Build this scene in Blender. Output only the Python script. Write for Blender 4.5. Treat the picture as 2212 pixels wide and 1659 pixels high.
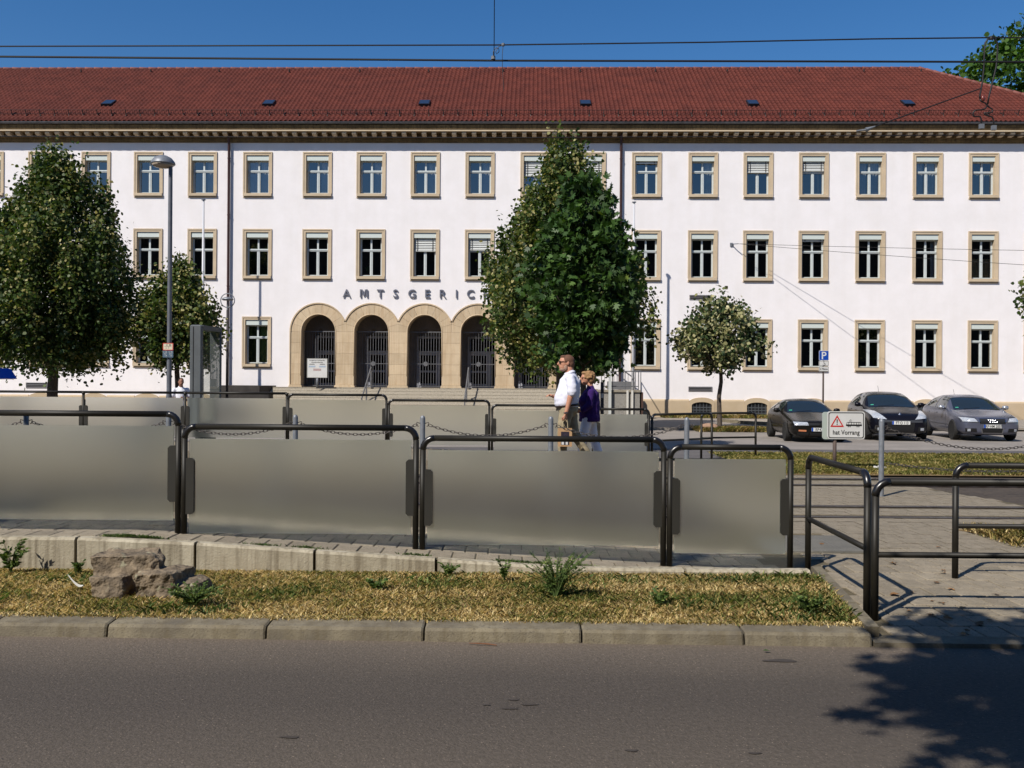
import bpy, bmesh, math, random
import numpy as np
from mathutils import Vector, Matrix, noise as mnoise

for o in list(bpy.data.objects):
    bpy.data.objects.remove(o)
scene = bpy.context.scene
COL = scene.collection
PI = math.pi
rad = math.radians

# ------------------------------------------------------------------ camera
cam_data = bpy.data.cameras.new('camera')
cam = bpy.data.objects.new('camera', cam_data)
COL.objects.link(cam)
cam_data.sensor_width = 36.0
cam_data.lens = 36.0 * 2000.0 / 2212.0
cam_data.clip_start = 0.05
cam_data.clip_end = 2000.0
cam.matrix_world = Matrix.Translation((0, 0, 1.65)) @ Matrix.Rotation(rad(90), 4, 'X') @ Matrix.Rotation(rad(0.4), 4, 'Z')
scene.camera = cam

# ------------------------------------------------------------------ sky and sun
SUN_AZ, SUN_EL = 41.0, 46.0          # light travels toward +X by 41 degrees from +Y
world = bpy.data.worlds.new('World')
scene.world = world
world.use_nodes = True
wn = world.node_tree
bg = wn.nodes['Background']
sky = wn.nodes.new('ShaderNodeTexSky')
sky.sky_type = 'NISHITA'
sky.sun_disc = False
sky.sun_elevation = rad(SUN_EL)
sky.sun_rotation = rad(180 + SUN_AZ)
sky.altitude = 100
sky.air_density = 1.0
sky.dust_density = 0.3
sky.ozone_density = 3.0
hsv = wn.nodes.new('ShaderNodeHueSaturation'); hsv.inputs['Saturation'].default_value = 1.32; hsv.inputs['Hue'].default_value = 0.505
wn.links.new(sky.outputs[0], hsv.inputs['Color']); wn.links.new(hsv.outputs[0], bg.inputs[0])
bg.inputs[1].default_value = 0.086
sun_data = bpy.data.lights.new('sun', 'SUN')
sun_data.energy = 4.6
sun_data.angle = rad(0.53)
sun_data.color = (1.0, 0.945, 0.86)
sun = bpy.data.objects.new('sun', sun_data)
COL.objects.link(sun)
LDIR = Vector((math.sin(rad(SUN_AZ)) * math.cos(rad(SUN_EL)), math.cos(rad(SUN_AZ)) * math.cos(rad(SUN_EL)), -math.sin(rad(SUN_EL))))
sun.rotation_euler = LDIR.to_track_quat('-Z', 'Y').to_euler()
sun.location = (-8, -10, 20)

scene.render.engine = 'CYCLES'
scene.view_settings.view_transform = 'Standard'
scene.view_settings.look = 'None'
scene.view_settings.exposure = 0.3
scene.view_settings.gamma = 1.0
scene.view_settings.use_curve_mapping = False
cy = scene.cycles
cy.use_denoising = True
try:
    cy.denoiser = 'OPENIMAGEDENOISE'
except Exception:
    pass
cy.max_bounces = 10
cy.diffuse_bounces = 3
cy.glossy_bounces = 4
cy.transmission_bounces = 8
cy.transparent_max_bounces = 16
cy.sample_clamp_indirect = 40.0
cy.caustics_reflective = False
cy.caustics_refractive = True
cy.blur_glossy = 1.0
cy.use_adaptive_sampling = True
cy.adaptive_threshold = 0.015

# ------------------------------------------------------------------ helpers
def link(o, parent=None):
    COL.objects.link(o)
    if parent is not None:
        o.parent = parent
    return o

def tag(o, label=None, cat=None, group=None, kind=None):
    if label: o['label'] = label
    if cat: o['category'] = cat
    if group: o['group'] = group
    if kind: o['kind'] = kind
    return o

def empty(name, loc=(0, 0, 0), rz=0.0, parent=None):
    o = bpy.data.objects.new(name, None)
    o.empty_display_size = 0.2
    link(o, parent)
    o.location = loc
    o.rotation_euler = (0, 0, rz)
    return o

def inst(name, mesh, parent=None, loc=(0, 0, 0), rot=(0, 0, 0), scale=None):
    o = bpy.data.objects.new(name, mesh)
    link(o, parent)
    o.location = loc
    o.rotation_euler = rot
    if scale: o.scale = scale
    return o

def copy_tree(o, parent=None):
    c = o.copy()
    COL.objects.link(c)
    c.parent = parent
    for ch in list(o.children):
        copy_tree(ch, c)
    return c

class MB:
    """collects faces, then links them as one mesh object"""
    def __init__(s):
        s.v = []; s.f = []; s.m = []
    def add(s, vs, fs, mi=0):
        b = len(s.v)
        s.v.extend([tuple(p) for p in vs])
        s.f.extend([tuple(i + b for i in f) for f in fs])
        s.m.extend([mi] * len(fs))
        return s
    def box(s, x0, x1, y0, y1, z0, z1, mi=0):
        vs = [(x0, y0, z0), (x1, y0, z0), (x1, y1, z0), (x0, y1, z0), (x0, y0, z1), (x1, y0, z1), (x1, y1, z1), (x0, y1, z1)]
        return s.add(vs, [(0, 3, 2, 1), (4, 5, 6, 7), (0, 1, 5, 4), (1, 2, 6, 5), (2, 3, 7, 6), (3, 0, 4, 7)], mi)
    def obox(s, c, size, rot, mi=0):
        hx, hy, hz = [a / 2 for a in size]
        m = rot if isinstance(rot, Matrix) else Matrix.Rotation(rot, 3, 'Z')
        c = Vector(c)
        vs = [c + m @ Vector(p) for p in [(-hx, -hy, -hz), (hx, -hy, -hz), (hx, hy, -hz), (-hx, hy, -hz), (-hx, -hy, hz), (hx, -hy, hz), (hx, hy, hz), (-hx, hy, hz)]]
        return s.add(vs, [(0, 3, 2, 1), (4, 5, 6, 7), (0, 1, 5, 4), (1, 2, 6, 5), (2, 3, 7, 6), (3, 0, 4, 7)], mi)
    def cbox(s, x0, x1, y0, y1, z0, z1, c=0.01, mi=0):
        """box with chamfered vertical and top edges"""
        def ring(i, z): 
            return [(x0 + i + (c if i == 0 else 0), y0 + i, z), (x1 - i - (c if i == 0 else 0), y0 + i, z), (x1 - i, y0 + i + (c if i == 0 else 0), z), (x1 - i, y1 - i - (c if i == 0 else 0), z),
                    (x1 - i - (c if i == 0 else 0), y1 - i, z), (x0 + i + (c if i == 0 else 0), y1 - i, z), (x0 + i, y1 - i - (c if i == 0 else 0), z), (x0 + i, y0 + i + (c if i == 0 else 0), z)]
        def r8(o, z):
            k = c
            return [(x0 + o + k, y0 + o, z), (x1 - o - k, y0 + o, z), (x1 - o, y0 + o + k, z), (x1 - o, y1 - o - k, z), (x1 - o - k, y1 - o, z), (x0 + o + k, y1 - o, z), (x0 + o, y1 - o - k, z), (x0 + o, y0 + o + k, z)]
        rings = [r8(0, z0), r8(0, z1 - c), r8(c, z1)]
        vs = rings[0] + rings[1] + rings[2]
        fs = []
        for k in range(2):
            for i in range(8):
                j = (i + 1) % 8
                fs.append((k * 8 + i, k * 8 + j, k * 8 + 8 + j, k * 8 + 8 + i))
        fs.append(tuple(range(16, 24)))
        fs.append(tuple(reversed(range(0, 8))))
        return s.add(vs, fs, mi)
    def tube(s, pts, r, n=8, cap=True, mi=0, closed=False):
        pts = [Vector(p) for p in pts]
        N = len(pts)
        rs = r if isinstance(r, (list, tuple)) else [r] * N
        vs = []; fs = []
        up = None
        for i, p in enumerate(pts):
            if closed: t = pts[(i + 1) % N] - pts[i - 1]
            elif i == 0: t = pts[1] - pts[0]
            elif i == N - 1: t = pts[-1] - pts[-2]
            else: t = (pts[i + 1] - p).normalized() + (p - pts[i - 1]).normalized()
            if t.length < 1e-9: t = Vector((0, 0, 1))
            t.normalize()
            if up is None:
                a = Vector((0, 0, 1)) if abs(t.z) < 0.9 else Vector((1, 0, 0))
                up = (a - t * a.dot(t)).normalized()
            else:
                up = up - t * up.dot(t)
                if up.length < 1e-6:
                    a = Vector((1, 0, 0)); up = a - t * a.dot(t)
                up.normalize()
            b = t.cross(up)
            for k in range(n):
                a = 2 * PI * k / n
                vs.append(p + (up * math.cos(a) + b * math.sin(a)) * rs[i])
        M = N if closed else N - 1
        for i in range(M):
            i2 = (i + 1) % N
            for k in range(n):
                k2 = (k + 1) % n
                fs.append((i * n + k, i * n + k2, i2 * n + k2, i2 * n + k))
        if cap and not closed:
            fs.append(tuple(reversed(range(n))))
            fs.append(tuple((N - 1) * n + k for k in range(n)))
        return s.add(vs, fs, mi)
    def lathe(s, prof, c=(0, 0, 0), n=16, mi=0, axis='Z'):
        vs = []; fs = []
        for (r, z) in prof:
            for k in range(n):
                a = 2 * PI * k / n
                if axis == 'Z': vs.append((c[0] + r * math.cos(a), c[1] + r * math.sin(a), c[2] + z))
                elif axis == 'Y': vs.append((c[0] + r * math.cos(a), c[1] + z, c[2] + r * math.sin(a)))
                else: vs.append((c[0] + z, c[1] + r * math.cos(a), c[2] + r * math.sin(a)))
        for i in range(len(prof) - 1):
            for k in range(n):
                k2 = (k + 1) % n
                fs.append((i * n + k, i * n + k2, (i + 1) * n + k2, (i + 1) * n + k))
        fs.append(tuple(reversed(range(n))))
        fs.append(tuple((len(prof) - 1) * n + k for k in range(n)))
        return s.add(vs, fs, mi)
    def prism(s, poly, d0, d1, plane='XZ', mi=0):
        """extrude polygon; plane XZ extrudes along Y, XY along Z, YZ along X"""
        def P(a, b, d):
            return (a, d, b) if plane == 'XZ' else ((a, b, d) if plane == 'XY' else (d, a, b))
        n = len(poly)
        vs = [P(a, b, d0) for a, b in poly] + [P(a, b, d1) for a, b in poly]
        fs = [tuple(range(n)), tuple(reversed(range(n, 2 * n)))]
        for i in range(n):
            j = (i + 1) % n
            fs.append((i, i + n, j + n, j))
        return s.add(vs, fs, mi)
    def ring(s, x0, x1, z0, z1, t, y0, y1, mi=0):
        """mitred rectangular ring in XZ, thickness t inward, from y0 to y1"""
        o = [(x0, z0), (x1, z0), (x1, z1), (x0, z1)]
        i_ = [(x0 + t, z0 + t), (x1 - t, z0 + t), (x1 - t, z1 - t), (x0 + t, z1 - t)]
        vs = [(a, y0, b) for a, b in o] + [(a, y0, b) for a, b in i_] + [(a, y1, b) for a, b in o] + [(a, y1, b) for a, b in i_]
        fs = []
        for k in range(4):
            j = (k + 1) % 4
            fs += [(k, j, 4 + j, 4 + k), (8 + j, 8 + k, 12 + k, 12 + j), (k, 8 + k, 8 + j, j), (4 + k, 4 + j, 12 + j, 12 + k)]
        return s.add(vs, fs, mi)
    def mesh(s, name, mats=None, smooth=False, fix=True):
        me = bpy.data.meshes.new(name)
        me.from_pydata(s.v, [], s.f)
        if mats is None: mats = []
        if not isinstance(mats, (list, tuple)): mats = [mats]
        for m in mats: me.materials.append(m)
        if s.m: me.polygons.foreach_set('material_index', s.m)
        if fix:
            bm = bmesh.new(); bm.from_mesh(me)
            bmesh.ops.recalc_face_normals(bm, faces=bm.faces)
            bm.to_mesh(me); bm.free()
        if smooth: me.polygons.foreach_set('use_smooth', [True] * len(me.polygons))
        me.update()
        return me
    def build(s, name, mats=None, parent=None, loc=(0, 0, 0), rot=(0, 0, 0), smooth=False, fix=True):
        return inst(name, s.mesh(name, mats, smooth, fix), parent, loc, rot)

def auto_smooth(o, deg=35):
    me = o.data
    me.polygons.foreach_set('use_smooth', [True] * len(me.polygons))
    bm = bmesh.new(); bm.from_mesh(me)
    lim = rad(deg)
    for e in bm.edges:
        if len(e.link_faces) == 2 and e.calc_face_angle(0) > lim: e.smooth = False
    bm.to_mesh(me); bm.free()
    return o

def bevel(o, w=0.01, seg=2):
    m = o.modifiers.new('bevel', 'BEVEL'); m.width = w; m.segments = seg; m.limit_method = 'ANGLE'; m.angle_limit = rad(40)
    return o

def soup(name, V, Fn, mat, tint=None, parent=None, kind=None, nper=None):
    """numpy mesh: V (n,3), Fn (m,k) index array with k-gons; tint per face"""
    me = bpy.data.meshes.new(name)
    V = np.asarray(V, dtype=np.float32); Fn = np.asarray(Fn, dtype=np.int32)
    m, k = Fn.shape
    me.vertices.add(len(V)); me.vertices.foreach_set('co', V.ravel())
    me.loops.add(m * k); me.loops.foreach_set('vertex_index', Fn.ravel())
    me.polygons.add(m)
    me.polygons.foreach_set('loop_start', np.arange(0, m * k, k, dtype=np.int32))
    if tint is not None:
        a = me.attributes.new('tint', 'FLOAT', 'FACE')
        a.data.foreach_set('value', np.asarray(tint, dtype=np.float32))
    me.materials.append(mat)
    me.update(calc_edges=True)
    o = bpy.data.objects.new(name, me)
    link(o, parent)
    if kind: o['kind'] = kind
    return o

# ------------------------------------------------------------------ materials
def S(r, g, b):
    """sRGB 0..255 to linear"""
    f = lambda c: (c / 255 / 12.92) if c <= 10 else (((c / 255) + 0.055) / 1.055) ** 2.4
    return (f(r), f(g), f(b), 1.0)

MATS = {}
def mat(name, col, col2=None, scale=4.0, rough=0.8, bump=0.0, bscale=None, metal=0.0, spec=0.4, rnd=0.0, detail=6.0, contrast=(0.35, 0.65), coat=0.0,
        stretch=None, space='P', streak=None, spots=None, k=0.8):
    if name in MATS: return MATS[name]
    K = lambda c: tuple(v * k for v in c[:3]) + (1.0,)
    col = K(col)
    if col2 is not None: col2 = K(col2)
    if streak: streak = (K(streak[0]), *streak[1:])
    if spots: spots = (K(spots[0]), spots[1], spots[2])
    m = bpy.data.materials.new(name); m.use_nodes = True
    nt = m.node_tree; N = nt.nodes; L = nt.links
    b = N['Principled BSDF']
    if len(col) == 3: col = (*col, 1)
    b.inputs['Roughness'].default_value = rough
    b.inputs['Metallic'].default_value = metal
    b.inputs['Specular IOR Level'].default_value = spec
    if coat: b.inputs['Coat Weight'].default_value = coat; b.inputs['Coat Roughness'].default_value = 0.05
    if space == 'P':
        g = N.new('ShaderNodeNewGeometry'); vec = g.outputs['Position']
    else:
        g = N.new('ShaderNodeTexCoord'); vec = g.outputs['Object']
    if stretch:
        mp = N.new('ShaderNodeMapping'); mp.inputs['Scale'].default_value = stretch
        L.new(vec, mp.inputs['Vector']); vec = mp.outputs[0]
    out = None
    if col2 is not None:
        if len(col2) == 3: col2 = (*col2, 1)
        t = N.new('ShaderNodeTexNoise'); t.inputs['Scale'].default_value = scale; t.inputs['Detail'].default_value = detail; t.inputs['Roughness'].default_value = 0.65
        L.new(vec, t.inputs['Vector'])
        r = N.new('ShaderNodeValToRGB')
        r.color_ramp.elements[0].position = contrast[0]; r.color_ramp.elements[1].position = contrast[1]
        r.color_ramp.elements[0].color = col; r.color_ramp.elements[1].color = col2
        L.new(t.outputs['Fac'], r.inputs[0]); out = r.outputs[0]
    else:
        rgb = N.new('ShaderNodeRGB'); rgb.outputs[0].default_value = col; out = rgb.outputs[0]
    if streak:                                    # vertical weather streaks (colour, amount)
        fq = streak[2] if len(streak) > 2 else 9
        mp2 = N.new('ShaderNodeMapping'); mp2.inputs['Scale'].default_value = (fq, fq, fq / 18); L.new(g.outputs[0 if space == 'P' else 'Object'], mp2.inputs['Vector'])
        t2 = N.new('ShaderNodeTexNoise'); t2.inputs['Scale'].default_value = 1.5; t2.inputs['Detail'].default_value = 4; L.new(mp2.outputs[0], t2.inputs['Vector'])
        r2 = N.new('ShaderNodeValToRGB'); r2.color_ramp.elements[0].position = 0.45; r2.color_ramp.elements[1].position = 0.64
        r2.color_ramp.elements[0].color = (0, 0, 0, 1); r2.color_ramp.elements[1].color = (streak[1],) * 3 + (1,)
        L.new(t2.outputs['Fac'], r2.inputs[0])
        mx = N.new('ShaderNodeMix'); mx.data_type = 'RGBA'
        L.new(r2.outputs[0], mx.inputs[0]); L.new(out, mx.inputs[6]); mx.inputs[7].default_value = streak[0] if len(streak[0]) == 4 else (*streak[0], 1)
        out = mx.outputs[2]
    if spots:                                     # small speckles (colour, scale, threshold)
        v = N.new('ShaderNodeTexNoise'); v.inputs['Scale'].default_value = spots[1]; v.inputs['Detail'].default_value = 2; L.new(vec, v.inputs['Vector'])
        r3 = N.new('ShaderNodeValToRGB'); r3.color_ramp.elements[0].position = spots[2]; r3.color_ramp.elements[1].position = spots[2] + 0.06
        L.new(v.outputs['Fac'], r3.inputs[0])
        mx = N.new('ShaderNodeMix'); mx.data_type = 'RGBA'
        L.new(r3.outputs[0], mx.inputs[0]); L.new(out, mx.inputs[6]); mx.inputs[7].default_value = spots[0] if len(spots[0]) == 4 else (*spots[0], 1)
        out = mx.outputs[2]
    if rnd:
        oi = N.new('ShaderNodeObjectInfo')
        mr = N.new('ShaderNodeMapRange'); mr.inputs[3].default_value = 1 - rnd; mr.inputs[4].default_value = 1 + rnd
        L.new(oi.outputs['Random'], mr.inputs[0])
        hs = N.new('ShaderNodeHueSaturation'); L.new(out, hs.inputs['Color']); L.new(mr.outputs[0], hs.inputs['Value']); out = hs.outputs[0]
    L.new(out, b.inputs['Base Color'])
    if bump:
        t = N.new('ShaderNodeTexNoise'); t.inputs['Scale'].default_value = bscale or scale * 6; t.inputs['Detail'].default_value = 8
        L.new(vec, t.inputs['Vector'])
        bp = N.new('ShaderNodeBump'); bp.inputs['Strength'].default_value = min(1.0, bump); bp.inputs['Distance'].default_value = 0.01 * max(1.0, bump)
        L.new(t.outputs['Fac'], bp.inputs['Height']); L.new(bp.outputs[0], b.inputs['Normal'])
    MATS[name] = m
    return m

def leafmat(name, stops, trans=0.35, rough=0.5):
    """per-leaf colour from the 'tint' attribute; stops = [(pos, rgb)]"""
    m = bpy.data.materials.new(name); m.use_nodes = True
    nt = m.node_tree; N = nt.nodes; L = nt.links
    N.remove(N['Principled BSDF'])
    a = N.new('ShaderNodeAttribute'); a.attribute_name = 'tint'
    r = N.new('ShaderNodeValToRGB')
    el = r.color_ramp.elements
    while len(el) < len(stops): el.new(0.5)
    for e, (p, c) in zip(el, stops): e.position = p; e.color = (*c, 1)
    L.new(a.outputs['Fac'], r.inputs[0])
    d = N.new('ShaderNodeBsdfPrincipled'); d.inputs['Roughness'].default_value = rough; d.inputs['Specular IOR Level'].default_value = 0.3
    t = N.new('ShaderNodeBsdfTranslucent')
    L.new(r.outputs[0], d.inputs['Base Color']); 
    hs = N.new('ShaderNodeHueSaturation'); hs.inputs['Saturation'].default_value = 1.15; hs.inputs['Value'].default_value = 1.3
    L.new(r.outputs[0], hs.inputs['Color']); L.new(hs.outputs[0], t.inputs['Color'])
    mx = N.new('ShaderNodeMixShader'); mx.inputs[0].default_value = trans
    L.new(d.outputs[0], mx.inputs[1]); L.new(t.outputs[0], mx.inputs[2]); L.new(mx.outputs[0], N['Material Output'].inputs[0])
    MATS[name] = m
    return m

def panemat(name, tint=(0.55, 0.58, 0.6), refl=0.16, grough=0.0):
    m = bpy.data.materials.new(name); m.use_nodes = True
    nt = m.node_tree; N = nt.nodes; L = nt.links
    N.remove(N['Principled BSDF'])
    t = N.new('ShaderNodeBsdfTransparent'); t.inputs[0].default_value = (*tint, 1)
    g = N.new('ShaderNodeBsdfGlossy'); g.inputs['Roughness'].default_value = grough; g.inputs['Color'].default_value = (1, 1, 1, 1)
    fr = N.new('ShaderNodeFresnel'); fr.inputs[0].default_value = 1.5
    mr = N.new('ShaderNodeMath'); mr.operation = 'ADD'; mr.inputs[1].default_value = refl - 0.04; mr.use_clamp = True
    L.new(fr.outputs[0], mr.inputs[0])
    mx = N.new('ShaderNodeMixShader'); L.new(mr.outputs[0], mx.inputs[0])
    L.new(t.outputs[0], mx.inputs[1]); L.new(g.outputs[0], mx.inputs[2]); L.new(mx.outputs[0], N['Material Output'].inputs[0])
    MATS[name] = m
    return m

def frostmat(name):
    m = bpy.data.materials.new(name); m.use_nodes = True
    nt = m.node_tree; N = nt.nodes; L = nt.links
    N.remove(N['Principled BSDF'])
    r = N.new('ShaderNodeBsdfRefraction'); r.inputs['Roughness'].default_value = 0.48; r.inputs['IOR'].default_value = 1.22; r.inputs['Color'].default_value = (0.86, 0.89, 0.85, 1)
    d = N.new('ShaderNodeBsdfDiffuse'); d.inputs['Color'].default_value = (0.36, 0.38, 0.35, 1)
    g = N.new('ShaderNodeNewGeometry'); nz = N.new('ShaderNodeTexNoise'); nz.inputs['Scale'].default_value = 2.2; nz.inputs['Detail'].default_value = 5; L.new(g.outputs['Position'], nz.inputs['Vector'])
    mr = N.new('ShaderNodeMapRange'); mr.inputs[3].default_value = 0.05; mr.inputs[4].default_value = 0.15; L.new(nz.outputs['Fac'], mr.inputs[0])   # uneven dust film
    mx = N.new('ShaderNodeMixShader'); L.new(mr.outputs[0], mx.inputs[0])
    L.new(r.outputs[0], mx.inputs[1]); L.new(d.outputs[0], mx.inputs[2]); L.new(mx.outputs[0], N['Material Output'].inputs[0])
    MATS[name] = m
    return m

_TMP = bpy.data.scenes.new('workbench')
def bake(ob):
    """evaluate a loose object in a scratch scene and return its mesh"""
    _TMP.collection.objects.link(ob)
    with bpy.context.temp_override(scene=_TMP, view_layer=_TMP.view_layers[0]):
        dg = bpy.context.evaluated_depsgraph_get()
        me = bpy.data.meshes.new_from_object(ob.evaluated_get(dg))
    bpy.data.objects.remove(ob)
    return me

rng = random.Random(7)
nrg = np.random.default_rng(11)
# ================================================================== ground, road, platforms
M_asph = mat('asphalt', S(92, 84, 74), S(114, 104, 94), k=0.72, scale=38, detail=3, rough=0.85, bump=0.8, bscale=70, spec=0.3, contrast=(0.3, 0.7), spots=(S(168, 152, 134), 75, 0.66))
M_asph2 = mat('asphalt_far', S(128, 121, 114), S(146, 138, 130), k=0.92, scale=0.6, rough=0.9, bump=0.3, bscale=60)
M_asph3 = mat('asphalt_dark_strip', S(84, 80, 80), S(98, 94, 92), k=0.92, scale=1.0, rough=0.9)
M_fore = mat('forecourt_paving', S(133, 125, 115), S(150, 140, 127), k=0.92, scale=0.8, rough=0.9, bump=0.3, bscale=40)
M_conc = mat('kerb_concrete', S(140, 130, 108), S(104, 96, 82), k=0.80, scale=3.0, rough=0.9, bump=0.5, bscale=90, streak=(S(96, 84, 60), 0.45), spots=(S(108, 99, 84), 55, 0.6))
M_wallc = mat('pale_concrete', S(192, 182, 160), S(162, 152, 130), k=0.82, scale=2.5, rough=0.9, bump=0.5, bscale=70, streak=(S(104, 92, 72), 0.55, 15))
M_joint = mat('dark_joint', S(70, 62, 48), S(95, 85, 60), scale=12, rough=1.0)
M_paver = mat('paver', S(154, 142, 122), S(134, 123, 104), k=0.82, scale=9, rough=0.9, bump=0.5, bscale=140, rnd=0.15, spots=(S(92, 84, 74), 60, 0.62))
M_pjoint = mat('paver_sand', S(84, 76, 58), S(104, 94, 72), scale=20, rough=1.0)
M_track = mat('track_bed', S(92, 80, 68), S(112, 98, 84), k=0.48, scale=1.1, rough=0.95, bump=1.0, bscale=26, spots=(S(80, 70, 62), 14, 0.55))
M_rail = mat('rail_steel', S(112, 106, 108), S(82, 72, 68), scale=6, rough=0.35, metal=0.8)
M_railgroove = mat('rail_groove', S(44, 38, 36), rough=0.9)
M_soil = mat('soil', S(140, 116, 78), S(116, 96, 62), k=0.92, scale=7, rough=1.0, bump=1.0, bscale=50)
M_plate = mat('studded_plate', S(124, 121, 114), S(108, 106, 100), scale=5, rough=0.8)
M_granite = mat('granite_grey', S(168, 164, 156), S(128, 124, 118), scale=45, rough=0.8, detail=3, contrast=(0.42, 0.58))

def gz(x):            # top of the near platform and its ramp
    return max(0.03, min(0.345, 0.152 - 0.06 * x))
def fz(x):            # top of the far platform and its ramp
    return max(0.03, min(0.40, 0.185 - 0.05 * x))

# ground sheet to the horizon
b = MB(); b.add([(-900, -900, -0.06), (900, -900, -0.06), (900, 900, -0.06), (-900, 900, -0.06)], [(0, 1, 2, 3)])
tag(b.build('ground', M_fore), 'wide grey ground sheet running out to the horizon', 'ground', kind='structure')
# near road: the kerb line slants slightly
def kerb_y(x): return 5.90 - 0.02 * x
b = MB(); xs = np.linspace(-40, 40, 41)
vs = [(x, -8.0, 0.0) for x in xs] + [(x, kerb_y(x) + 0.03, 0.0) for x in xs]; n = len(xs)
b.add(vs, [(i, i + 1, n + i + 1, n + i) for i in range(n - 1)])
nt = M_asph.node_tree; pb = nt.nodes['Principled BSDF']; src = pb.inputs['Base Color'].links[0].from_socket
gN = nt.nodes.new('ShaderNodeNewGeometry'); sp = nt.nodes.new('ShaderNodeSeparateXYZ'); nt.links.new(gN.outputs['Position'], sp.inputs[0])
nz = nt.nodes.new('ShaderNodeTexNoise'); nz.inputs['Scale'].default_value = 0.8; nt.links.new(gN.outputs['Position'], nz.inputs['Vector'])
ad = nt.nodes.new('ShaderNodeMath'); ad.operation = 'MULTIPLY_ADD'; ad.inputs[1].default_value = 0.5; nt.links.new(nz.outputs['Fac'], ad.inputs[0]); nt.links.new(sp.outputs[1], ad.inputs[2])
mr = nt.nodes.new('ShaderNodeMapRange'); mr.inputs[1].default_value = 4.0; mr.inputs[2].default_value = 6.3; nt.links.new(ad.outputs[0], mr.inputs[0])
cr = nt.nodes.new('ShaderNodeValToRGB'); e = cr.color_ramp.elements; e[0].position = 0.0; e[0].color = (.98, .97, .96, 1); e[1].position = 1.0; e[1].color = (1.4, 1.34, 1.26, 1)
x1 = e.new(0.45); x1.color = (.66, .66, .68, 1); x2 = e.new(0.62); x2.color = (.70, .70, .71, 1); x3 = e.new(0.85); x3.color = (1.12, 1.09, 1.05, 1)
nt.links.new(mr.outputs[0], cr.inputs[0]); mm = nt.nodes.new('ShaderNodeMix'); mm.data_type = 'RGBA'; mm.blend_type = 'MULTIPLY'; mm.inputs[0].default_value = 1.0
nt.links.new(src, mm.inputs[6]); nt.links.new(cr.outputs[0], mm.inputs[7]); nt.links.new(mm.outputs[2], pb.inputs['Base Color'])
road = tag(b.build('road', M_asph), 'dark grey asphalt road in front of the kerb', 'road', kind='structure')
# small dark patches on the road
for k, (x, y, rx, ry) in enumerate([(0.02, 4.83, 0.03, 0.012), (0.10, 4.76, 0.045, 0.012), (-0.12, 4.75, 0.02, 0.01), (0.0, 4.70, 0.04, 0.012), (1.62, 5.55, 0.10, 0.03), (-1.02, 4.3, 0.045, 0.014), (0.55, 4.17, 0.03, 0.012), (1.10, 4.15, 0.03, 0.01)]):
    b = MB(); pr = []
    for i in range(14):
        a = 2 * PI * i / 14; q = 1 + 0.3 * math.sin(3 * a + k) * (0.6)
        pr.append((x + rx * q * math.cos(a), y + ry * q * math.sin(a), 0.004))
    b.add(pr, [tuple(range(14))])
    b.build('asphalt_spot', mat('asphalt_spot', S(70, 63, 57), rough=0.8), road)

# kerb with separate stones, one metre each
kerb = empty('kerb', (0, 0, 0)); tag(kerb, 'rough concrete kerb of long stones beside the near road', 'kerb', kind='structure')
jx = [-5.37, -4.36, -3.36, -2.6, -1.57, -0.553, 0.457, 1.49, 2.30]
prof = [(0.0, -0.05), (0.018, 0.064), (0.034, 0.082), (0.20, 0.092), (0.205, -0.05)]
for i in range(len(jx) - 1):
    x0, x1 = jx[i] + 0.006, jx[i + 1] - 0.006
    b = MB(); vs = []
    for x in (x0, x0 + 0.012, x1 - 0.012, x1):
        e = 0.007 if x in (x0, x1) else 0
        for (dy, z) in prof: vs.append((x, kerb_y(x) + dy + (e if dy < 0.1 else 0), z - (e if z > 0 else 0)))
    fs = []
    for k in range(3):
        for j in range(4): fs.append((k * 5 + j, k * 5 + j + 1, k * 5 + 6 + j, k * 5 + 5 + j))
    fs += [tuple(range(5)), tuple(reversed(range(15, 20)))]
    b.add(vs, fs); b.build('kerb_stone', M_conc, kerb)
b = MB(); b.add([(-8, kerb_y(-8) + 0.05, -0.02), (2.3, kerb_y(2.3) + 0.05, -0.02), (2.3, kerb_y(2.3) + 0.2, 0.05), (-8, kerb_y(-8) + 0.2, 0.05)], [(0, 1, 2, 3)])
b.build('mortar_bed', M_joint, kerb)
# lowered kerb along the crossing
for i in range(6):
    x0 = 2.31 + i * 1.0
    b = MB(); vs = []
    for x in (x0, x0 + 0.99):
        for dy, z in ((0, -0.05), (0.01, 0.028), (0.16, 0.036), (0.16, -0.05)): vs.append((x, kerb_y(x) + dy, z))
    b.add(vs, [(0, 1, 5, 4), (1, 2, 6, 5), (2, 3, 7, 6), (0, 3, 2, 1), (4, 5, 6, 7)]); b.build('kerb_stone', M_conc, kerb)

# grass bed soil
b = MB(); xs = np.linspace(-30, 2.45, 60); ys = np.linspace(0, 1, 8); vs = []
for y in ys:
    for x in xs:
        x_ = min(x, 2.32 + 0.25 * y)
        yy = (kerb_y(x) + 0.19) * (1 - y) + 7.74 * y
        vs.append((x_, yy, 0.068 + 0.02 * math.sin(y * 3) + 0.012 * math.sin(x * 5.1 + y * 9)))
n = len(xs)
b.add(vs, [(j * n + i, j * n + i + 1, (j + 1) * n + i + 1, (j + 1) * n + i) for j in range(7) for i in range(n - 1)])
tag(b.build('grass_bed', M_soil), 'dry earth bed between the kerb and the low wall', 'earth', kind='structure')
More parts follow.
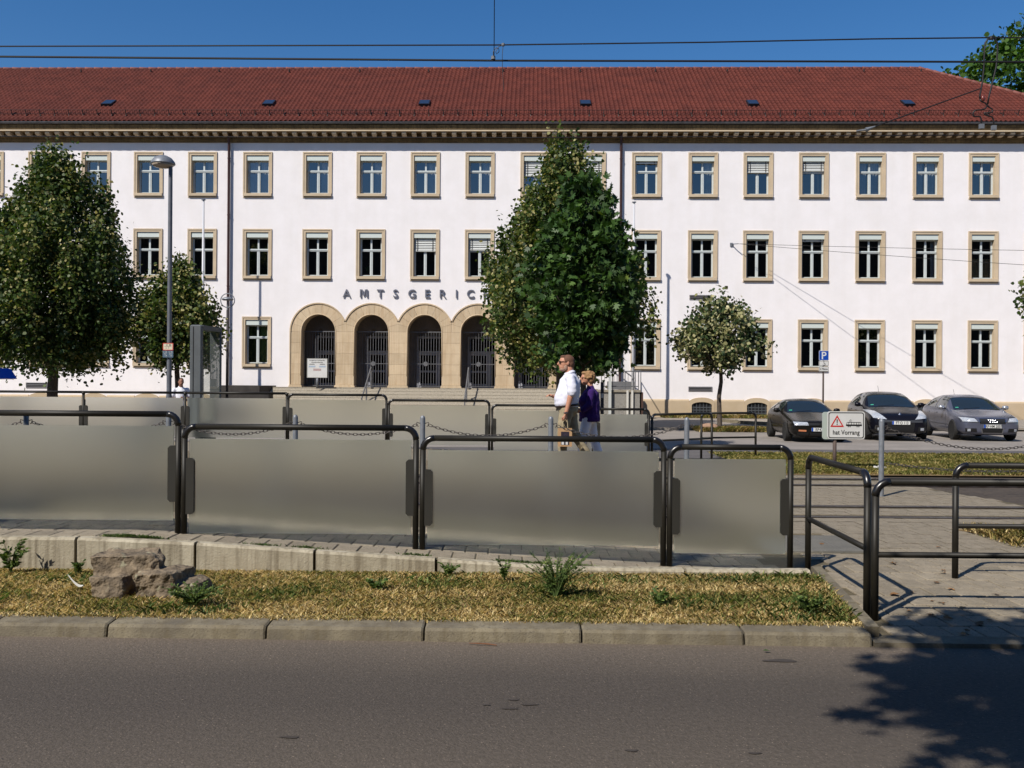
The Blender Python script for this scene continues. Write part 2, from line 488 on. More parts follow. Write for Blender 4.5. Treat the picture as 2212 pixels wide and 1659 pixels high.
# concrete edging at the right end of the bed
edg = empty('bed_edging'); tag(edg, 'thin concrete edging at the end of the grass bed', 'edging', kind='structure')
for i in range(3):
    t0, t1 = i / 3 + 0.003, (i + 1) / 3 - 0.003
    p0 = Vector((2.30 + 0.29 * t0, 5.97 + 2.0 * t0, 0)); p1 = Vector((2.30 + 0.29 * t1, 5.97 + 2.0 * t1, 0))
    b = MB(); c = (p0 + p1) / 2; d = p1 - p0
    b.obox((c.x + 0.04, c.y, 0.02), (0.08, d.length, 0.16), -math.atan2(d.x, d.y)); b.build('edging_stone', M_conc, edg)

# low retaining wall of separate blocks along the ramp
lw = empty('low_wall', (0, 7.68, 0)); tag(lw, 'low pale concrete block wall stepping along the platform ramp', 'wall')
wj = [-6.85, -5.87, -4.87, -3.62, -2.63, -1.63, -0.62, 0.42, 1.45, 2.5]
wj[3] = -3.61; wj[4] = -2.62
for i in range(len(wj) - 1):
    x0, x1 = wj[i] + 0.012, wj[i + 1] - 0.012
    b = MB(); t0, t1 = max(0.12, gz(x0) + 0.004), max(0.12, gz(x1) + 0.004)
    vs = []
    for x, t in ((x0, t0), (x1, t1)):
        vs += [(x, 0, 0), (x, 0, t - 0.02), (x, 0.02, t), (x, 0.10, t), (x, 0.10, 0)]
    b.add(vs, [(0, 1, 6, 5), (1, 2, 7, 6), (2, 3, 8, 7), (3, 4, 9, 8), (0, 4, 3, 2, 1), (5, 6, 7, 8, 9)])
    b.build('wall_block', M_wallc, lw)
b = MB(); vs = []
for x in np.linspace(-7, 2.5, 20): vs += [(x, 0.04, 0.0), (x, 0.04, max(0.1, gz(x) - 0.02))]
b.add(vs, [(2 * i, 2 * i + 1, 2 * i + 3, 2 * i + 2) for i in range(19)]); b.build('mortar_back', M_joint, lw)

# near platform slab + crossing (joint sand), pavers on top
pav = empty('platform_paving'); tag(pav, 'grey paver surface of the near tram platform and crossing', 'paving', kind='structure')
b = MB(); xs = [-30, -12] + list(np.linspace(-6, 2.6, 30)); vs = []
for y in (7.72, 10.65):
    for x in xs: vs.append((x, y, gz(x) - 0.008))
n = len(xs); b.add(vs, [(i, i + 1, n + i + 1, n + i) for i in range(n - 1)])
vs = []
for x in xs: vs += [(x, 10.65, gz(x) - 0.008), (x, 10.65, -0.05)]
b.add(vs, [(2 * i, 2 * i + 1, 2 * i + 3, 2 * i + 2) for i in range(n - 1)])
b.add([(2.42, 5.96, 0.017), (12, 5.78, 0.017), (12, 10.9, 0.017), (2.42, 10.9, 0.017)], [(0, 1, 2, 3)])
b.add([(2.42, 10.9, 0.022), (7.5, 10.9, 0.022), (6.2, 17.2, 0.022), (2.42, 17.2, 0.022)], [(0, 1, 2, 3)])
b.build('joint_sand', M_pjoint, pav)

PW, PL = 0.190, 0.289
def paver_mesh(nm, w, l):
    q = MB(); q.cbox(-w / 2, w / 2, -l / 2, l / 2, -0.02, 0.0, 0.005); return q.mesh(nm, M_paver)
pm = paver_mesh('paver', PW, PL)
cells = []
def edge_x(y): return 2.42 + 0.145 * (y - 6.0)
# platform strip seen under the glass
for r in range(5):
    y = 7.80 + 0.30 * r + 0.15
    for k in range(-34, 12):
        x = k * 0.2 + (0.1 if r % 2 else 0)
        if x < edge_x(y) - 0.02: cells.append((x, y, gz(x), -math.atan(0.06) if -3.4 < x < 2.0 else 0))
# crossing
for r in range(0, 18):
    y = 5.98 + 0.30 * r + 0.15
    for k in range(11, 60):
        x = k * 0.2 + (0.1 if r % 2 else 0)
        if x < edge_x(y) + 0.04: continue
        if x > y * 0.60 + 0.3: continue
        if 2.5 < x < 3.5 and 9.05 < y < 10.05: continue
        cells.append((x, y, 0.03, 0))
cells.sort(key=lambda c: math.hypot(c[0], c[1]))
near = cells[:300]; rest = cells[300:]
for (x, y, z, sl) in near:
    o = inst('paver', pm, pav, (x, y, z + rng.uniform(-0.0025, 0.0025)), (rng.uniform(-.004, .004), -sl + rng.uniform(-.004, .004), rng.uniform(-.006, .006)))
for r in range(19):                       # the crossing between the rails
    y = 11.08 + 0.30 * r + 0.15
    if any(abs(y - t) < 0.13 for t in (11.42, 12.44, 15.13, 16.15)): continue
    for k in range(12, 40):
        x = k * 0.2 + (0.1 if r % 2 else 0)
        if 2.6 < x < 7.4 - 0.2 * (y - 10.9): rest.append((x, y, 0.03, 0))
b = MB()
for (x, y, z, sl) in rest:
    b.box(x - PW / 2, x + PW / 2, y - PL / 2, y + PL / 2, z - 0.02, z + rng.uniform(-0.003, 0.002))
o = b.build('paver_field', M_paver, pav); o['kind'] = 'stuff'

# studded plates on the crossing
for k in range(4):
    b = MB(); x0 = 2.52 + 0.25 * k
    b.box(x0, x0 + 0.245, 9.08, 10.02, 0.0, 0.034)
    for i in range(8):
        for j in range(30):
            b.box(x0 + 0.012 + 0.029 * i, x0 + 0.027 + 0.029 * i, 9.09 + 0.031 * j, 9.107 + 0.031 * j, 0.034, 0.0375)
    b.build('tactile_plate', M_plate, pav)

# track bed with four rails
b = MB(); b.add([(-60, 10.6, 0.012), (60, 10.6, 0.012), (60, 16.75, 0.012), (-60, 16.75, 0.012)], [(0, 1, 2, 3)])
tag(b.build('track_bed', M_track), 'brown worn paved bed of the two tram tracks', 'track', kind='structure')
for y in (11.42, 12.44, 15.13, 16.15):
    b = MB()
    b.box(-60, 60, y - 0.03, y + 0.03, 0.0, 0.040, 0)
    b.box(-60, 60, y + 0.031, y + 0.075, 0.0, 0.036, 1)
    b.box(-60, 60, y + 0.076, y + 0.095, 0.0, 0.040, 0)
    tag(b.build('tram_rail', [M_rail, M_railgroove]), 'steel grooved tram rail set in the paving', 'rail', 'tram rails', kind='structure')

# far platform
b = MB(); xs = [-60, -20] + list(np.linspace(-6, 3.6, 30)) + [4.6]; vs = []
for (y, dz) in ((16.72, -1), (16.72, 0), (19.62, 0), (19.62, -1)):
    for x in xs: vs.append((x, y, max(0.0, fz(x) + dz)))
n = len(xs)
b.add(vs, [(j * n + i, j * n + i + 1, (j + 1) * n + i + 1, (j + 1) * n + i) for j in range(3) for i in range(n - 1)])
tag(b.build('far_platform', M_paver), 'raised far tram platform sloping down to the crossing', 'platform', kind='structure')
# far grass strip soil, far road, dark strip and forecourt
b = MB(); b.add([(4.6, 16.9, 0.03), (60, 16.9, 0.03), (60, 22.2, 0.05), (5.2, 22.2, 0.05)], [(0, 1, 2, 3)])
b.add([(5.6, 9.3, 0.034), (16, 9.3, 0.034), (16, 10.55, 0.034), (5.0, 10.55, 0.034)], [(0, 1, 2, 3)])
b.add([(-60, 19.64, 0.03), (3.2, 19.64, 0.03), (3.2, 21.0, 0.03), (-60, 21.0, 0.03)], [(0, 1, 2, 3)])
tag(b.build('verge_soil', M_soil), 'dry soil of the grass verges beside the tracks', 'earth', kind='structure')
b = MB(); b.add([(-80, 20.9, 0.0), (80, 20.9, 0.0), (80, 24.2, 0.0), (-80, 24.2, 0.0)], [(0, 1, 2, 3)])
tag(b.build('dark_lane', M_asph3), 'dark asphalt strip along the far road', 'road', kind='structure')
b = MB(); b.add([(-80, 24.0, 0.004), (80, 24.0, 0.004), (80, 34.0, 0.004), (-80, 34.0, 0.004)], [(0, 1, 2, 3)])
tag(b.build('far_road', M_asph2), 'pale grey road and parking bay before the courthouse', 'road', kind='structure')
b = MB(); b.add([(-80, 33.9, 0.10), (9.2, 33.9, 0.10), (9.2, 45, 0.14), (-80, 45, 0.14)], [(0, 1, 2, 3)])
b.add([(-80, 33.9, 0.10), (9.2, 33.9, 0.10), (9.2, 33.9, 0.0), (-80, 33.9, 0.0)], [(0, 1, 2, 3)])
b.add([(9.2, 36.0, 0.08), (60, 36.0, 0.08), (60, 45, 0.20), (9.2, 45, 0.14)], [(0, 1, 2, 3)])
b.add([(9.2, 36.0, 0.08), (60, 36.0, 0.08), (60, 36.0, 0.0), (9.2, 36.0, 0.0)], [(0, 1, 2, 3)])
tag(b.build('forecourt', M_fore), 'grey paved forecourt in front of the courthouse steps', 'pavement', kind='structure')
# kerb piece running obliquely near the small tree
b = MB(); b.obox((10.1, 36.6, 0.12), (0.16, 4.2, 0.2), rad(33)); b.obox((9.0, 38.6, 0.14), (0.16, 1.0, 0.2), rad(33))
tag(b.build('forecourt_kerb', M_conc), 'low oblique kerb beside the small tree', 'kerb', kind='structure')
# ================================================================== courthouse
M_wall = mat('white_render', S(233, 228, 227), S(239, 234, 234), k=0.93, scale=1.2, rough=0.9, bump=0.35, bscale=70, spec=0.2, streak=(S(222, 215, 210), 0.15, 1.6))
M_stone = mat('sandstone', S(200, 180, 152), S(212, 192, 163), scale=1.6, rough=0.9, bump=0.4, bscale=40, rnd=0.05)
M_stone_arch = mat('arch_sandstone', S(202, 180, 148), S(218, 196, 164), scale=1.3, rough=0.9, bump=0.4, bscale=30, rnd=0.09, streak=(S(176, 140, 102), 0.3))
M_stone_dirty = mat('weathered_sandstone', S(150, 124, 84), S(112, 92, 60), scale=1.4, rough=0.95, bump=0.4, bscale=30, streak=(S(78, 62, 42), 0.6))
M_plinth = mat('plinth_render', S(196, 175, 144), S(204, 183, 154), scale=1.5, rough=0.9, bump=0.3, bscale=50)
M_frame = mat('window_white', S(214, 220, 218), S(204, 211, 210), scale=8, rough=0.5)
M_box = mat('shutter_box_white', S(214, 222, 216), rough=0.5)
M_blind = mat('blind_slat', S(222, 224, 220), rough=0.45)
M_room = mat('dark_room', (0.030, 0.028, 0.028), (0.012, 0.012, 0.013), scale=2.0, rough=0.9)
M_curtain = mat('curtain_white', S(206, 204, 200), S(176, 174, 172), scale=3, rough=0.9)
M_curtain2 = mat('curtain_tan', S(196, 164, 110), rough=0.9)
M_curtain3 = mat('blind_green', S(172, 190, 110), rough=0.9)
M_pane = panemat('window_pane', (0.74, 0.77, 0.8), 0.15)
M_tile = mat('roof_tile', S(138, 68, 54), S(112, 54, 44), k=0.46, scale=1.4, rough=0.8, bump=0.2, bscale=40, spec=0.25, rnd=0.12)
M_ridge = mat('ridge_tile', S(160, 98, 84), S(140, 80, 70), k=0.6, scale=2, rough=0.7, rnd=0.1)
M_zinc = mat('zinc_gutter', S(120, 120, 124), S(96, 96, 100), scale=3, rough=0.5, metal=0.5)
M_pipe = mat('brown_downpipe', S(78, 48, 46), S(62, 40, 40), scale=3, rough=0.5)
M_iron = mat('grey_iron', S(128, 128, 130), S(104, 104, 108), scale=9, rough=0.5, metal=0.3)
M_iron_dark = mat('dark_iron', S(62, 52, 48), rough=0.6)
M_letter = mat('letter_grey', S(126, 128, 140), S(112, 114, 126), scale=5, rough=0.5, metal=0.2)
M_vent = mat('vent_grey', S(132, 130, 132), rough=0.6, metal=0.3)
M_black = mat('black', (0.01, 0.01, 0.012), rough=0.7)
M_step = mat('step_granite', S(170, 160, 142), S(142, 134, 120), scale=14, rough=0.9, bump=0.4, bscale=60, rnd=0.07, spots=(S(110, 100, 86), 30, 0.6))
M_doorframe = mat('door_grey', S(176, 178, 188), rough=0.5)
M_porch = mat('porch_render', S(150, 140, 132), S(130, 122, 116), scale=1.5, rough=0.95)

BY = -1.3
court = empty('courthouse', (0, 44.0, 0), rad(BY))
tag(court, 'long three-storey white courthouse with red tiled roof and sandstone arches', 'building')

COLS = [-25.22, -22.63, -20.04, -17.50, -14.885, -12.23, -9.36, -6.786, -4.197, -1.592, 1.027, 3.683, 6.31, 8.974, 11.565, 14.17, 16.834, 19.49, 22.096, 24.70]
ROWS = {1: (10.47, 2.19), 2: (6.53, 2.45), 0: (2.32, 2.47)}
WW = 1.40
ARCH = [-9.26, -6.72, -4.18, -1.63, 0.92]
AP, RI, RO, SPR, LAND = 2.545, 0.83, 1.37, 4.09, 1.44
ENT0, ENT1 = ARCH[0] - RO, ARCH[-1] + RO
UMIN, UMAX, ZT = -34.0, 27.4, 13.3

def has_window(r, u):
    if r == 0 and ENT0 - 0.9 < u < ENT1 + 0.5: return False
    return True
openings = []
for r, (zb, h) in ROWS.items():
    for u in COLS:
        if has_window(r, u): openings.append((u - WW / 2 + 0.05, u + WW / 2 - 0.05, zb + 0.05, zb + h - 0.05))
openings.append((ENT0 + 0.004, ENT1 - 0.004, 0.0, 5.55))
BASEW = [u for u in COLS if (u > 7 or u < -13)]
# --- wall: grid of cells around the openings, with returns
us = sorted({UMIN, UMAX, *[o[0] for o in openings], *[o[1] for o in openings]})
zs = sorted({0.0, ZT, *[o[2] for o in openings], *[o[3] for o in openings]})
b = MB(); idx = {}
def vid(u, z):
    k = (round(u, 4), round(z, 4))
    if k not in idx: idx[k] = len(b.v); b.v.append((u, 0, z))
    return idx[k]
for i in range(len(us) - 1):
    for j in range(len(zs) - 1):
        uc, zc = (us[i] + us[i + 1]) / 2, (zs[j] + zs[j + 1]) / 2
        if any(o[0] < uc < o[1] and o[2] < zc < o[3] for o in openings): continue
        b.f.append((vid(us[i], zs[j]), vid(us[i + 1], zs[j]), vid(us[i + 1], zs[j + 1]), vid(us[i], zs[j + 1]))); b.m.append(0)
for (u0, u1, z0, z1) in openings[:-1]:
    b.add([(u0, 0, z0), (u1, 0, z0), (u1, 0, z1), (u0, 0, z1), (u0, .4, z0), (u1, .4, z0), (u1, .4, z1), (u0, .4, z1)], [(0, 1, 5, 4), (1, 2, 6, 5), (2, 3, 7, 6), (3, 0, 4, 7)])
# spandrels above the arches
def outer(u):
    best = SPR
    for a in ARCH:
        d = abs(u - a)
        if d < RO: best = max(best, SPR + math.sqrt(RO * RO - d * d))
    return best
su = np.linspace(ENT0 + 0.004, ENT1 - 0.004, 420)
vs = [(u, 0, outer(u) - 0.012) for u in su] + [(u, 0, 5.55) for u in su]
n = len(su); b.add(vs, [(i, i + 1, n + i + 1, n + i) for i in range(n - 1)])
# end and back walls
b.add([(UMAX, 0, 0), (UMAX, 13, 0), (UMAX, 13, ZT), (UMAX, 0, ZT)], [(0, 1, 2, 3)])
b.add([(UMIN, 0, 0), (UMIN, 13, 0), (UMIN, 13, ZT), (UMIN, 0, ZT)], [(3, 2, 1, 0)])
b.add([(UMIN, 13, 0), (UMAX, 13, 0), (UMAX, 13, ZT), (UMIN, 13, ZT)], [(3, 2, 1, 0)])
b.build('wall', M_wall, court, fix=False)

# --- plinth
def plinth(u0, u1):
    segs = []
    cur = u0
    for u in BASEW:
        if u0 < u - 0.72 and u + 0.72 < u1: segs.append((cur, u - 0.60)); cur = u + 0.60
    segs.append((cur, u1))
    for s0, s1 in segs:
        b = MB(); b.prism([(0.0, 0.0), (-0.07, 0.0), (-0.07, 0.90), (-0.05, 0.955), (0.0, 0.985)], s0, s1, 'YZ'); b.build('plinth', M_plinth, court)
plinth(UMIN, -13.75); plinth(-13.42, ENT0 - 0.05); plinth(ENT1 + 0.05, 4.95); plinth(5.25, UMAX)


# --- basement windows
bm_sur = MB(); arcp = [(0.60 * math.cos(a) * 1.0, 0.84 + 0.235 * math.sin(a)) for a in np.linspace(0, PI, 13)]
inp = [(0.475 * math.cos(a), 0.70 + 0.16 * math.sin(a)) for a in np.linspace(0, PI, 13)]
o_ = [(0.60, 0.0)] + arcp + [(-0.60, 0.0)]; i_ = [(0.475, 0.0)] + inp + [(-0.475, 0.0)]
for k in range(len(o_) - 1):
    q = [o_[k], o_[k + 1], i_[k + 1], i_[k]]
    bm_sur.prism(q, -0.10, 0.0)
me_bsur = bm_sur.mesh('basement_window', M_plinth)
g = MB(); g.box(-0.475, 0.475, -0.009, -0.004, 0.0, 0.70); g.prism([(0.474 * math.cos(a), 0.70 + 0.16 * math.sin(a)) for a in np.linspace(0, PI, 13)], -0.009, -0.004); me_bback = g.mesh('recess', M_black)
g = MB()
for k in range(6): x = -0.40 + 0.16 * k; g.box(x - 0.012, x + 0.012, -0.045, -0.027, 0.02, 0.80)
for k in range(4): z = 0.2 + 0.13 * k; g.box(-0.47, 0.47, -0.026, -0.014, z, z + 0.035)
me_bgr = g.mesh('grille', mat('grille_iron', S(108, 112, 116), rough=0.5, metal=0.4))
for u in BASEW:
    o = inst('basement_window', me_bsur, court, (u, 0, 0))
    inst('recess', me_bback, o); inst('grille', me_bgr, o)

# --- windows
def win_meshes(h):
    d = {}
    w = WW / 2
    q = MB()   # stone surround
    zt = h
    for (t0, t1, y) in ((0.0, 0.06, -0.05), (0.06, 0.155, -0.03)):
        q.box(-w + t0, -w + t1, y, 0.10, 0.20, zt - t0); q.box(w - t1, w - t0, y, 0.10, 0.20, zt - t0)
        q.box(-w + t1, w - t1, y, 0.10, zt - t1, zt - t0)
    q.box(-w + 0.155, -w + 0.175, 0.0, 0.30, 0.20, zt - 0.155); q.box(w - 0.175, w - 0.155, 0.0, 0.30, 0.20, zt - 0.155)
    d['sur'] = q.mesh('window', M_stone)
    q = MB(); q.box(-w, w, -0.03, 0.12, 0.0, 0.058); q.box(-w + 0.02, w - 0.02, -0.11, 0.24, 0.075, 0.20); d['sill'] = q.mesh('sill', M_stone)
    iw = w - 0.175
    z0, z1 = 0.20, h - 0.155
    zb = z1 - 0.245
    q = MB(); q.box(-iw, iw, 0.02, 0.20, zb, z1); d['box'] = q.mesh('shutter_box', M_box)
    q = MB()
    f0, f1 = 0.205, 0.27
    hh = zb - z0
    zt0 = z0 + hh * 0.655
    q.box(-iw, -iw + 0.075, f0, f1, z0, zb + 0.02); q.box(iw - 0.075, iw, f0, f1, z0, zb + 0.02)
    q.box(-iw + 0.075, iw - 0.075, f0, f1, z0, z0 + 0.085); q.box(-iw + 0.075, iw - 0.075, f0, f1, zb - 0.05, zb + 0.02)
    q.box(-iw + 0.02, iw - 0.02, f0 - 0.03, f1, zt0, zt0 + 0.11); q.box(-iw + 0.03, iw - 0.03, f0 - 0.05, f0, zt0 + 0.045, zt0 + 0.075)
    q.box(-iw + 0.03, iw - 0.03, f0 - 0.035, f0, z0 + 0.045, z0 + 0.075)
    q.box(-0.065, 0.065, f0 - 0.012, f1, z0 + 0.085, zt0); q.box(-0.012, 0.012, f0 - 0.025, f0 - 0.012, z0 + 0.085, zt0)
    q.box(-0.04, 0.04, f0 - 0.008, f1, zt0 + 0.11, zb - 0.05)
    d['frame'] = q.mesh('frame', M_frame)
    q = MB(); q.add([(0, 0, 0), (1, 0, 0), (1, 0, 1), (0, 0, 1)], [(0, 1, 2, 3)]); 
    d['panes'] = []
    for (a0, a1, c0, c1) in ((-iw + 0.07, -0.06, z0 + 0.08, zt0 + 0.005), (0.06, iw - 0.07, z0 + 0.08, zt0 + 0.005), (-iw + 0.07, -0.035, zt0 + 0.10, zb - 0.045), (0.035, iw - 0.07, zt0 + 0.10, zb - 0.045)):
        q = MB(); q.add([(a0, 0.235, c0), (a1, 0.235, c0), (a1, 0.235, c1), (a0, 0.235, c1)], [(0, 1, 2, 3)])
        d['panes'].append(q.mesh('pane', M_pane))
    q = MB(); X, Y1 = iw + 0.1, 1.1
    q.add([(-X, .275, z0), (X, .275, z0), (X, .275, zb + .1), (-X, .275, zb + .1), (-X, Y1, z0), (X, Y1, z0), (X, Y1, zb + .1), (-X, Y1, zb + .1)], [(0, 1, 5, 4), (1, 2, 6, 5), (2, 3, 7, 6), (3, 0, 4, 7), (4, 5, 6, 7)])
    d['room'] = q.mesh('room_interior', M_room, fix=False)
    d['geo'] = (iw, z0, zb, zt0)
    return d
WM = {r: win_meshes(ROWS[r][1]) for r in ROWS}

def blind_mesh(r, drop):
    iw, z0, zb, zt0 = WM[r]['geo']
    q = MB(); n = max(2, int(drop / 0.075))
    for k in range(n):
        z = zb - 0.01 - k * (drop / n)
        q.obox((0, 0.12, z - 0.03), (2 * iw - 0.05, 0.07, 0.006), Matrix.Rotation(rad(58), 3, 'X'))
    q.box(-iw + 0.02, iw - 0.02, 0.10, 0.145, zb - drop - 0.05, zb - drop)
    for sx in (-1, 1): q.box(sx * (iw - 0.16) - 0.012, sx * (iw - 0.16) + 0.012, 0.075, 0.082, zb - drop - 0.03, zb, 1)
    return q.mesh('blind', [M_blind, M_black])
def curtain_mesh(r, x0, x1, m, upto=None):
    iw, z0, zb, zt0 = WM[r]['geo']
    q = MB(); N = max(8, int((x1 - x0) / 0.025)); top = (upto or zb)
    vs = []
    for i in range(N + 1):
        x = x0 + (x1 - x0) * i / N
        y = 0.36 + 0.03 * math.sin(i * 1.35) + 0.01 * math.sin(i * 0.7)
        vs += [(x, y, z0 + 0.05), (x * 0.97, y + 0.01, top)]
    q.add(vs, [(2 * i, 2 * i + 2, 2 * i + 3, 2 * i + 1) for i in range(N)])
    return q.mesh('curtain', m, smooth=True, fix=False)
BLIND = {(1, 10): 0.66, (1, 11): 0.5, (1, 12): 0.06, (1, 14): 0.48, (1, 15): 0.40, (2, 8): 0.58, (2, 9): 0.52, (2, 15): 0.05}
L_, R_, B_ = 'l', 'r', 'b'
CURT = {(1, 4): R_, (1, 5): B_, (1, 6): R_, (1, 7): R_, (1, 8): R_, (1, 9): R_, (1, 10): B_, (1, 13): R_, (1, 16): B_, (1, 17): B_, (1, 18): 'f', (2, 18): 't', (0, 5): 'g', (0, 4): R_, (1, 15): 'e', (2, 17): 'w'}
CM = {}
for r in (1, 2, 0):
    zb_, h_ = ROWS[r]; W = WM[r]; iw, z0, zb, zt0 = W['geo']
    for ci, u in enumerate(COLS):
        if not has_window(r, u): continue
        o = inst('window', W['sur'], court, (u, 0, zb_))
        inst('sill', W['sill'], o); inst('shutter_box', W['box'], o); inst('frame', W['frame'], o)
        for p in W['panes']: inst('pane', p, o, (0, 0, 0), (rng.uniform(-.004, .004), 0, rng.uniform(-.02, .02)))
        inst('room_interior', W['room'], o)
        if (r, ci) in BLIND: inst('blind', blind_mesh(r, BLIND[(r, ci)]), o)
        c = CURT.get((r, ci))
        if c:
            key = (r, c)
            if key not in CM:
                if c == R_: CM[key] = [curtain_mesh(r, 0.12, iw, M_curtain)]
                elif c == B_: CM[key] = [curtain_mesh(r, 0.10, iw, M_curtain), curtain_mesh(r, -iw, -0.10, M_curtain)]
                elif c == 'f': CM[key] = [curtain_mesh(r, -iw, iw, mat('screen_green', S(150, 168, 158), rough=0.9), zt0)]
                elif c == 't': CM[key] = [curtain_mesh(r, -iw, iw, M_curtain2, z0 + 1.0)]
                elif c == 'g': CM[key] = [curtain_mesh(r, 0.06, iw, M_curtain3), curtain_mesh(r, -iw, -0.1, mat('blind_dark_green', S(92, 96, 50), rough=0.9))]
                elif c == 'e': CM[key] = [curtain_mesh(r, 0.26, 0.36, mat('curtain_peach', S(206, 166, 130), rough=0.9))]
                elif c == 'w': CM[key] = [curtain_mesh(r, 0.3, iw, M_curtain)]
            for m_ in CM[key]: inst('curtain', m_, o)

# potted plant on a window sill of the middle floor
q = MB(); q.lathe([(0.06, 0), (0.085, 0.14), (0.09, 0.15)], (0, 0, 0), 12, 0)
for k in range(22):
    a = k * 2.4; L1 = 0.25 + 0.12 * rng.random(); p = [(0, 0, 0.14), (0.06 * math.cos(a), 0.06 * math.sin(a), 0.14 + L1), (0.16 * math.cos(a), 0.12 * math.sin(a), 0.12 + L1 * 1.15)]
    q.tube(p, [0.012, 0.012, 0.002], 4, True, 1)
pl = q.build('window_plant', [mat('clay_pot', S(150, 66, 44), rough=0.8), mat('plant_green', S(64, 96, 46), rough=0.6)], None, court.matrix_basis @ Vector((COLS[7] - 0.22, 0.42, 6.53 + 0.21)))
tag(pl, 'spiky potted plant behind a middle-floor window above the lettering', 'plant')

# --- arcade of sandstone arches
arc = empty('arcade', (0, 0, 0), 0, court)
NV = 11
for ai, ac in enumerate(ARCH):
    for k in range(NV):
        t0, t1 = PI * k / NV, PI * (k + 1) / NV
        gap = 0.0035
        q = MB(); inn, out = [], []
        for t in np.linspace(t0, t1, 5):
            ca, sa = math.cos(t), math.sin(t)
            ro = RO - 0.012
            if abs(ca) > 1e-6:
                lim = AP / 2 - 0.003
                if (ca > 0 and ai < len(ARCH) - 1) or (ca < 0 and ai > 0): ro = min(ro, lim / abs(ca))
            gi = gap / RI if t in (t0,) else (-gap / RI if t == t1 else 0)
            go = gap / ro if t in (t0,) else (-gap / ro if t == t1 else 0)
            inn.append((RI * math.cos(t + gi), RI * math.sin(t + gi))); out.append((ro * math.cos(t + go), ro * math.sin(t + go)))
        q.prism(inn + out[::-1], -0.025 - 0.002 * (k % 3), 0.75)
        q.build('arch_stone', M_stone_arch, arc, (ac, 0, SPR))
    # outer moulding
    q = MB(); pts = []
    for t in np.linspace(0, PI, 41):
        x, z = RO * math.cos(t), RO * math.sin(t)
        if (x > AP / 2 and ai < len(ARCH) - 1) or (x < -AP / 2 and ai > 0): continue
        pts.append((x, z, t))
    for i in range(len(pts) - 1):
        (x0, z0_, t0), (x1, z1_, t1) = pts[i], pts[i + 1]
        c0, s0, c1, s1 = math.cos(t0), math.sin(t0), math.cos(t1), math.sin(t1)
        ri, ro = RO - 0.05, RO + 0.008
        q.prism([(ri * c0, ri * s0), (ro * c0, ro * s0), (ro * c1, ro * s1), (ri * c1, ri * s1)], -0.065, -0.004)
    q.build('arch_moulding', M_stone_arch, arc, (ac, 0, SPR))
    # inner roll
    q = MB()
    pp = [(RI - 0.0, LAND + 0.55)] + [(RI * math.cos(t), SPR + RI * math.sin(t)) for t in np.linspace(0, PI, 25)] + [(-RI, LAND + 0.55)]
    q.tube([(x, -0.02, z) for x, z in pp], 0.028, 8); q.build('edge_roll', M_stone_arch, arc, (ac, 0, 0), smooth=True)
# piers
courses = [LAND + 0.12, LAND + 0.62, LAND + 1.10, LAND + 1.62, LAND + 2.12, SPR]
piers = [(ENT0 + 0.012, ARCH[0] - RI)] + [(ARCH[i] + RI, ARCH[i + 1] - RI) for i in range(4)] + [(ARCH[-1] + RI, ENT1 - 0.012)]
for pi_, (p0, p1) in enumerate(piers):
    for k in range(5):
        q = MB(); q.box(p0, p1, -0.025 - 0.003 * ((k + pi_) % 2), 0.75, courses[k] + 0.003, courses[k + 1] - 0.003)
        q.build('pier_stone', M_stone_arch, arc)
    q = MB(); e = 0.05
    q.prism([(p0 - e, LAND), (p1 + e, LAND), (p1 + e, LAND + 0.05), (p1, LAND + 0.117), (p0, LAND + 0.117), (p0 - e, LAND + 0.05)], -0.075, 0.78)
    q.build('pier_base', M_stone_arch, arc)
q = MB(); q.box(ENT0 - 0.008, ENT0 + 0.04, -0.065, -0.03, LAND, SPR); q.box(ENT1 - 0.04, ENT1 + 0.008, -0.065, -0.03, LAND, SPR); q.build('side_moulding', M_stone_arch, arc)

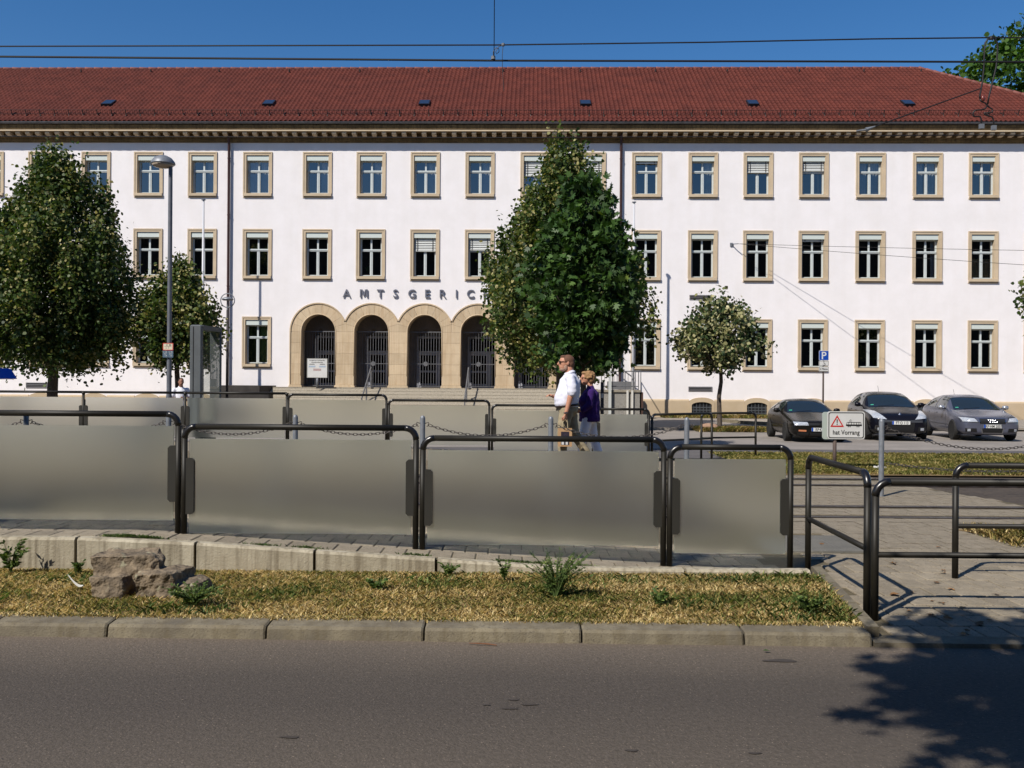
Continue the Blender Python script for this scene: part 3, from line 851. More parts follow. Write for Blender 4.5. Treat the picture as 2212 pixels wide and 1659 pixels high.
# porch behind the arches
q = MB(); X0, X1 = ENT0 - 0.2, ENT1 + 0.2
q.add([(X0, .76, LAND), (X1, .76, LAND), (X1, 2.6, LAND), (X0, 2.6, LAND), (X0, .76, 5.6), (X1, .76, 5.6), (X1, 2.6, 5.6), (X0, 2.6, 5.6)], [(0, 1, 2, 3), (4, 7, 6, 5), (2, 6, 7, 3), (0, 3, 7, 4), (1, 5, 6, 2)])
q.add([(X0, .0, LAND + .002), (X1, .0, LAND + .002), (X1, .76, LAND + .002), (X0, .76, LAND + .002)], [(0, 1, 2, 3)])
porch = q.build('porch', M_porch, court, fix=False)
for ac in ARCH:
    # door frames of the porch, with black glass
    q = MB()
    q.ring(-0.78, 0.78, LAND + 0.01, 4.0, 0.10, 2.30, 2.42); q.box(-0.68, 0.68, 2.30, 2.42, 3.15, 3.27); q.box(0.28, 0.40, 2.30, 2.42, LAND + 0.11, 3.15)
    q.ring(-0.68, 0.28, LAND + 0.11, 3.15, 0.09, 2.27, 2.36); q.box(-0.59, 0.19, 2.28, 2.36, 2.2, 2.29)
    d = q.build('door', M_doorframe, court, (ac + 0.12, 0, 0))
    q = MB(); q.box(-0.70, 0.70, 2.37, 2.39, LAND + 0.08, 3.92); q.build('door_glass', mat('black_glass', (0.004, 0.004, 0.005), rough=0.08, spec=0.5), d)
    # iron gate with sunburst fan
    q = MB(); gy = 0.50
    zt = 4.10
    for k in range(13):
        x = -0.78 + 0.13 * k; q.box(x - 0.010, x + 0.010, gy - 0.010, gy + 0.010, LAND + 0.04, zt)
    q.box(-0.82, 0.82, gy - 0.015, gy + 0.015, zt, zt + 0.045); q.box(-0.80, 0.80, gy - 0.013, gy + 0.013, 2.57, 2.60); q.box(-0.80, 0.80, gy - 0.012, gy + 0.012, LAND + 0.06, LAND + 0.09)
    gt = q.build('gate', M_iron, court, (ac, 0, 0))
    q = MB(); q.tube([(0.14 * math.cos(t) + 0.0, gy, zt + 0.04 + 0.18 * math.sin(t)) for t in np.linspace(0, PI, 12)], 0.012, 6)
    for k in range(1, 12):
        t = PI * k / 12; r0, r1 = 0.2, 0.70 if k % 2 else 0.79
        q.tube([(r0 * math.cos(t), gy, zt + 0.05 + r0 * math.sin(t)), (r1 * math.cos(t), gy, zt + 0.03 + r1 * math.sin(t) * 0.97)], 0.009, 5)
    q.build('fan_grille', M_iron, gt)
    q = MB(); q.lathe([(0.0, -0.02), (0.11, -0.02), (0.115, 0.0), (0.11, 0.02), (0.0, 0.02)], (0, gy, 2.585), 20, 0, 'Y'); q.build('lock_disc', M_iron, gt, smooth=False)

# --- cornice
def prof_ext(name, prof, u0, u1, m, y_end=0.0):
    q = MB(); q.prism(prof, u0, u1, 'YZ'); return q.build(name, m, court)
CU0, CU1 = UMIN - 0.6, UMAX + 0.65
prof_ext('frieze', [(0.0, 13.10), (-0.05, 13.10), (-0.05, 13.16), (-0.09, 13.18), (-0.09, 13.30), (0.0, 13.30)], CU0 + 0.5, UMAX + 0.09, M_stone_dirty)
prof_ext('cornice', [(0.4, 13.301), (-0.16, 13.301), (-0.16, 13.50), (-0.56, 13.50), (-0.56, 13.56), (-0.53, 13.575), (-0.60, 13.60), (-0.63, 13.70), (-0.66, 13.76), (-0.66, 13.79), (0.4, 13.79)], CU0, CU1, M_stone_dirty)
prof_ext('cornice_fillet', [(-0.562, 13.505), (-0.585, 13.505), (-0.585, 13.57), (-0.562, 13.57)], CU0, CU1, M_stone)
q = MB(); q.prism([(0.0, 0.0), (-0.30, 0.03), (-0.34, 0.06), (-0.34, 0.085), (-0.36, 0.085), (-0.36, 0.17), (0.0, 0.17)], -0.10, 0.10, 'YZ'); me_mod = q.mesh('modillion', M_stone)
u = -26.9
while u < CU1 - 0.1:
    inst('modillion', me_mod, court, (u, -0.162, 13.327)); u += 0.4725
q = MB(); gp = [(-0.60 + 0.09 * math.cos(t) - 0.10, 13.90 + 0.09 * math.sin(t)) for t in np.linspace(PI, 2 * PI, 9)]
q.prism([*gp, (gp[-1][0] - 0.012, gp[-1][1]), *[(-0.70 + 0.078 * math.cos(t), 13.90 + 0.078 * math.sin(t)) for t in np.linspace(2 * PI, PI, 9)]], CU0, CU1 + 0.1, 'YZ'); q.build('gutter', M_zinc, court)

# --- downpipes
for u, drop0 in ((-13.58, 0.2), (5.09, 0.2)):
    q = MB(); q.tube([(u, -0.30, 13.45), (u, -0.22, 13.3), (u, -0.13, 13.05), (u, -0.13, 0.3)], 0.062, 10)
    for z in (12.3, 9.6, 6.2, 3.0, 1.2): q.lathe([(0.062, 0), (0.075, 0.005), (0.075, 0.05), (0.062, 0.055)], (u, -0.13, z), 10)
    auto_smooth(q.build('downpipe', M_pipe, court))

# --- roof
EV, EZ, RV, RZ = -0.72, 13.93, 6.1, 18.72
HIPU = 21.55; EU = CU1 + 0.05
slope = Vector((0, RV - EV, RZ - EZ)); SL = slope.length; sd = slope.normalized(); nrm = Vector((0, -sd.z, sd.y))
roof = empty('roof', (0, 0, 0), 0, court)
q = MB()
q.add([(CU0, EV + .05, EZ - .04), (EU, EV + .05, EZ - .04), (HIPU, RV, RZ - .05), (CU0, RV, RZ - .05)], [(0, 1, 2, 3)])
q.add([(EU, EV + .05, EZ - .04), (EU, 13.7, EZ - .04), (HIPU, RV + .01, RZ - .05)], [(0, 1, 2)])
q.add([(EU, 13.7, EZ - .04), (CU0, 13.7, EZ - .04), (CU0, RV + .01, RZ - .05), (HIPU, RV + .01, RZ - .05)], [(0, 1, 2, 3)])
q.build('roof_deck', mat('roof_deck', S(92, 46, 38), rough=0.9), roof, fix=False)
TW, NR = 0.2185, 23
TL = SL / NR
sec = [(-0.5, 0.0), (-0.36, 0.042), (-0.2, 0.052), (-0.04, 0.034), (0.12, 0.004), (0.32, -0.006), (0.5, 0.0)]
def tile_pts(u, s0, clip=None):
    P0, P1 = [], []
    for (x, h) in sec:
        for s, lift, P in ((s0, 0.034, P0), (s0 + TL * 1.04, 0.004, P1)):
            p = Vector((0, EV, EZ)) + sd * s + nrm * (h + lift)
            P.append((u + x * TW, p.y, p.z))
    base = [(P0[k][0], P0[k][1] + nrm.y * -0.03, P0[k][2] - 0.03) for k in range(len(sec))]
    return P0, P1, base
k = len(sec)
tf = [(i, i + 1, k + i + 1, k + i) for i in range(k - 1)] + [(2 * k + i, 2 * k + i + 1, i + 1, i) for i in range(k - 1)]
# single bottom-row tiles as objects sharing one mesh
q = MB(); P0, P1, base = tile_pts(0, -0.03); q.add(P0 + P1 + base, tf); me_tile = q.mesh('roof_tile', M_tile, smooth=False, fix=False)
q = MB(); P0, P1, base = tile_pts(0, -0.03 + TL); q.add(P0 + P1 + base, tf); me_tile2 = q.mesh('roof_tile', M_tile, fix=False)
ncol = int((EU - CU0) / TW)
allv, allf = [], []
cnt = 0
for c in range(ncol):
    u = CU0 + TW * (c + 0.5)
    for r in range(NR):
        s0 = -0.03 + r * TL
        ulim = EU + (HIPU - EU) * min(1, (s0 + TL * 0.5) / SL)
        if u > ulim - 0.02: continue
        if r == 0 and -26.5 < u < 26 and cnt < 298:
            inst('roof_tile', me_tile, roof, (u, 0, rng.uniform(-.004, .004))); cnt += 1; continue
        if r == 1 and 5 < u < 18 and cnt < 298:
            inst('roof_tile', me_tile2, roof, (u, 0, rng.uniform(-.004, .004))); cnt += 1; continue
        P0, P1, base = tile_pts(u + rng.uniform(-.004, .004), s0)
        o0 = len(allv); dz = rng.uniform(-.004, .006)
        allv.extend([(x, y, z + dz) for (x, y, z) in P0 + P1 + base]); allf.extend([tuple(i + o0 for i in f) for f in tf])
so = soup('roof_tile_field', allv, allf, M_tile, None, roof, 'stuff')
# ridge and hip tiles
def capline(p, q_, n):
    p, q_ = Vector(p), Vector(q_)
    for i in range(n):
        a = p + (q_ - p) * (i / n); c = p + (q_ - p) * ((i + 1.06) / n)
        m_ = MB(); m_.tube([a, a + (c - a) * 0.12, c], [0.115, 0.105, 0.085], 8); m_.build('ridge_tile', M_ridge, roof, smooth=True)
capline((CU0 + 6, RV, RZ - 0.01), (HIPU, RV, RZ - 0.01), 100)
capline((HIPU, RV, RZ), (EU, EV, EZ + 0.05), 24)
# vent tiles near the ridge
q = MB(); q.tube([(0, 0, 0), (0, -0.05, 0.12)], [0.05, 0.035], 8); me_v = q.mesh('vent_cap', M_iron_dark)
for u in [-23.5, -19.7, -16.0, -12.2, -8.4, -4.7, -0.7, 3.4, 7.4, 11.2, 15.0, 18.4, 21.4]:
    p = Vector((0, EV, EZ)) + sd * (SL - 0.75) + nrm * 0.06
    inst('vent_cap', me_v, roof, (u, p.y, p.z))
# skylights
q = MB()
for s0_, s1_, mi in ((0.0, 0.70, 0),):
    pass
def on_roof(u, s, h):
    p = Vector((0, EV, EZ)) + sd * s + nrm * h; return (u, p.y, p.z)
for u in (-20.0, -12.05, -4.4, 3.45, 11.55, 19.0):
    q = MB(); s0_, s1_, w_ = 2.02, 2.72, 0.26
    h0 = 0.16
    vs = [on_roof(u - w_, s0_, 0), on_roof(u + w_, s0_, 0), on_roof(u + w_, s1_, 0), on_roof(u - w_, s1_, 0), on_roof(u - w_, s0_, h0), on_roof(u + w_, s0_, h0), on_roof(u + w_, s1_, h0 * .8), on_roof(u - w_, s1_, h0 * .8)]
    q.add(vs, [(0, 1, 5, 4), (1, 2, 6, 5), (2, 3, 7, 6), (3, 0, 4, 7), (4, 5, 6, 7)])
    sk = q.build('skylight', mat('skylight_metal', S(46, 48, 56), rough=0.5, metal=0.4), roof)
    q = MB(); q.add([on_roof(u - w_ * .86, s0_ + .05, h0 + .004), on_roof(u + w_ * .86, s0_ + .05, h0 + .004), on_roof(u + w_ * .86, s1_ - .05, h0 * .8 + .006), on_roof(u - w_ * .86, s1_ - .05, h0 * .8 + .006)], [(0, 1, 2, 3)])
    q.build('glass', mat('skylight_glass', (0.03, 0.035, 0.05), rough=0.06, spec=1.0, coat=0.6), sk)
# snow guard: brackets and a grid
sg = empty('snow_guard', (0, 0, 0), 0, roof)
q = MB(); s_ = 0.72
for (h_, hh_) in ((0.10, 0.012), (0.29, 0.012)):
    q.tube([on_roof(CU0, s_, h_), on_roof(EU - 0.8, s_, h_)], hh_, 5)
q.build('guard_rail', M_iron_dark, sg)
q = MB(); u = -27.0
while u < EU - 0.9:
    p0, p1 = on_roof(u, s_, 0.10), on_roof(u, s_, 0.30); q.tube([p0, p1], 0.007, 4, False); u += 0.11
o = q.build('guard_bars', M_iron_dark, sg); o['kind'] = 'stuff'
q = MB(); q.tube([on_roof(0, s_ - 0.10, 0.02), on_roof(0, s_ - 0.02, 0.08), on_roof(0, s_, 0.32)], 0.022, 5); q.tube([on_roof(0, s_ + .35, 0.07), on_roof(0, s_, 0.10)], 0.014, 5); me_br = q.mesh('guard_bracket', M_iron_dark)
u = -26.8
while u < EU - 0.9:
    inst('guard_bracket', me_br, sg, (u, 0, 0)); u += 0.69

# --- vents in the wall
def vent(u, z, w=1.12, h=0.22):
    q = MB(); q.ring(-w / 2, w / 2, 0, h, 0.035, -0.03, 0.0); q.box(-w / 2 + .03, w / 2 - .03, -0.006, -0.002, 0.03, h - 0.03, 1)
    for k in range(2): z_ = 0.05 + 0.068 * k; q.obox((0, -0.018, z_ + 0.035), (w - 0.06, 0.03, 0.02), Matrix.Rotation(rad(35), 3, 'X'))
    q.build('wall_vent', [M_vent, M_black], court, (u, 0, z))
vent(8.93, 5.70); vent(8.91, 1.37); vent(-22.85, 1.30, 1.05, 0.26)

# --- lettering
def letter_mesh(ch, h):
    cu = bpy.data.curves.new('letter', 'FONT'); cu.body = ch; cu.size = h / 0.69; cu.extrude = 0.025; cu.offset = 0.004; cu.align_x = 'CENTER'
    cu.resolution_u = 4
    me = bake(bpy.data.objects.new('tmp', cu))
    me.materials.clear(); me.materials.append(M_letter); me.name = 'letter'
    return me
def m_mesh(h):
    q = MB(); w, t = h * 0.50, h * 0.16
    for sx in (-1, 1):
        q.prism([(sx * w, 0), (sx * (w - t), 0), (sx * (w - t * 1.1), h), (sx * w * 0.96, h)], -0.026, 0.024)
        q.prism([(sx * (w - t * 1.05), h * 0.985), (sx * (w - t * 2.1), h * 0.985), (sx * -0.055 * h, h * 0.18), (sx * 0.075 * h, h * 0.18)], -0.024 - 0.001 * sx, 0.022)
    q.v = [(x, z, -y) for (x, y, z) in q.v]
    return q.mesh('letter', M_letter)
sgn = empty('lettering', (0, 0, 0), 0, court)
LU = [-7.91, -7.09, -6.305, -5.575, -4.79, -4.06, -3.34, -2.67, -2.0, -1.22, -0.45]
for ch, u in zip('AMTSGERICHT', LU):
    o = inst('letter', m_mesh(0.375) if ch == 'M' else letter_mesh(ch, 0.375), sgn, (u, -0.05, 5.735), (rad(90), 0, 0))

# --- entrance steps: each tread a run of separate slabs
steps = empty('entrance_steps', (0, 0, 0), 0, court)
SU0, SU1 = -11.2, 4.0
NS = 9; rise = (LAND - 0.10) / NS
for k in range(NS):
    v1 = -0.95 - 0.31 * k; z1 = LAND - rise * k
    back = 0.0 if k == 0 else v1 + 0.30
    x = SU0; kk = 0
    while x < SU1 - 0.01:
        L1 = min(1.75 if (k + kk) % 2 else 1.45, SU1 - x)
        q = MB(); q.cbox(x + 0.004, x + L1 - 0.004, v1, back if k else -0.001, z1 - rise + 0.002, z1, 0.008); q.build('step_slab', M_step, steps)
        x += L1; kk += 1
q = MB(); q.prism([(-0.1, 0.0), (-0.2, LAND - .06)] + [p for k in range(NS) for p in ((-0.97 - 0.31 * k, LAND - rise * k - .02), (-0.97 - 0.31 * k, LAND - rise * (k + 1) - .02))][:0] + [(-1.0, LAND - .06), (-3.75, 0.05), (-3.75, 0.0)], SU0 + .02, SU1 - .02, 'YZ'); q.build('step_core', M_step, steps)
# low dark planter wall left of the steps
q = MB(); q.box(-13.3, -11.22, -2.9, -0.2, 0.1, 1.50); q.box(-12.6, -10.6, -3.6, -2.92, 0.1, 1.22)
q.build('planter_wall', mat('dark_stone', S(74, 70, 66), S(58, 54, 52), scale=3, rough=0.9), steps)
# handrails on the steps
for u in (-6.55, -2.0):
    q = MB()
    a = (u, -1.0, LAND + 0.95); c = (u, -3.35, 0.95)
    q.tube([a, c], 0.035, 8); 
    q.box(u - 0.03, u + 0.03, -1.06, -0.98, LAND, LAND + 0.93); q.box(u - 0.03, u + 0.03, -3.35, -3.29, 0.2, 0.97); q.box(u - 0.03, u + 0.03, -2.2, -2.14, 0.78, 1.66)
    q.build('handrail', M_iron, steps)
# granite side block with lift and railings
blk = empty('side_landing', (0, 0, 0), 0, court)
q = MB(); q.box(4.02, 5.75, -2.7, -0.2, 0.05, 1.32); q.build('granite_block', M_granite, blk)
q = MB(); q.cbox(3.98, 5.80, -2.76, -0.2, 1.322, 1.42, 0.01); q.build('cap_slab', M_step, blk)
q = MB()
for (p0, p1) in (((4.05, -2.6, 2.25), (5.7, -2.6, 2.25)), ((4.05, -2.6, 1.58), (5.7, -2.6, 1.58))): q.tube([p0, p1], 0.022, 6)
for x in (4.05, 4.55, 5.1, 5.7): q.tube([(x, -2.6, 1.42), (x, -2.6, 2.25)], 0.02, 6)
q.build('landing_railing', M_iron, blk)
q = MB(); q.tube([(4.35, -0.5, 2.95), (5.75, -0.5, 1.95)], 0.03, 6)
for i in range(7): x = 4.35 + 0.22 * i; q.tube([(x, -0.5, 1.42), (x, -0.5, 2.95 - 0.714 * (x - 4.35))], 0.012, 5)
q.build('stair_railing', M_iron, blk)
q = MB(); q.box(4.45, 5.72, -0.9, -0.75, 1.43, 1.80); q.build('lift_panel', mat('lift_grey', S(112, 112, 114), rough=0.6), blk)
q = MB(); q.box(4.35, 4.47, -2.9, -2.77, 0.1, 2.3); q.build('lift_post', mat('lift_white', S(206, 208, 204), rough=0.5), blk)
q = MB(); q.box(5.15, 5.24, -2.80, -2.76, 0.1, 1.40); q.box(5.36, 5.45, -2.80, -2.76, 0.1, 1.40); q.build('white_strip', mat('strip_white', S(222, 218, 208), rough=0.6), blk)
q = MB(); q.tube([(5.8, -0.4, 2.3), (5.8, -0.4, 1.42)], 0.02, 6); q.tube([(5.8, -0.4, 2.3), (5.8, -2.6, 2.3), (5.8, -2.6, 1.42)], 0.02, 6); q.build('corner_railing', M_iron, blk)
q = MB(); q.box(5.82, 5.9, -2.7, -0.3, 0.1, 1.32); q.build('side_slab', mat('brown_board', S(84, 60, 52), rough=0.8), blk)
# ================================================================== fences, posts, signs, lamps, wires
M_tube = mat('dark_olive_paint', S(62, 58, 48), S(52, 48, 40), scale=12, rough=0.5, spec=0.3, k=0.34)
M_elbow = mat('black_elbow', S(34, 32, 32), rough=0.3, spec=0.6, k=0.6)
M_brk = mat('bracket_dark', S(56, 54, 48), rough=0.6, k=0.6)
M_frost = frostmat('frosted_glass')
M_gedge = mat('glass_edge', S(150, 176, 160), rough=0.2, spec=0.6)
M_galv = mat('galvanised', S(142, 146, 152), S(124, 128, 134), scale=14, rough=0.5, metal=0.3)
M_chain = mat('chain_steel', S(112, 106, 101), S(84, 78, 74), scale=30, rough=0.5, metal=0.5)
M_signw = mat('sign_white', S(228, 227, 224), S(219, 218, 214), scale=3, rough=0.5)
M_signback = mat('sign_back', S(180, 190, 182), rough=0.5)
M_ink = mat('sign_black', (0.012, 0.012, 0.012), rough=0.5)
M_red = mat('sign_red', S(206, 40, 34), rough=0.45)
M_blue = mat('sign_blue', S(16, 76, 178), rough=0.4)
M_pole = mat('pole_grey', S(112, 114, 120), S(98, 100, 106), scale=6, rough=0.5, metal=0.2)
M_rust = mat('pole_brown', S(92, 76, 68), S(74, 62, 58), scale=12, rough=0.7)

def text_mesh(body, size, m, extrude=0.0015, bold=0.0, align='CENTER'):
    cu = bpy.data.curves.new('writing', 'FONT'); cu.body = body; cu.size = size; cu.extrude = extrude; cu.offset = bold; cu.align_x = align; cu.resolution_u = 3
    me = bake(bpy.data.objects.new('tmp', cu))
    me.materials.clear(); me.materials.append(m); me.name = 'writing'
    return me

def bend(p0, p1, zt, zb0, zb1, r=0.10, n=5):
    """bracket-shaped path: up at p0, across at zt, down at p1; returns three pieces + elbows"""
    p0, p1 = Vector((p0[0], p0[1], 0)), Vector((p1[0], p1[1], 0)); d = (p1 - p0).normalized()
    up = Vector((0, 0, 1))
    e0 = [p0 + d * (r - r * math.cos(t)) + up * (zt - r + r * math.sin(t)) for t in np.linspace(0, PI / 2, n + 1)]
    e1 = [p1 - d * (r - r * math.cos(t)) + up * (zt - r + r * math.sin(t)) for t in np.linspace(PI / 2, 0, n + 1)]
    return e0, e1, p0 + up * zb0, p1 + up * zb1

def fence_panel(p0, p1, zt, zb0, zb1, label, group, glass=True, lower=None, left=True, right=True, name='glass_fence', cat='glass fence'):
    mid = Vector(((p0[0] + p1[0]) / 2, (p0[1] + p1[1]) / 2, 0)); 
    root = empty(name, (mid.x, mid.y, min(zb0, zb1))); tag(root, label, cat, group)
    off = Vector((mid.x, mid.y, min(zb0, zb1)))
    R = 0.026
    e0, e1, b0, b1 = bend(p0, p1, zt, zb0, zb1)
    sub = lambda ps: [Vector(p) - off for p in ps]
    a = e0[-1] if left else Vector((p0[0], p0[1], zt)); c = e1[0] if right else Vector((p1[0], p1[1], zt))
    q = MB(); q.tube(sub([a, c]), R, 12); q.build('top_rail', M_tube, root, smooth=True)
    if left:
        q = MB(); q.tube(sub(e0), R * 1.06, 12); q.build('elbow', M_elbow, root, smooth=True)
        q = MB(); q.tube(sub([b0 - Vector((0, 0, .05)), e0[0]]), R, 12); q.build('post', M_tube, root, smooth=True)
    if right:
        q = MB(); q.tube(sub(e1), R * 1.06, 12); q.build('elbow', M_elbow, root, smooth=True)
        q = MB(); q.tube(sub([b1 - Vector((0, 0, .05)), e1[-1]]), R, 12); q.build('post', M_tube, root, smooth=True)
    if lower is not None:
        q = MB(); q.tube(sub([Vector((p0[0], p0[1], lower)), Vector((p1[0], p1[1], lower))]), 0.021, 10); q.build('lower_rail', M_tube, root, smooth=True)
    if glass:
        x0, x1 = p0[0] - off.x + 0.042, p1[0] - off.x - 0.042; y = p0[1] - off.y; g0, g1 = zt - 0.93 - off.z, zt - 0.105 - off.z
        q = MB()
        q.add([(x0, y, g0), (x1, y, g0), (x1, y, g1), (x0, y, g1)], [(0, 1, 2, 3)], 0)
        q.add([(x0, y, g1), (x1, y, g1), (x1, y + .01, g1), (x0, y + .01, g1), (x0, y, g0), (x1, y, g0), (x1, y + .01, g0), (x0, y + .01, g0)], [(0, 1, 2, 3), (4, 7, 6, 5), (0, 3, 7, 4), (1, 5, 6, 2)], 1)
        q.build('glass_pane', [M_frost, M_gedge], root, fix=False)
        for x in ((x0, x1)):
            s = 1 if x == x0 else -1
            for yy in (y - 0.012, y + 0.016):
                q = MB(); zc = zt - 0.52 - off.z
                xa, xb = x - s * 0.03, x + s * 0.045
                q.prism([(xa, zc - .245), (xb - s * .02, zc - .245), (xb, zc - .225), (xb, zc + .225), (xb - s * .02, zc + .245), (xa, zc + .245)], yy - 0.006, yy + 0.006); q.build('clamp_plate', M_brk, root)
    return root

NG = 'frosted glass panels along the near platform'; FG = 'frosted glass panels along the far platform'
NY, FY = 8.1, 19.3
fence_panel((-5.03, NY), (-2.915, NY), 1.366, gz(-5), gz(-2.9), 'frosted glass panel with dark tube frame behind the boulder, topmost on the near ramp', NG)
fence_panel((-7.2, NY), (-5.09, NY), 1.42, gz(-7), gz(-5), 'frosted glass panel at the upper end of the near ramp, cut by the picture edge', NG)
fence_panel((-2.86, NY), (-0.835, NY), 1.258, gz(-2.86), gz(-.8), 'frosted glass panel with dark tube frame, second up the near ramp', NG)
fence_panel((-0.775, NY), (1.333, NY), 1.172, gz(-.77), gz(1.33), 'frosted glass panel with dark tube frame behind the bushy green weed', NG)
fence_panel((1.388, NY), (2.443, NY), 1.11, gz(1.39), gz(2.44), 'narrow frosted glass panel with dark tube frame at the foot of the near ramp', NG)
# far side
fence_panel((-2.565, FY), (-0.47, FY), 1.297, fz(-2.5), fz(-.5), 'frosted glass panel in front of the middle of the courthouse steps, across the tracks', FG)
fence_panel((-0.41, FY), (1.70, FY), 1.206, fz(-.4), fz(1.7), 'frosted glass panel behind the walking couple, across the tracks', FG)
fence_panel((1.755, FY), (2.858, FY), 1.14, fz(1.8), fz(2.86), 'narrow frosted glass panel beside the woman in purple, across the tracks', FG)
fence_panel((-4.66, FY), (-2.615, FY), 1.398, fz(-4.6), fz(-2.6), 'frosted glass panel before the left part of the courthouse steps, across the tracks', FG)
# the level far fence: rail with T-posts
xs_ = [-15.3, -13.18, -11.06, -8.93, -6.81, -4.69]
for i in range(len(xs_) - 1):
    lab = ['frosted glass panel beyond the left picture edge across the tracks', 'frosted glass panel next to the leftmost one across the tracks', 'frosted glass panel across the tracks below the blue car with raised tailgate',
           'frosted glass panel across the tracks in front of the large linden trunk', 'frosted glass panel across the tracks in front of the glass display case'][i]
    fence_panel((xs_[i], FY), (xs_[i + 1], FY), 1.42, 0.4, 0.4, lab, FG, left=False, right=False)
    root = bpy.data.objects[-1] if False else None
for x in xs_[1:]:
    q = MB(); q.tube([(0, 0, -0.05), (0, 0, 1.015)], 0.026, 12); q.tube([(0, 0, 0.96), (0, 0, 1.03)], [0.026, 0.045], 10)
    o = q.build('fence_post', M_tube, None, (x, FY, 0.40), smooth=True)
    nm = {-13.18: 'outside the left picture edge', -11.06: 'at the left picture edge', -8.93: 'left of the street lamp', -6.81: 'under the glass display case', -4.69: 'before the dark planter wall'}[x]
    tag(o, 'dark tube post of the far glass fence ' + nm, 'fence post', 'posts of the far glass fence')

# open railings around the crossing
fence_panel((2.58, 8.04), (2.525, 6.56), 1.035, 0.03, 0.03, 'short dark tube railing running toward the road beside the grass bed', 'open tube railings', glass=False, lower=0.50, name='railing', cat='railing')
fence_panel((2.545, 6.47), (7.2, 6.44), 0.985, 0.03, 0.03, 'long dark tube railing along the road side of the crossing', 'open tube railings', glass=False, lower=0.475, name='railing', cat='railing')
fence_panel((3.776, 7.868), (8.8, 7.84), 0.985, 0.03, 0.03, 'dark tube railing at the right edge on the track side of the crossing', 'open tube railings', glass=False, lower=0.47, name='railing', cat='railing')
fence_panel((2.94, 19.4), (4.42, 20.45), 1.03, 0.03, 0.03, 'far dark tube railing next to the narrow glass panel', 'open tube railings', glass=False, lower=0.48, name='railing', cat='railing')
fence_panel((4.22, 20.6), (5.55, 21.06), 1.03, 0.03, 0.03, 'far dark tube railing in front of the small flowering tree', 'open tube railings', glass=False, lower=0.48, name='railing', cat='railing')

# chain posts and chains between the tracks
CPX = [-9.2, -7.163, -5.061, -3.191, -1.314, 0.577, 2.583, 5.457, 8.6]
CY = 13.66
lb = ['outside the picture on the left', 'at the far left below the large linden', 'below the street lamp', 'before the left glass panels, under the steps handrail', 'before the courthouse steps, just left of the middle', 'beside the man with the paper bag', 'right of the couple, before the open railing', 'tall, standing free on the crossing before the black hatchback', 'outside the picture on the right']
for x, l in zip(CPX, lb):
    q = MB(); q.lathe([(0.038, -0.05), (0.038, 1.10), (0.034, 1.125), (0.02, 1.142), (0.0, 1.147)], (0, 0, 0), 14)
    o = auto_smooth(q.build('chain_post', M_galv, None, (x, CY, 0.03)))
    q = MB()
    for s in (-1, 1): q.tube([(s * .036, 0, 1.03), (s * .085, 0, 1.045), (s * .09, 0, 1.0), (s * .06, 0, 0.985)], 0.007, 6)
    q.build('chain_hook', M_chain, o)
    tag(o, 'grey steel chain post ' + l, 'chain post', 'chain posts between the tracks')
q = MB()
lk = []
for k in range(16):
    t = 2 * PI * k / 16; lk.append((0.036 * math.copysign(abs(math.cos(t)) ** 0.7, math.cos(t)), 0, 0.017 * math.sin(t)))
q.tube(lk, 0.0052, 5, False, 0, True); me_link = q.mesh('chain_link', M_chain, smooth=True)
def chain(p0, p1, sag, label, m=None):
    p0, p1 = Vector(p0), Vector(p1); L_ = (p1 - p0).length
    root = empty('chain', p0); tag(root, label, 'chain', 'chains between the chain posts')
    n = int((L_ + 2.6 * sag * sag / L_) / 0.056); pts = []
    for i in range(n + 1):
        t = i / n; p = p0 + (p1 - p0) * t; p.z -= 4 * sag * t * (1 - t); pts.append(p - p0)
    for i in range(n):
        c = (pts[i] + pts[i + 1]) / 2; d = pts[i + 1] - pts[i]
        o = inst('chain_link', me_link, root, c, (rad(90) * (i % 2) + 0.3, -math.atan2(d.z, d.x), 0))
cl = ['left of the post below the large linden', 'between the two leftmost posts', 'below the glass display case', 'before the dark info board arch', 'in front of the glass panel left of the couple', 'crossing in front of the walking couple', 'right of the couple beside the open railing', 'hanging before the black and the grey car']
for i in range(8):
    sg_ = [0.18, 0.18, 0.16, 0.15, 0.155, 0.17, 0.24, 0.30][i]
    if i == 6: continue
    chain((CPX[i] + 0.085, CY, 1.04), (CPX[i + 1] - 0.085, CY, 1.04), sg_, 'steel link chain ' + cl[i])
chain((5.54, CY, 0.52), (8.5, CY, 0.50), 0.10, 'lower steel link chain on the free-standing crossing post')

# tram priority sign
t = empty('tram_sign', (6.26, 17.94, 0.03)); tag(t, 'white rectangular tram priority sign with red triangle before the parked cars', 'sign')
q = MB(); q.tube([(0, 0, -.05), (0, 0, 0.60)], 0.036, 12); q.build('pole', M_rust, t, smooth=True)
def rrect(x0, x1, z0, z1, r, n=5):
    pts = []
    for cx, cz, a0 in ((x1 - r, z0 + r, -PI / 2), (x1 - r, z1 - r, 0), (x0 + r, z1 - r, PI / 2), (x0 + r, z0 + r, PI)):
        for k in range(n + 1): a = a0 + PI / 2 * k / n; pts.append((cx + r * math.cos(a), cz + r * math.sin(a)))
    return pts
SZ0, SZ1, SX0, SX1 = 0.60, 1.135, -0.16, 0.56
q = MB(); q.prism(rrect(SX0 - 0.07, SX1 - 0.08, SZ0 - .01, SZ1 - 0.015, 0.05), 0.03, 0.05); q.build('rear_panel', M_signback, t)
q = MB(); q.prism(rrect(SX0, SX1, SZ0, SZ1, 0.05), -0.055, -0.03); pn = q.build('panel', M_signw, t)
def band(poly_o, poly_i, y0, m, name, parent):
    q = MB(); n = len(poly_o)
    vs = [(a, y0, c) for a, c in poly_o] + [(a, y0, c) for a, c in poly_i]
    q.add(vs, [(i, (i + 1) % n, n + (i + 1) % n, n + i) for i in range(n)]); return q.build(name, m, parent)
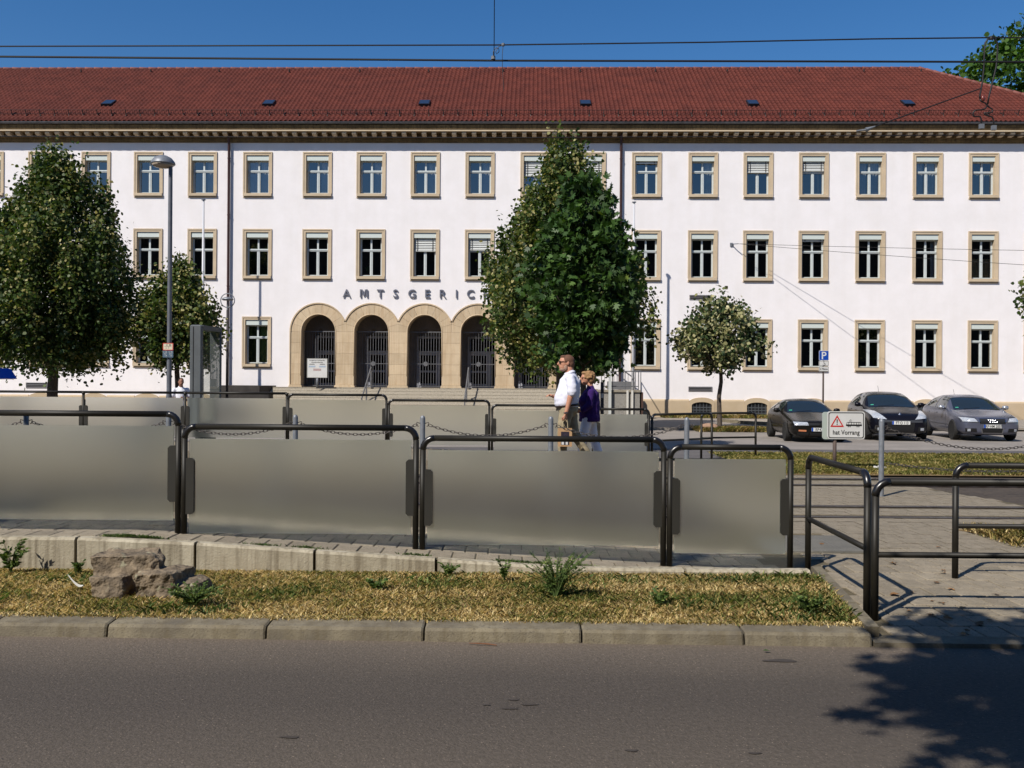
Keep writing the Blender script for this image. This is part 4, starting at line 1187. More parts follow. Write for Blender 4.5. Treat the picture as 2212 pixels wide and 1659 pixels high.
band(rrect(SX0 + .018, SX1 - .018, SZ0 + .018, SZ1 - .018, 0.04), rrect(SX0 + .034, SX1 - .034, SZ0 + .034, SZ1 - .034, 0.03), -0.0575, M_ink, 'border', pn)
def tri(cx, cz, w, h): return [(cx - w / 2, cz), (cx + w / 2, cz), (cx, cz + h)]
tx, tz = SX0 + 0.185, SZ0 + 0.235
band(tri(tx, tz, 0.265, 0.23), tri(tx, tz + 0.026, 0.185, 0.155), -0.0575, M_red, 'warning_triangle', pn)
q = MB(); q.prism([(tx - .006, tz + .07), (tx + .006, tz + .07), (tx + .011, tz + .145), (tx - .011, tz + .145)], -0.058, -0.056); q.prism([(tx + .011 * math.cos(a), tz + .048 + .011 * math.sin(a)) for a in np.linspace(0, 2 * PI, 9)[:-1]], -0.058, -0.056); q.build('exclamation_mark', M_ink, pn)
# tram pictogram
q = MB(); gx, gz0 = SX0 + 0.36, SZ0 + 0.235
T = lambda x0, x1, z0, z1: q.box(gx + x0, gx + x1, -0.058, -0.056, gz0 + z0, gz0 + z1)
q.prism([(gx + 0.0, gz0 + .02), (gx + .30, gz0 + .02), (gx + .305, gz0 + .05), (gx - .005, gz0 + .05)], -0.058, -0.056)
T(0.02, .28, .085, .095)
for x in (0.012, .05, .10, .15, .20, .245, .285): T(x - .004, x + .004, .05, .086)
for x in (.04, .075, .21, .245): q.prism([(gx + x + .011 * math.cos(a), gz0 + .008 + .011 * math.sin(a)) for a in np.linspace(0, 2 * PI, 9)[:-1]], -0.058, -0.056)
for a_, b_ in (((.06, .095), (.085, .12)), ((.11, .095), (.085, .12)), ((.06, .12), (.085, .145)), ((.11, .12), (.085, .145))):
    q.obox((gx + (a_[0] + b_[0]) / 2, -0.057, gz0 + (a_[1] + b_[1]) / 2), (0.036, 0.002, 0.004), Matrix.Rotation(-math.atan2(b_[1] - a_[1], b_[0] - a_[0]), 3, 'Y'))
q.build('tram_symbol', M_ink, pn)
inst('writing', text_mesh('hat Vorrang', 0.125, M_ink, bold=0.001), pn, ((SX0 + SX1) / 2, -0.0575, SZ0 + 0.09), (rad(90), 0, 0), (0.86, 1, 1))

# parking sign
t = empty('parking_sign', (12.1, 36.0, 0.08)); tag(t, 'blue parking sign with two small white plates on a thin pole', 'sign')
q = MB(); q.tube([(0, 0, -.05), (0, 0, 2.95)], 0.035, 10); q.build('pole', M_rust, t, smooth=True)
z = 2.57
q = MB(); q.prism(rrect(-0.19, 0.19, z, z + .38, 0.03), -0.06, -0.04); p1_ = q.build('blue_panel', M_blue, t)
band(rrect(-0.19, 0.19, z, z + .38, 0.03), rrect(-0.177, 0.177, z + .013, z + .367, 0.024), -0.0625, M_signw, 'border', p1_)
inst('writing', text_mesh('P', 0.40, M_signw, bold=0.006), p1_, (-0.005, -0.062, z + .055), (rad(90), 0, 0))
q = MB(); q.prism(rrect(-0.19, 0.19, z - .215, z - .015, 0.02), -0.06, -0.04); p2_ = q.build('wheelchair_plate', M_signw, t)
band(rrect(-0.182, 0.182, z - .207, z - .023, 0.018), rrect(-0.172, 0.172, z - .197, z - .033, 0.012), -0.0625, M_ink, 'border', p2_)
q = MB(); q.tube([(0.005 + .045 * math.cos(a), -0.062, z - .145 + .045 * math.sin(a)) for a in np.linspace(-2.9, 0.9, 12)], 0.007, 5)
q.tube([(0.0, -0.062, z - .055), (0.0, -0.062, z - .12), (.035, -0.062, z - .12), (.055, -0.062, z - .175)], 0.008, 5); q.lathe([(0, -.002), (.013, -.002), (.013, .002), (0, .002)], (0.0, -0.062, z - .045), 8, 0, 'Y'); q.build('wheelchair_symbol', M_ink, p2_)
q = MB(); q.prism(rrect(-0.19, 0.19, z - .43, z - .235, 0.02), -0.06, -0.04); p3_ = q.build('count_plate', M_signw, t)
band(rrect(-0.182, 0.182, z - .422, z - .243, 0.018), rrect(-0.172, 0.172, z - .412, z - .253, 0.012), -0.0625, M_ink, 'border', p3_)
inst('writing', text_mesh('2 Plätze', 0.095, M_ink, bold=0.001), p3_, (0, -0.0625, z - .365), (rad(90), 0, 0))

# street lamp with plates
t = empty('street_lamp', (-10.0, 27.0, 0.0)); tag(t, 'tall grey street lamp with dish-shaped head before the large linden', 'street lamp')
q = MB(); q.lathe([(0.085, -0.02), (0.085, 1.2), (0.07, 1.3), (0.058, 7.85), (0.05, 7.95)], (0, 0, 0), 14); auto_smooth(q.build('pole', M_pole, t))
q = MB(); q.tube([(0, 0, 7.8), (-0.02, 0, 8.02), (-0.10, 0, 8.12)], 0.045, 8); q.build('arm', M_pole, t, smooth=True)
q = MB(); q.lathe([(0.0, 0.18), (0.12, 0.17), (0.24, 0.11), (0.33, 0.0), (0.345, -0.06), (0.33, -0.08), (0.0, -0.08)], (-0.22, 0, 8.06), 22)
auto_smooth(q.build('lamp_head', M_galv, t))
q = MB(); q.lathe([(0.32, 0.0), (0.26, -0.06), (0.13, -0.10), (0.0, -0.115)], (-0.22, 0, 7.978), 20); q.build('lamp_glass', mat('lamp_glass', S(176, 160, 140), rough=0.25), t, smooth=True)
q = MB(); q.prism(rrect(-0.15, 0.15, 2.56, 2.77, 0.01), -0.11, -0.09); o = q.build('notice_plate', mat('cream_plate', S(226, 214, 188), rough=0.6), t)
band(rrect(-0.15, 0.15, 2.56, 2.77, 0.01), rrect(-0.132, 0.132, 2.578, 2.752, 0.008), -0.1115, M_red, 'red_border', o)
inst('writing', text_mesh('H  80', 0.065, M_ink), o, (0.02, -0.1115, 2.69), (rad(90), 0, 0))
q = MB(); q.box(-0.10, 0.10, -0.1125, -0.1105, 2.665, 2.671); q.box(0.02, 0.026, -0.1125, -0.1105, 2.60, 2.665); q.box(-0.07, -0.02, -0.1125, -0.1105, 2.62, 2.628); q.build('plate_lines', M_ink, o)
for sx, bd_ in ((-0.078, 'S  40\n3,5\n  1,8'), (0.078, 'S  40\n0,5\n  1,5')):
    q = MB(); q.prism(rrect(sx - 0.074, sx + 0.074, 2.35, 2.55, 0.01), -0.11, -0.09); o = q.build('blue_plate', mat('slate_blue', S(84, 106, 124), rough=0.6), t)
    inst('writing', text_mesh(bd_, 0.052, M_signw), o, (sx, -0.1115, 2.49), (rad(90), 0, 0))

# ring lamp
t = empty('ring_lamp', (-11.08, 36.0, 0.10)); tag(t, 'slim lamp post with a metal ring around its flat head beside the downpipe', 'street lamp')
q = MB(); q.tube([(0, 0, -.02), (0, 0, 4.35)], [0.055, 0.045], 12); q.build('pole', mat('dark_pole', S(58, 52, 54), rough=0.5), t, smooth=True)
q = MB(); q.tube([(0.27 * math.cos(a), 0, 4.72 + 0.27 * math.sin(a)) for a in np.linspace(0, 2 * PI, 37)[:-1]], 0.02, 8, False, 0, True); q.build('ring', M_galv, t, smooth=True)
q = MB(); q.tube([(0, 0, 4.33), (0, 0, 4.75)], 0.025, 8); q.build('stem', M_galv, t)
q = MB(); q.lathe([(0.0, 0.10), (0.10, 0.09), (0.20, 0.045), (0.225, 0.0), (0.19, -0.035), (0.0, -0.05)], (0, 0, 4.76), 20); auto_smooth(q.build('lamp_head', M_galv, t))

# flagpoles
for (x, y, h, l) in ((-14.05, 42.0, 9.9, 'tall bare white flagpole before the windows beside the large linden'), (5.43, 41.6, 9.85, 'tall bare grey flagpole right of the middle trees')):
    t = empty('flagpole', (x, y, 0.1)); tag(t, l, 'flagpole', 'flagpoles before the courthouse')
    q = MB(); q.tube([(0, 0, -.02), (0, 0, 4.0), (0, 0, h - 0.1)], [0.07, 0.065, 0.045], 12); q.build('pole', mat('flagpole_white', S(206, 206, 210), rough=0.4), t, smooth=True)
    q = MB(); q.lathe([(0.05, 0.0), (0.095, 0.01), (0.095, 0.045), (0.0, 0.06)], (0, 0, h - 0.12), 14); q.build('top_cap', M_galv, t)
    q = MB(); q.box(-.08, .08, -.10, -.07, 0.6, 0.95); q.build('white_label', M_signw, t)

# thin post with stickers beside the maple
t = empty('sticker_post', (4.05, 41.4 * 0.6, 0.02)); t.location = (2.37, 24.3, 0.0); tag(t, 'thin brown steel post with stickers right of the maple trunk', 'post')
q = MB(); q.tube([(0, 0, -.02), (0, 0, 1.72)], 0.045, 10); q.build('pole', M_rust, t, smooth=True)
q = MB(); q.box(-0.03, 0.03, -0.05, -0.046, 1.30, 1.42); q.build('sticker', M_signw, t)

# info board before the first arch
t = empty('info_board', (-9.02, 42.9, LAND)); tag(t, 'white notice board on a post before the dark first arch', 'notice board')
q = MB(); q.tube([(0, 0, -.02), (0, 0, 0.55)], 0.05, 10); q.build('post', M_galv, t, smooth=True)
q = MB(); q.box(-0.46, 0.46, -0.06, -0.02, 0.45, 1.32); o = q.build('board', M_signw, t)
q = MB(); q.ring(-0.47, 0.47, 0.44, 1.33, 0.02, -0.068, -0.061); q.build('board_frame', mat('board_frame', S(190, 188, 180), rough=0.5), o)
for body, z_, s_ in (('Amtsgericht Ludwigshafen', 1.22, 0.075), ('Nachtbriefkasten', 1.12, 0.085)):
    inst('writing', text_mesh(body, s_, M_ink), o, (0, -0.062, z_), (rad(90), 0, 0), (0.92, 1, 1))
for x, z_ in ((-0.24, 1.04), (0.24, 1.04)):
    q = MB(); q.box(x - .13, x + .13, -0.064, -0.061, z_, z_ + .012); q.box(x - .10, x + .10, -0.064, -0.061, z_ + .03, z_ + .04); q.build('text_line', M_ink, o)
    q = MB(); q.box(x - .15, x + .15, -0.063, -0.061, 0.92, 0.99); q.build('blue_field', mat('pale_blue', S(176, 190, 206), rough=0.6), o)
q = MB(); q.box(-.18, .18, -0.063, -0.061, 0.76, 0.86); q.build('pink_field', mat('pale_pink', S(190, 164, 160), rough=0.6), o)

# poster display (light box) behind the far fence
t = empty('display_case', (-6.84, 20.7, 0.03)); tag(t, 'grey metal framed glass display case seen edge-on behind the far glass fence', 'display case')
t.rotation_euler.z = rad(-4.5)
M_case = mat('case_grey', S(108, 112, 114), S(98, 102, 104), scale=3, rough=0.5, metal=0.3)
for (y0, y1, nm) in ((-0.58, -0.46, 'case_side'), (0.50, 0.58, 'case_side')):
    q = MB(); q.cbox(-0.13, 0.13, y0, y1, 0.62, 2.86, 0.02); q.build(nm, M_case, t)
for (z0, z1, nm) in ((0.62, 0.74, 'case_bottom'), (2.76, 2.86, 'case_top')):
    q = MB(); q.box(-0.125, 0.125, -0.459, 0.499, z0, z1); q.build(nm, M_case, t)
q = MB(); q.box(-0.055, -0.04, -0.588, -0.579, 0.66, 2.82); q.build('case_seam', M_black, t)
q = MB(); q.box(-0.09, 0.09, -0.35, 0.35, -0.03, 0.62); q.build('foot', mat('case_foot', S(52, 54, 56), rough=0.6), t)
for x in (-0.11, 0.11):
    q = MB(); q.add([(x, -0.47, 0.72), (x, 0.51, 0.72), (x, 0.51, 2.78), (x, -0.47, 2.78)], [(0, 1, 2, 3)]); q.build('glass_pane', panemat('case_glass', (0.86, 0.88, 0.86), 0.05), t)

# ------------------------------------------------ overhead wires
M_wire = mat('wire_dark', (0.02, 0.018, 0.018), rough=0.5, metal=0.3, k=1.0)
def wire(name, pts, r, label, cat='wire', group='overhead tram wires'):
    q = MB(); q.tube(pts, r, 6); o = q.build(name, M_wire, None); tag(o, label, cat, group); return o
def sagged(p0, p1, sag, n=24):
    p0, p1 = Vector(p0), Vector(p1); out = []
    for i in range(n + 1):
        t = i / n; p = p0 + (p1 - p0) * t; p.z -= 4 * sag * t * (1 - t); out.append(p)
    return out
TY, TY2 = 11.9, 15.6
wire('contact_wire', [(-40, TY, 5.80), (-6.6, TY, 5.812), (-0.3, TY, 5.805), (6.5, TY, 5.835), (40, TY, 5.86)], 0.0135, 'thick dark contact wire crossing the sky just above the roof ridge', 'wire')
wire('carrier_wire', [(-40, TY, 6.3), (-6.6, TY, 5.944), (-0.25, TY, 6.006), (2.5, TY, 6.06), (4.6, TY, 6.118), (6.13, TY, 6.145), (12, TY, 6.16), (40, TY, 6.5)], 0.0095, 'thin upper carrier wire crossing the sky above the contact wire', 'wire')
wire('contact_wire', [(-40, TY2, 5.75), (-8.6, TY2, 5.765), (0, TY2, 5.80), (7.9, TY2, 5.90), (40, TY2, 6.0)], 0.009, 'dark contact wire passing before the cornice under the roof', 'wire')
wire('span_wire', [(-0.26, TY, 5.83), (-0.235, TY - 1.2, 7.2), (-0.2, TY - 2.8, 8.9)], 0.006, 'thin vertical wire rising from the contact wire in mid sky', 'wire')
t = empty('wire_clamp', (-0.27, TY, 5.83)); tag(t, 'small looped clamp linking the two overhead wires in mid sky', 'wire clamp')
q = MB(); q.lathe([(0, -.03), (.028, -.02), (.028, .02), (0, .03)], (0, 0, 0.01), 10); q.build('lower_clamp', M_galv, t)
q = MB(); q.lathe([(0, -.025), (.022, -.015), (.022, .015), (0, .025)], (0.125, 0, 0.18), 10); q.build('upper_clamp', M_galv, t)
q = MB(); lp = [(0.0, 0, 0.02), (0.0, 0, 0.09), (0.03, 0, 0.14), (0.07, 0, 0.13), (0.075, 0, 0.09), (0.04, 0, 0.06), (0.03, 0, 0.09), (0.06, 0, 0.15), (0.12, 0, 0.175)]
q.tube(lp, 0.005, 5); q.tube([(0.125, 0, 0.17), (0.115, 0, 0.05), (0.118, 0, -0.14), (0.14, 0, -0.42)], 0.004, 5); q.build('loop_cable', M_wire, t)
# hanger gear at the upper right
t = empty('wire_hanger', (6.13, TY, 6.14)); tag(t, 'curved tram wire hanger with twin clamps before the roof hip', 'wire hanger')
def gp_(zx, zy):      # loop drawn in metres around the top clamp
    k = 1 / 4.365 / 1.4756 * TY / 2000
    return ((zx - 720) * k, 0.0, -(zy - 180) * k)
q = MB(); q.tube([gp_(*p) for p in ((570, 1030), (565, 990), (600, 800), (618, 600), (625, 350), (635, 250), (670, 195), (720, 180), (770, 195), (805, 250), (808, 330), (790, 580), (720, 880), (690, 1000), (675, 1100))], 0.011, 7); q.build('loop_rod', M_wire, t, smooth=True)
q = MB(); q.lathe([(0, -.02), (.035, -.016), (.035, .016), (0, .02)], (0, 0, 0.0), 10); q.build('top_clamp', M_wire, t)
q = MB(); q.tube([gp_(*p) for p in ((565, 1030), (590, 1065), (640, 1085), (690, 1140), (740, 1170), (740, 1210), (700, 1222), (630, 1220), (640, 1250), (740, 1280), (760, 1330), (765, 1460))], 0.010, 7); q.build('twin_arm', M_wire, t, smooth=True)
q = MB(); q.tube([gp_(*p) for p in ((675, 1110), (640, 1165), (590, 1180), (510, 1185), (475, 1215), (475, 1260), (500, 1275), (570, 1272), (585, 1310), (592, 1440))], 0.010, 7); q.build('twin_arm', M_wire, t, smooth=True)
for zx, zy in ((592, 1410), (762, 1430)):
    x_, _, z_ = gp_(zx, zy); q = MB(); q.box(x_ - .028, x_ + .028, -.02, .02, z_ - .03, z_ + .03); q.build('wire_jaw', M_galv, t)
q = MB(); x_, _, z_ = gp_(607, 1025); q.lathe([(0, -.04), (.022, -.03), (.026, 0), (.022, .03), (0, .05)], (x_, 0, z_), 10); q.build('insulator', mat('insulator_brown', S(120, 60, 50), rough=0.2), t, smooth=True)
q = MB(); a0 = gp_(585, 880); a1 = (a0[0] - 1.36, 0.0, a0[2] - 0.50); q.tube([a0, a1], 0.008, 6); q.build('stay_rod', M_wire, t)
q = MB(); q.tube([a1, (a1[0] - .12, 0, a1[2] - .045)], [0.008, 0.03], 8); q.tube([(a1[0] - .12, 0, a1[2] - .045), (a1[0] - .24, 0, a1[2] - .06)], [0.014, 0.01], 6); q.build('rod_end', M_galv, t)
# wall anchor with two stay wires
an = court.matrix_basis @ Vector((10.33, 0.0, 8.33))
t = empty('wall_anchor', an); tag(t, 'small wire anchor bolted to the wall between middle-floor windows', 'wall anchor')
q = MB(); q.box(-.07, .07, -.05, 0.02, -.10, .06); q.tube([(0, -.04, 0), (.10, -.22, -.02), (.22, -.36, -.03)], 0.022, 7); q.build('bracket', M_galv, t)
for i, (ax, dz, l) in enumerate(((1.68, -0.165, 'upper thin stay wire running from the wall anchor'), (1.30, -0.24, 'lower thin stay wire running from the wall anchor'))):
    p0 = an + Vector((.22, -.36, -.03)); d = 14.0; p1 = p0 + Vector((ax * d, -d, dz * d))
    wire('stay_wire', sagged(p0, p1, 0.12), 0.009, l, 'wire', 'stay wires at the wall')
# ================================================================== trees and plants
M_bark = mat('bark_grey', S(112, 100, 88), S(78, 68, 60), scale=14, rough=0.95, bump=1.0, bscale=60, stretch=(3, 3, 0.6), k=0.7)
M_bark_d = mat('bark_dark', S(84, 72, 62), S(60, 52, 46), scale=14, rough=0.95, bump=1.0, bscale=60, stretch=(3, 3, 0.6), k=0.7)
G = lambda *c: tuple(v * 1.0 for v in S(*c)[:3])
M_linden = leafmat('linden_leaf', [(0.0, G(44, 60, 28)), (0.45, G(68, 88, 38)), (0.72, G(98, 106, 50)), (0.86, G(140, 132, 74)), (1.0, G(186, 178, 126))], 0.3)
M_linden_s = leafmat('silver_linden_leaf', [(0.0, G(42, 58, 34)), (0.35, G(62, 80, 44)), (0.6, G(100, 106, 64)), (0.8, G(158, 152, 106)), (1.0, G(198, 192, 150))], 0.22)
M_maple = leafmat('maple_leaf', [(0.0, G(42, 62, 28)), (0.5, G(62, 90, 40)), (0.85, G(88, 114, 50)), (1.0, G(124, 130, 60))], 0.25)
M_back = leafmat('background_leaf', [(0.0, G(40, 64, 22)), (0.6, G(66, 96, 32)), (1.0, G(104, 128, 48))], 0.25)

def leaf_mesh_arrays(pts, dirs, size, shape, rg):
    """pts (n,3) leaf bases, dirs (n,3) leaf long axes; returns V,F for polygons of given 2D shape"""
    n = len(pts)
    d = dirs / np.linalg.norm(dirs, axis=1, keepdims=True)
    r = rg.normal(size=(n, 3)); s = np.cross(d, r); s /= np.linalg.norm(s, axis=1, keepdims=True) + 1e-9
    nn = np.cross(d, s)
    sh = np.array(shape, dtype=np.float64)          # (k,3): along, across, up
    sz = size * rg.uniform(0.65, 1.25, size=(n, 1, 1))
    V = pts[:, None, :] + sz * (sh[None, :, 0:1] * d[:, None, :] + sh[None, :, 1:2] * s[:, None, :] + sh[None, :, 2:3] * nn[:, None, :])
    k = len(shape)
    return V.reshape(-1, 3), np.arange(n * k).reshape(n, k)
HEART = [(0, 0, 0), (0.25, 0.42, .06), (0.62, 0.40, .08), (1.0, 0, -.06), (0.62, -0.40, .08), (0.25, -0.42, .06)]
STAR = [(0, 0, 0), (0.02, 0.30, 0), (0.30, 0.58, .05), (0.36, 0.26, 0), (0.78, 0.50, .03), (0.66, 0.16, 0), (1.05, 0, -.05), (0.66, -0.16, 0), (0.78, -0.50, .03), (0.36, -0.26, 0), (0.30, -0.58, .05), (0.02, -0.30, 0)]

def crown_clumps(rg, n, prof, z0, z1, rad_, skew=(0, 0), shell=0.55, squash=1.0):
    """clump centres inside a crown whose relative radius over height is prof(t)"""
    out = []
    while len(out) < n:
        t = rg.uniform(0, 1); a = rg.uniform(0, 2 * PI)
        lim = prof(t) * rad_ * (1 + 0.13 * math.sin(3 * a + t * 9) + 0.11 * math.sin(5 * a - t * 17) + 0.06 * math.sin(9 * a + t * 31))
        if rg.uniform() > (lim / rad_) ** 1.2 + 0.06: continue
        q = rg.uniform() ** (1 - shell)
        rr = lim * q
        out.append((rr * math.cos(a) + skew[0] * t, rr * math.sin(a) * squash + skew[1] * t, z0 + (z1 - z0) * t, a, q))
    return np.array(out)

def tree(name, loc, label, cat, trunk_h, trunk_r, z0, z1, R, prof, nclump, nleaf, lsize, material, shape=HEART, seed=1, group=None, bark=None, clump=(0.16, 0.16, 0.26), pale_top=0.25, lean=(0, 0), droop=0.5, shell=0.55, skew=(0, 0), limb_n=26, shoots=0):
    rg = np.random.default_rng(seed)
    root = empty(name, loc); tag(root, label, cat, group)
    C = crown_clumps(rg, nclump, prof, z0, z1, R, skew, shell)
    if shoots:
        sel = rg.integers(0, len(C), shoots); extra = C[sel].copy(); extra[:, 2] += rg.uniform(0.1, 0.5, shoots); extra[:, :2] *= rg.uniform(1.0, 1.12, (shoots, 1)) ; C = np.vstack([C, extra])
    # trunk and limbs
    q = MB(); tp = [(0, 0, -0.05), (0, 0, 0.15)]; tr = [trunk_r * 1.35, trunk_r * 1.08]
    for k in range(1, 9):
        t = k / 8; z = 0.15 + (z0 + (z1 - z0) * 0.82 - 0.15) * t
        tp.append((lean[0] * t + 0.04 * math.sin(k * 1.7 + seed), lean[1] * t + 0.04 * math.cos(k * 2.1 + seed), z)); tr.append(trunk_r * (1 - 0.85 * t) + 0.012)
    q.tube(tp, tr, 10); q.build('trunk', bark or M_bark, root, smooth=True)
    q = MB()
    def trunk_at(z):
        for a, c in zip(tp, tp[1:]):
            if a[2] <= z <= c[2]:
                f = (z - a[2]) / (c[2] - a[2] + 1e-9); return Vector(a).lerp(Vector(c), f)
        return Vector(tp[-1])
    for k in range(limb_n):
        c = C[rg.integers(0, len(C))]
        e = Vector(c[:3]); zz = max(trunk_h * 0.9, e.z - 0.35 * math.hypot(e.x, e.y) - 0.4 * rg.uniform(0.5, 1.5)); zz = min(zz, tp[-1][2])
        s = trunk_at(zz); m = s.lerp(e, 0.5) + Vector((0, 0, -0.08 * (e - s).length))
        w = trunk_r * 0.30 * (1 - 0.5 * (zz - z0) / max(0.1, z1 - z0))
        q.tube([s, s.lerp(m, .5), m, e], [w, w * .75, w * .5, 0.008], 5)
    o = q.build('branches', bark or M_bark, root, smooth=True); o['kind'] = 'stuff'
    # leaves
    per = max(1, nleaf // len(C)); n = per * len(C)
    cc = np.repeat(C, per, axis=0)
    off = rg.normal(size=(n, 3)) * np.array(clump)
    P = cc[:, :3] + off
    outw = np.stack([np.cos(cc[:, 3]), np.sin(cc[:, 3]), np.zeros(n)], axis=1)
    D = outw * rg.uniform(0.2, 1.0, (n, 1)) + rg.normal(size=(n, 3)) * 0.55 + np.array([0, 0, -droop])
    V, F = leaf_mesh_arrays(P, D, lsize, shape, rg)
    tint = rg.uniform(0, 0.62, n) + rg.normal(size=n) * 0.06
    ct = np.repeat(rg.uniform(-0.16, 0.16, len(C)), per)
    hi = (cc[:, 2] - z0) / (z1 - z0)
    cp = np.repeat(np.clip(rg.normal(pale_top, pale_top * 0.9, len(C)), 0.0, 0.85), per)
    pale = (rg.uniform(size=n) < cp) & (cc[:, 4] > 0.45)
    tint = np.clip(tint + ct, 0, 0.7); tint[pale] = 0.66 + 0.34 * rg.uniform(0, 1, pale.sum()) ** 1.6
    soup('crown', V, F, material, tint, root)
    return root

lin = lambda t: (0.62 + 0.38 * min(1, t / 0.22)) * (1 if t < 0.3 else max(0.06, 1 - ((t - 0.3) / 0.7) ** 1.35 * 0.93))
cone = lambda t: (0.55 + 0.45 * min(1, t / 0.2)) * (1 if t < 0.32 else max(0.07, 1 - ((t - 0.32) / 0.68) ** 1.05 * 0.9))
ball = lambda t: math.sqrt(max(0.03, 1 - (2 * t - 0.86) ** 2 * 0.85)) if t < 0.93 else 0.3
spread_ = lambda t: (0.55 + 0.45 * min(1, t / 0.25)) if t < 0.5 else max(0.12, 1 - ((t - 0.5) / 0.5) ** 1.0 * 0.85)
LG = 'linden trees before the courthouse'
# (x, depth) from the photo; sizes in metres
tree('linden_tree', (-16.35, 33.0, 0.0), 'tall dark linden with broad crown at the left picture edge', 'tree', 2.3, 0.19, 2.35, 9.75, 2.95, lin, 820, 54000, 0.125, M_linden, seed=3, group=LG, pale_top=0.22, bark=M_bark, clump=(0.15, 0.15, 0.32), shoots=90)
tree('linden_tree', (-12.0, 33.2, 0.0), 'smaller linden with pale bracts behind the street lamp', 'tree', 2.2, 0.11, 2.45, 5.85, 1.5, lin, 270, 17000, 0.12, M_linden, seed=5, group=LG, pale_top=0.32, bark=M_bark_d, clump=(0.13, 0.13, 0.27), shoots=40)
tree('linden_tree', (1.75, 33.0, 0.05), 'tall conical linden with pale bracts behind the maple, hiding the last letters', 'tree', 2.3, 0.17, 2.3, 10.1, 2.8, cone, 820, 54000, 0.125, M_linden, seed=8, group=LG, pale_top=0.30, clump=(0.15, 0.15, 0.33), shoots=90)
tree('maple_tree', (1.72, 22.5, 0.0), 'dense dark green maple with large leaves behind the walking couple', 'tree', 2.0, 0.075, 2.15, 6.75, 1.34, lambda t: (0.50 + 0.5 * min(1, t / 0.3)) * (1 if t < 0.42 else max(0.10, 1 - ((t - 0.42) / 0.58) ** 1.3 * 0.9)), 300, 9000, 0.15, M_maple, STAR, seed=12, pale_top=0.04, clump=(0.14, 0.14, 0.12), droop=0.25, shell=0.6)
tree('linden_tree', (7.55, 33.6, 0.03), 'small spreading linden with silvery leaves beside the parked black coupe', 'tree', 2.2, 0.085, 2.35, 4.85, 1.5, spread_, 130, 6400, 0.13, M_linden_s, seed=21, group=LG, pale_top=0.30, bark=M_bark, clump=(0.17, 0.17, 0.17), shell=0.45)
tree('linden_tree', (20.05, 33.4, 0.03), 'linden at the right picture edge, mostly cut off', 'tree', 2.2, 0.10, 3.2, 6.6, 1.55, ball, 150, 5200, 0.14, M_linden, seed=23, group=LG, pale_top=0.2, clump=(0.17, 0.17, 0.2))
tree('background_tree', (35.0, 63.0, 0.0), 'large leafy tree rising behind the roof hip', 'tree', 6.0, 0.45, 9.0, 26.2, 6.6, ball, 520, 22000, 0.34, M_back, seed=31, pale_top=0.08, clump=(0.5, 0.5, 0.42))
tree('background_tree', (28.6, 62.0, 0.0), 'leafy treetop peeking over the roof next to the hip', 'tree', 6.0, 0.35, 9.0, 22.3, 2.2, ball, 160, 6000, 0.30, M_back, seed=33, pale_top=0.08, clump=(0.45, 0.45, 0.4))
# street tree above the viewer, casts the leafy shadow on the road
tree('street_tree', (1.95, -0.5, 0.0), 'street tree standing out of view that shades the road corner', 'tree', 3.0, 0.15, 3.9, 6.5, 2.6, ball, 330, 34000, 0.16, M_maple, STAR, seed=44, pale_top=0.05, clump=(0.2, 0.2, 0.16), lean=(-0.6, 0.5), skew=(-1.0, 1.2), shell=0.45)
tree('street_tree', (-10.2, 7.4, 0.0), 'street tree out of view that shades the tracks behind the upper ramp', 'tree', 3.0, 0.15, 3.6, 7.6, 2.3, ball, 170, 9000, 0.2, M_maple, STAR, seed=47, pale_top=0.05, clump=(0.24, 0.24, 0.2), shell=0.45)

# ------------------------------------------------ grass
M_grass = leafmat('grass_blade', [(0.0, G(92, 104, 52)), (0.3, G(132, 128, 72)), (0.55, G(170, 148, 96)), (0.8, G(196, 171, 118)), (1.0, G(218, 200, 150))], 0.3, 0.9)
M_verge = leafmat('verge_blade', [(0.0, G(84, 96, 46)), (0.35, G(126, 126, 66)), (0.65, G(164, 150, 92)), (1.0, G(196, 178, 124))], 0.3, 0.9)
M_weed = leafmat('weed_leaf', [(0.0, G(58, 78, 38)), (0.6, G(92, 114, 56)), (1.0, G(140, 150, 80))], 0.25, 0.6)
def grass(name, n, place, hgt, wid, label, seed, green=0.3, mat_=None):
    rg = np.random.default_rng(seed)
    P = place(rg, n); n = len(P)
    a = rg.uniform(0, 2 * PI, n); ln = rg.uniform(0.25, 1.0, n); h = hgt * rg.uniform(0.45, 1.2, n)
    lean = np.stack([np.cos(a) * ln * h * 1.7, np.sin(a) * ln * h * 1.7, h], 1)
    side = np.stack([-np.sin(a), np.cos(a), np.zeros(n)], 1) * (wid * rg.uniform(0.6, 1.4, (n, 1)))
    mid = P + lean * np.array([0.35, 0.35, 0.62]); tip = P + lean
    V = np.stack([P - side, P + side, mid + side * .8, tip, mid - side * .8], 1).reshape(-1, 3)
    F = np.arange(n * 5).reshape(n, 5)
    pn = np.array([mnoise.noise(Vector((p[0] * 1.7, p[1] * 1.7, seed))) for p in P[:: max(1, n // 4000)]])
    pn = np.repeat(pn, max(1, n // 4000))[:n] if len(pn) * max(1, n // 4000) >= n else np.resize(pn, n)
    patch = np.array([mnoise.noise(Vector((p[0] * 1.6, p[1] * 2.6, 3.0 + seed))) for p in P])
    tint = np.clip(0.55 + rg.normal(size=n) * 0.27 - (patch + green - 0.3) * 0.6, 0, 1)
    o = soup(name, V, F, mat_ or M_grass, tint); tag(o, label, 'grass', kind='stuff'); return o
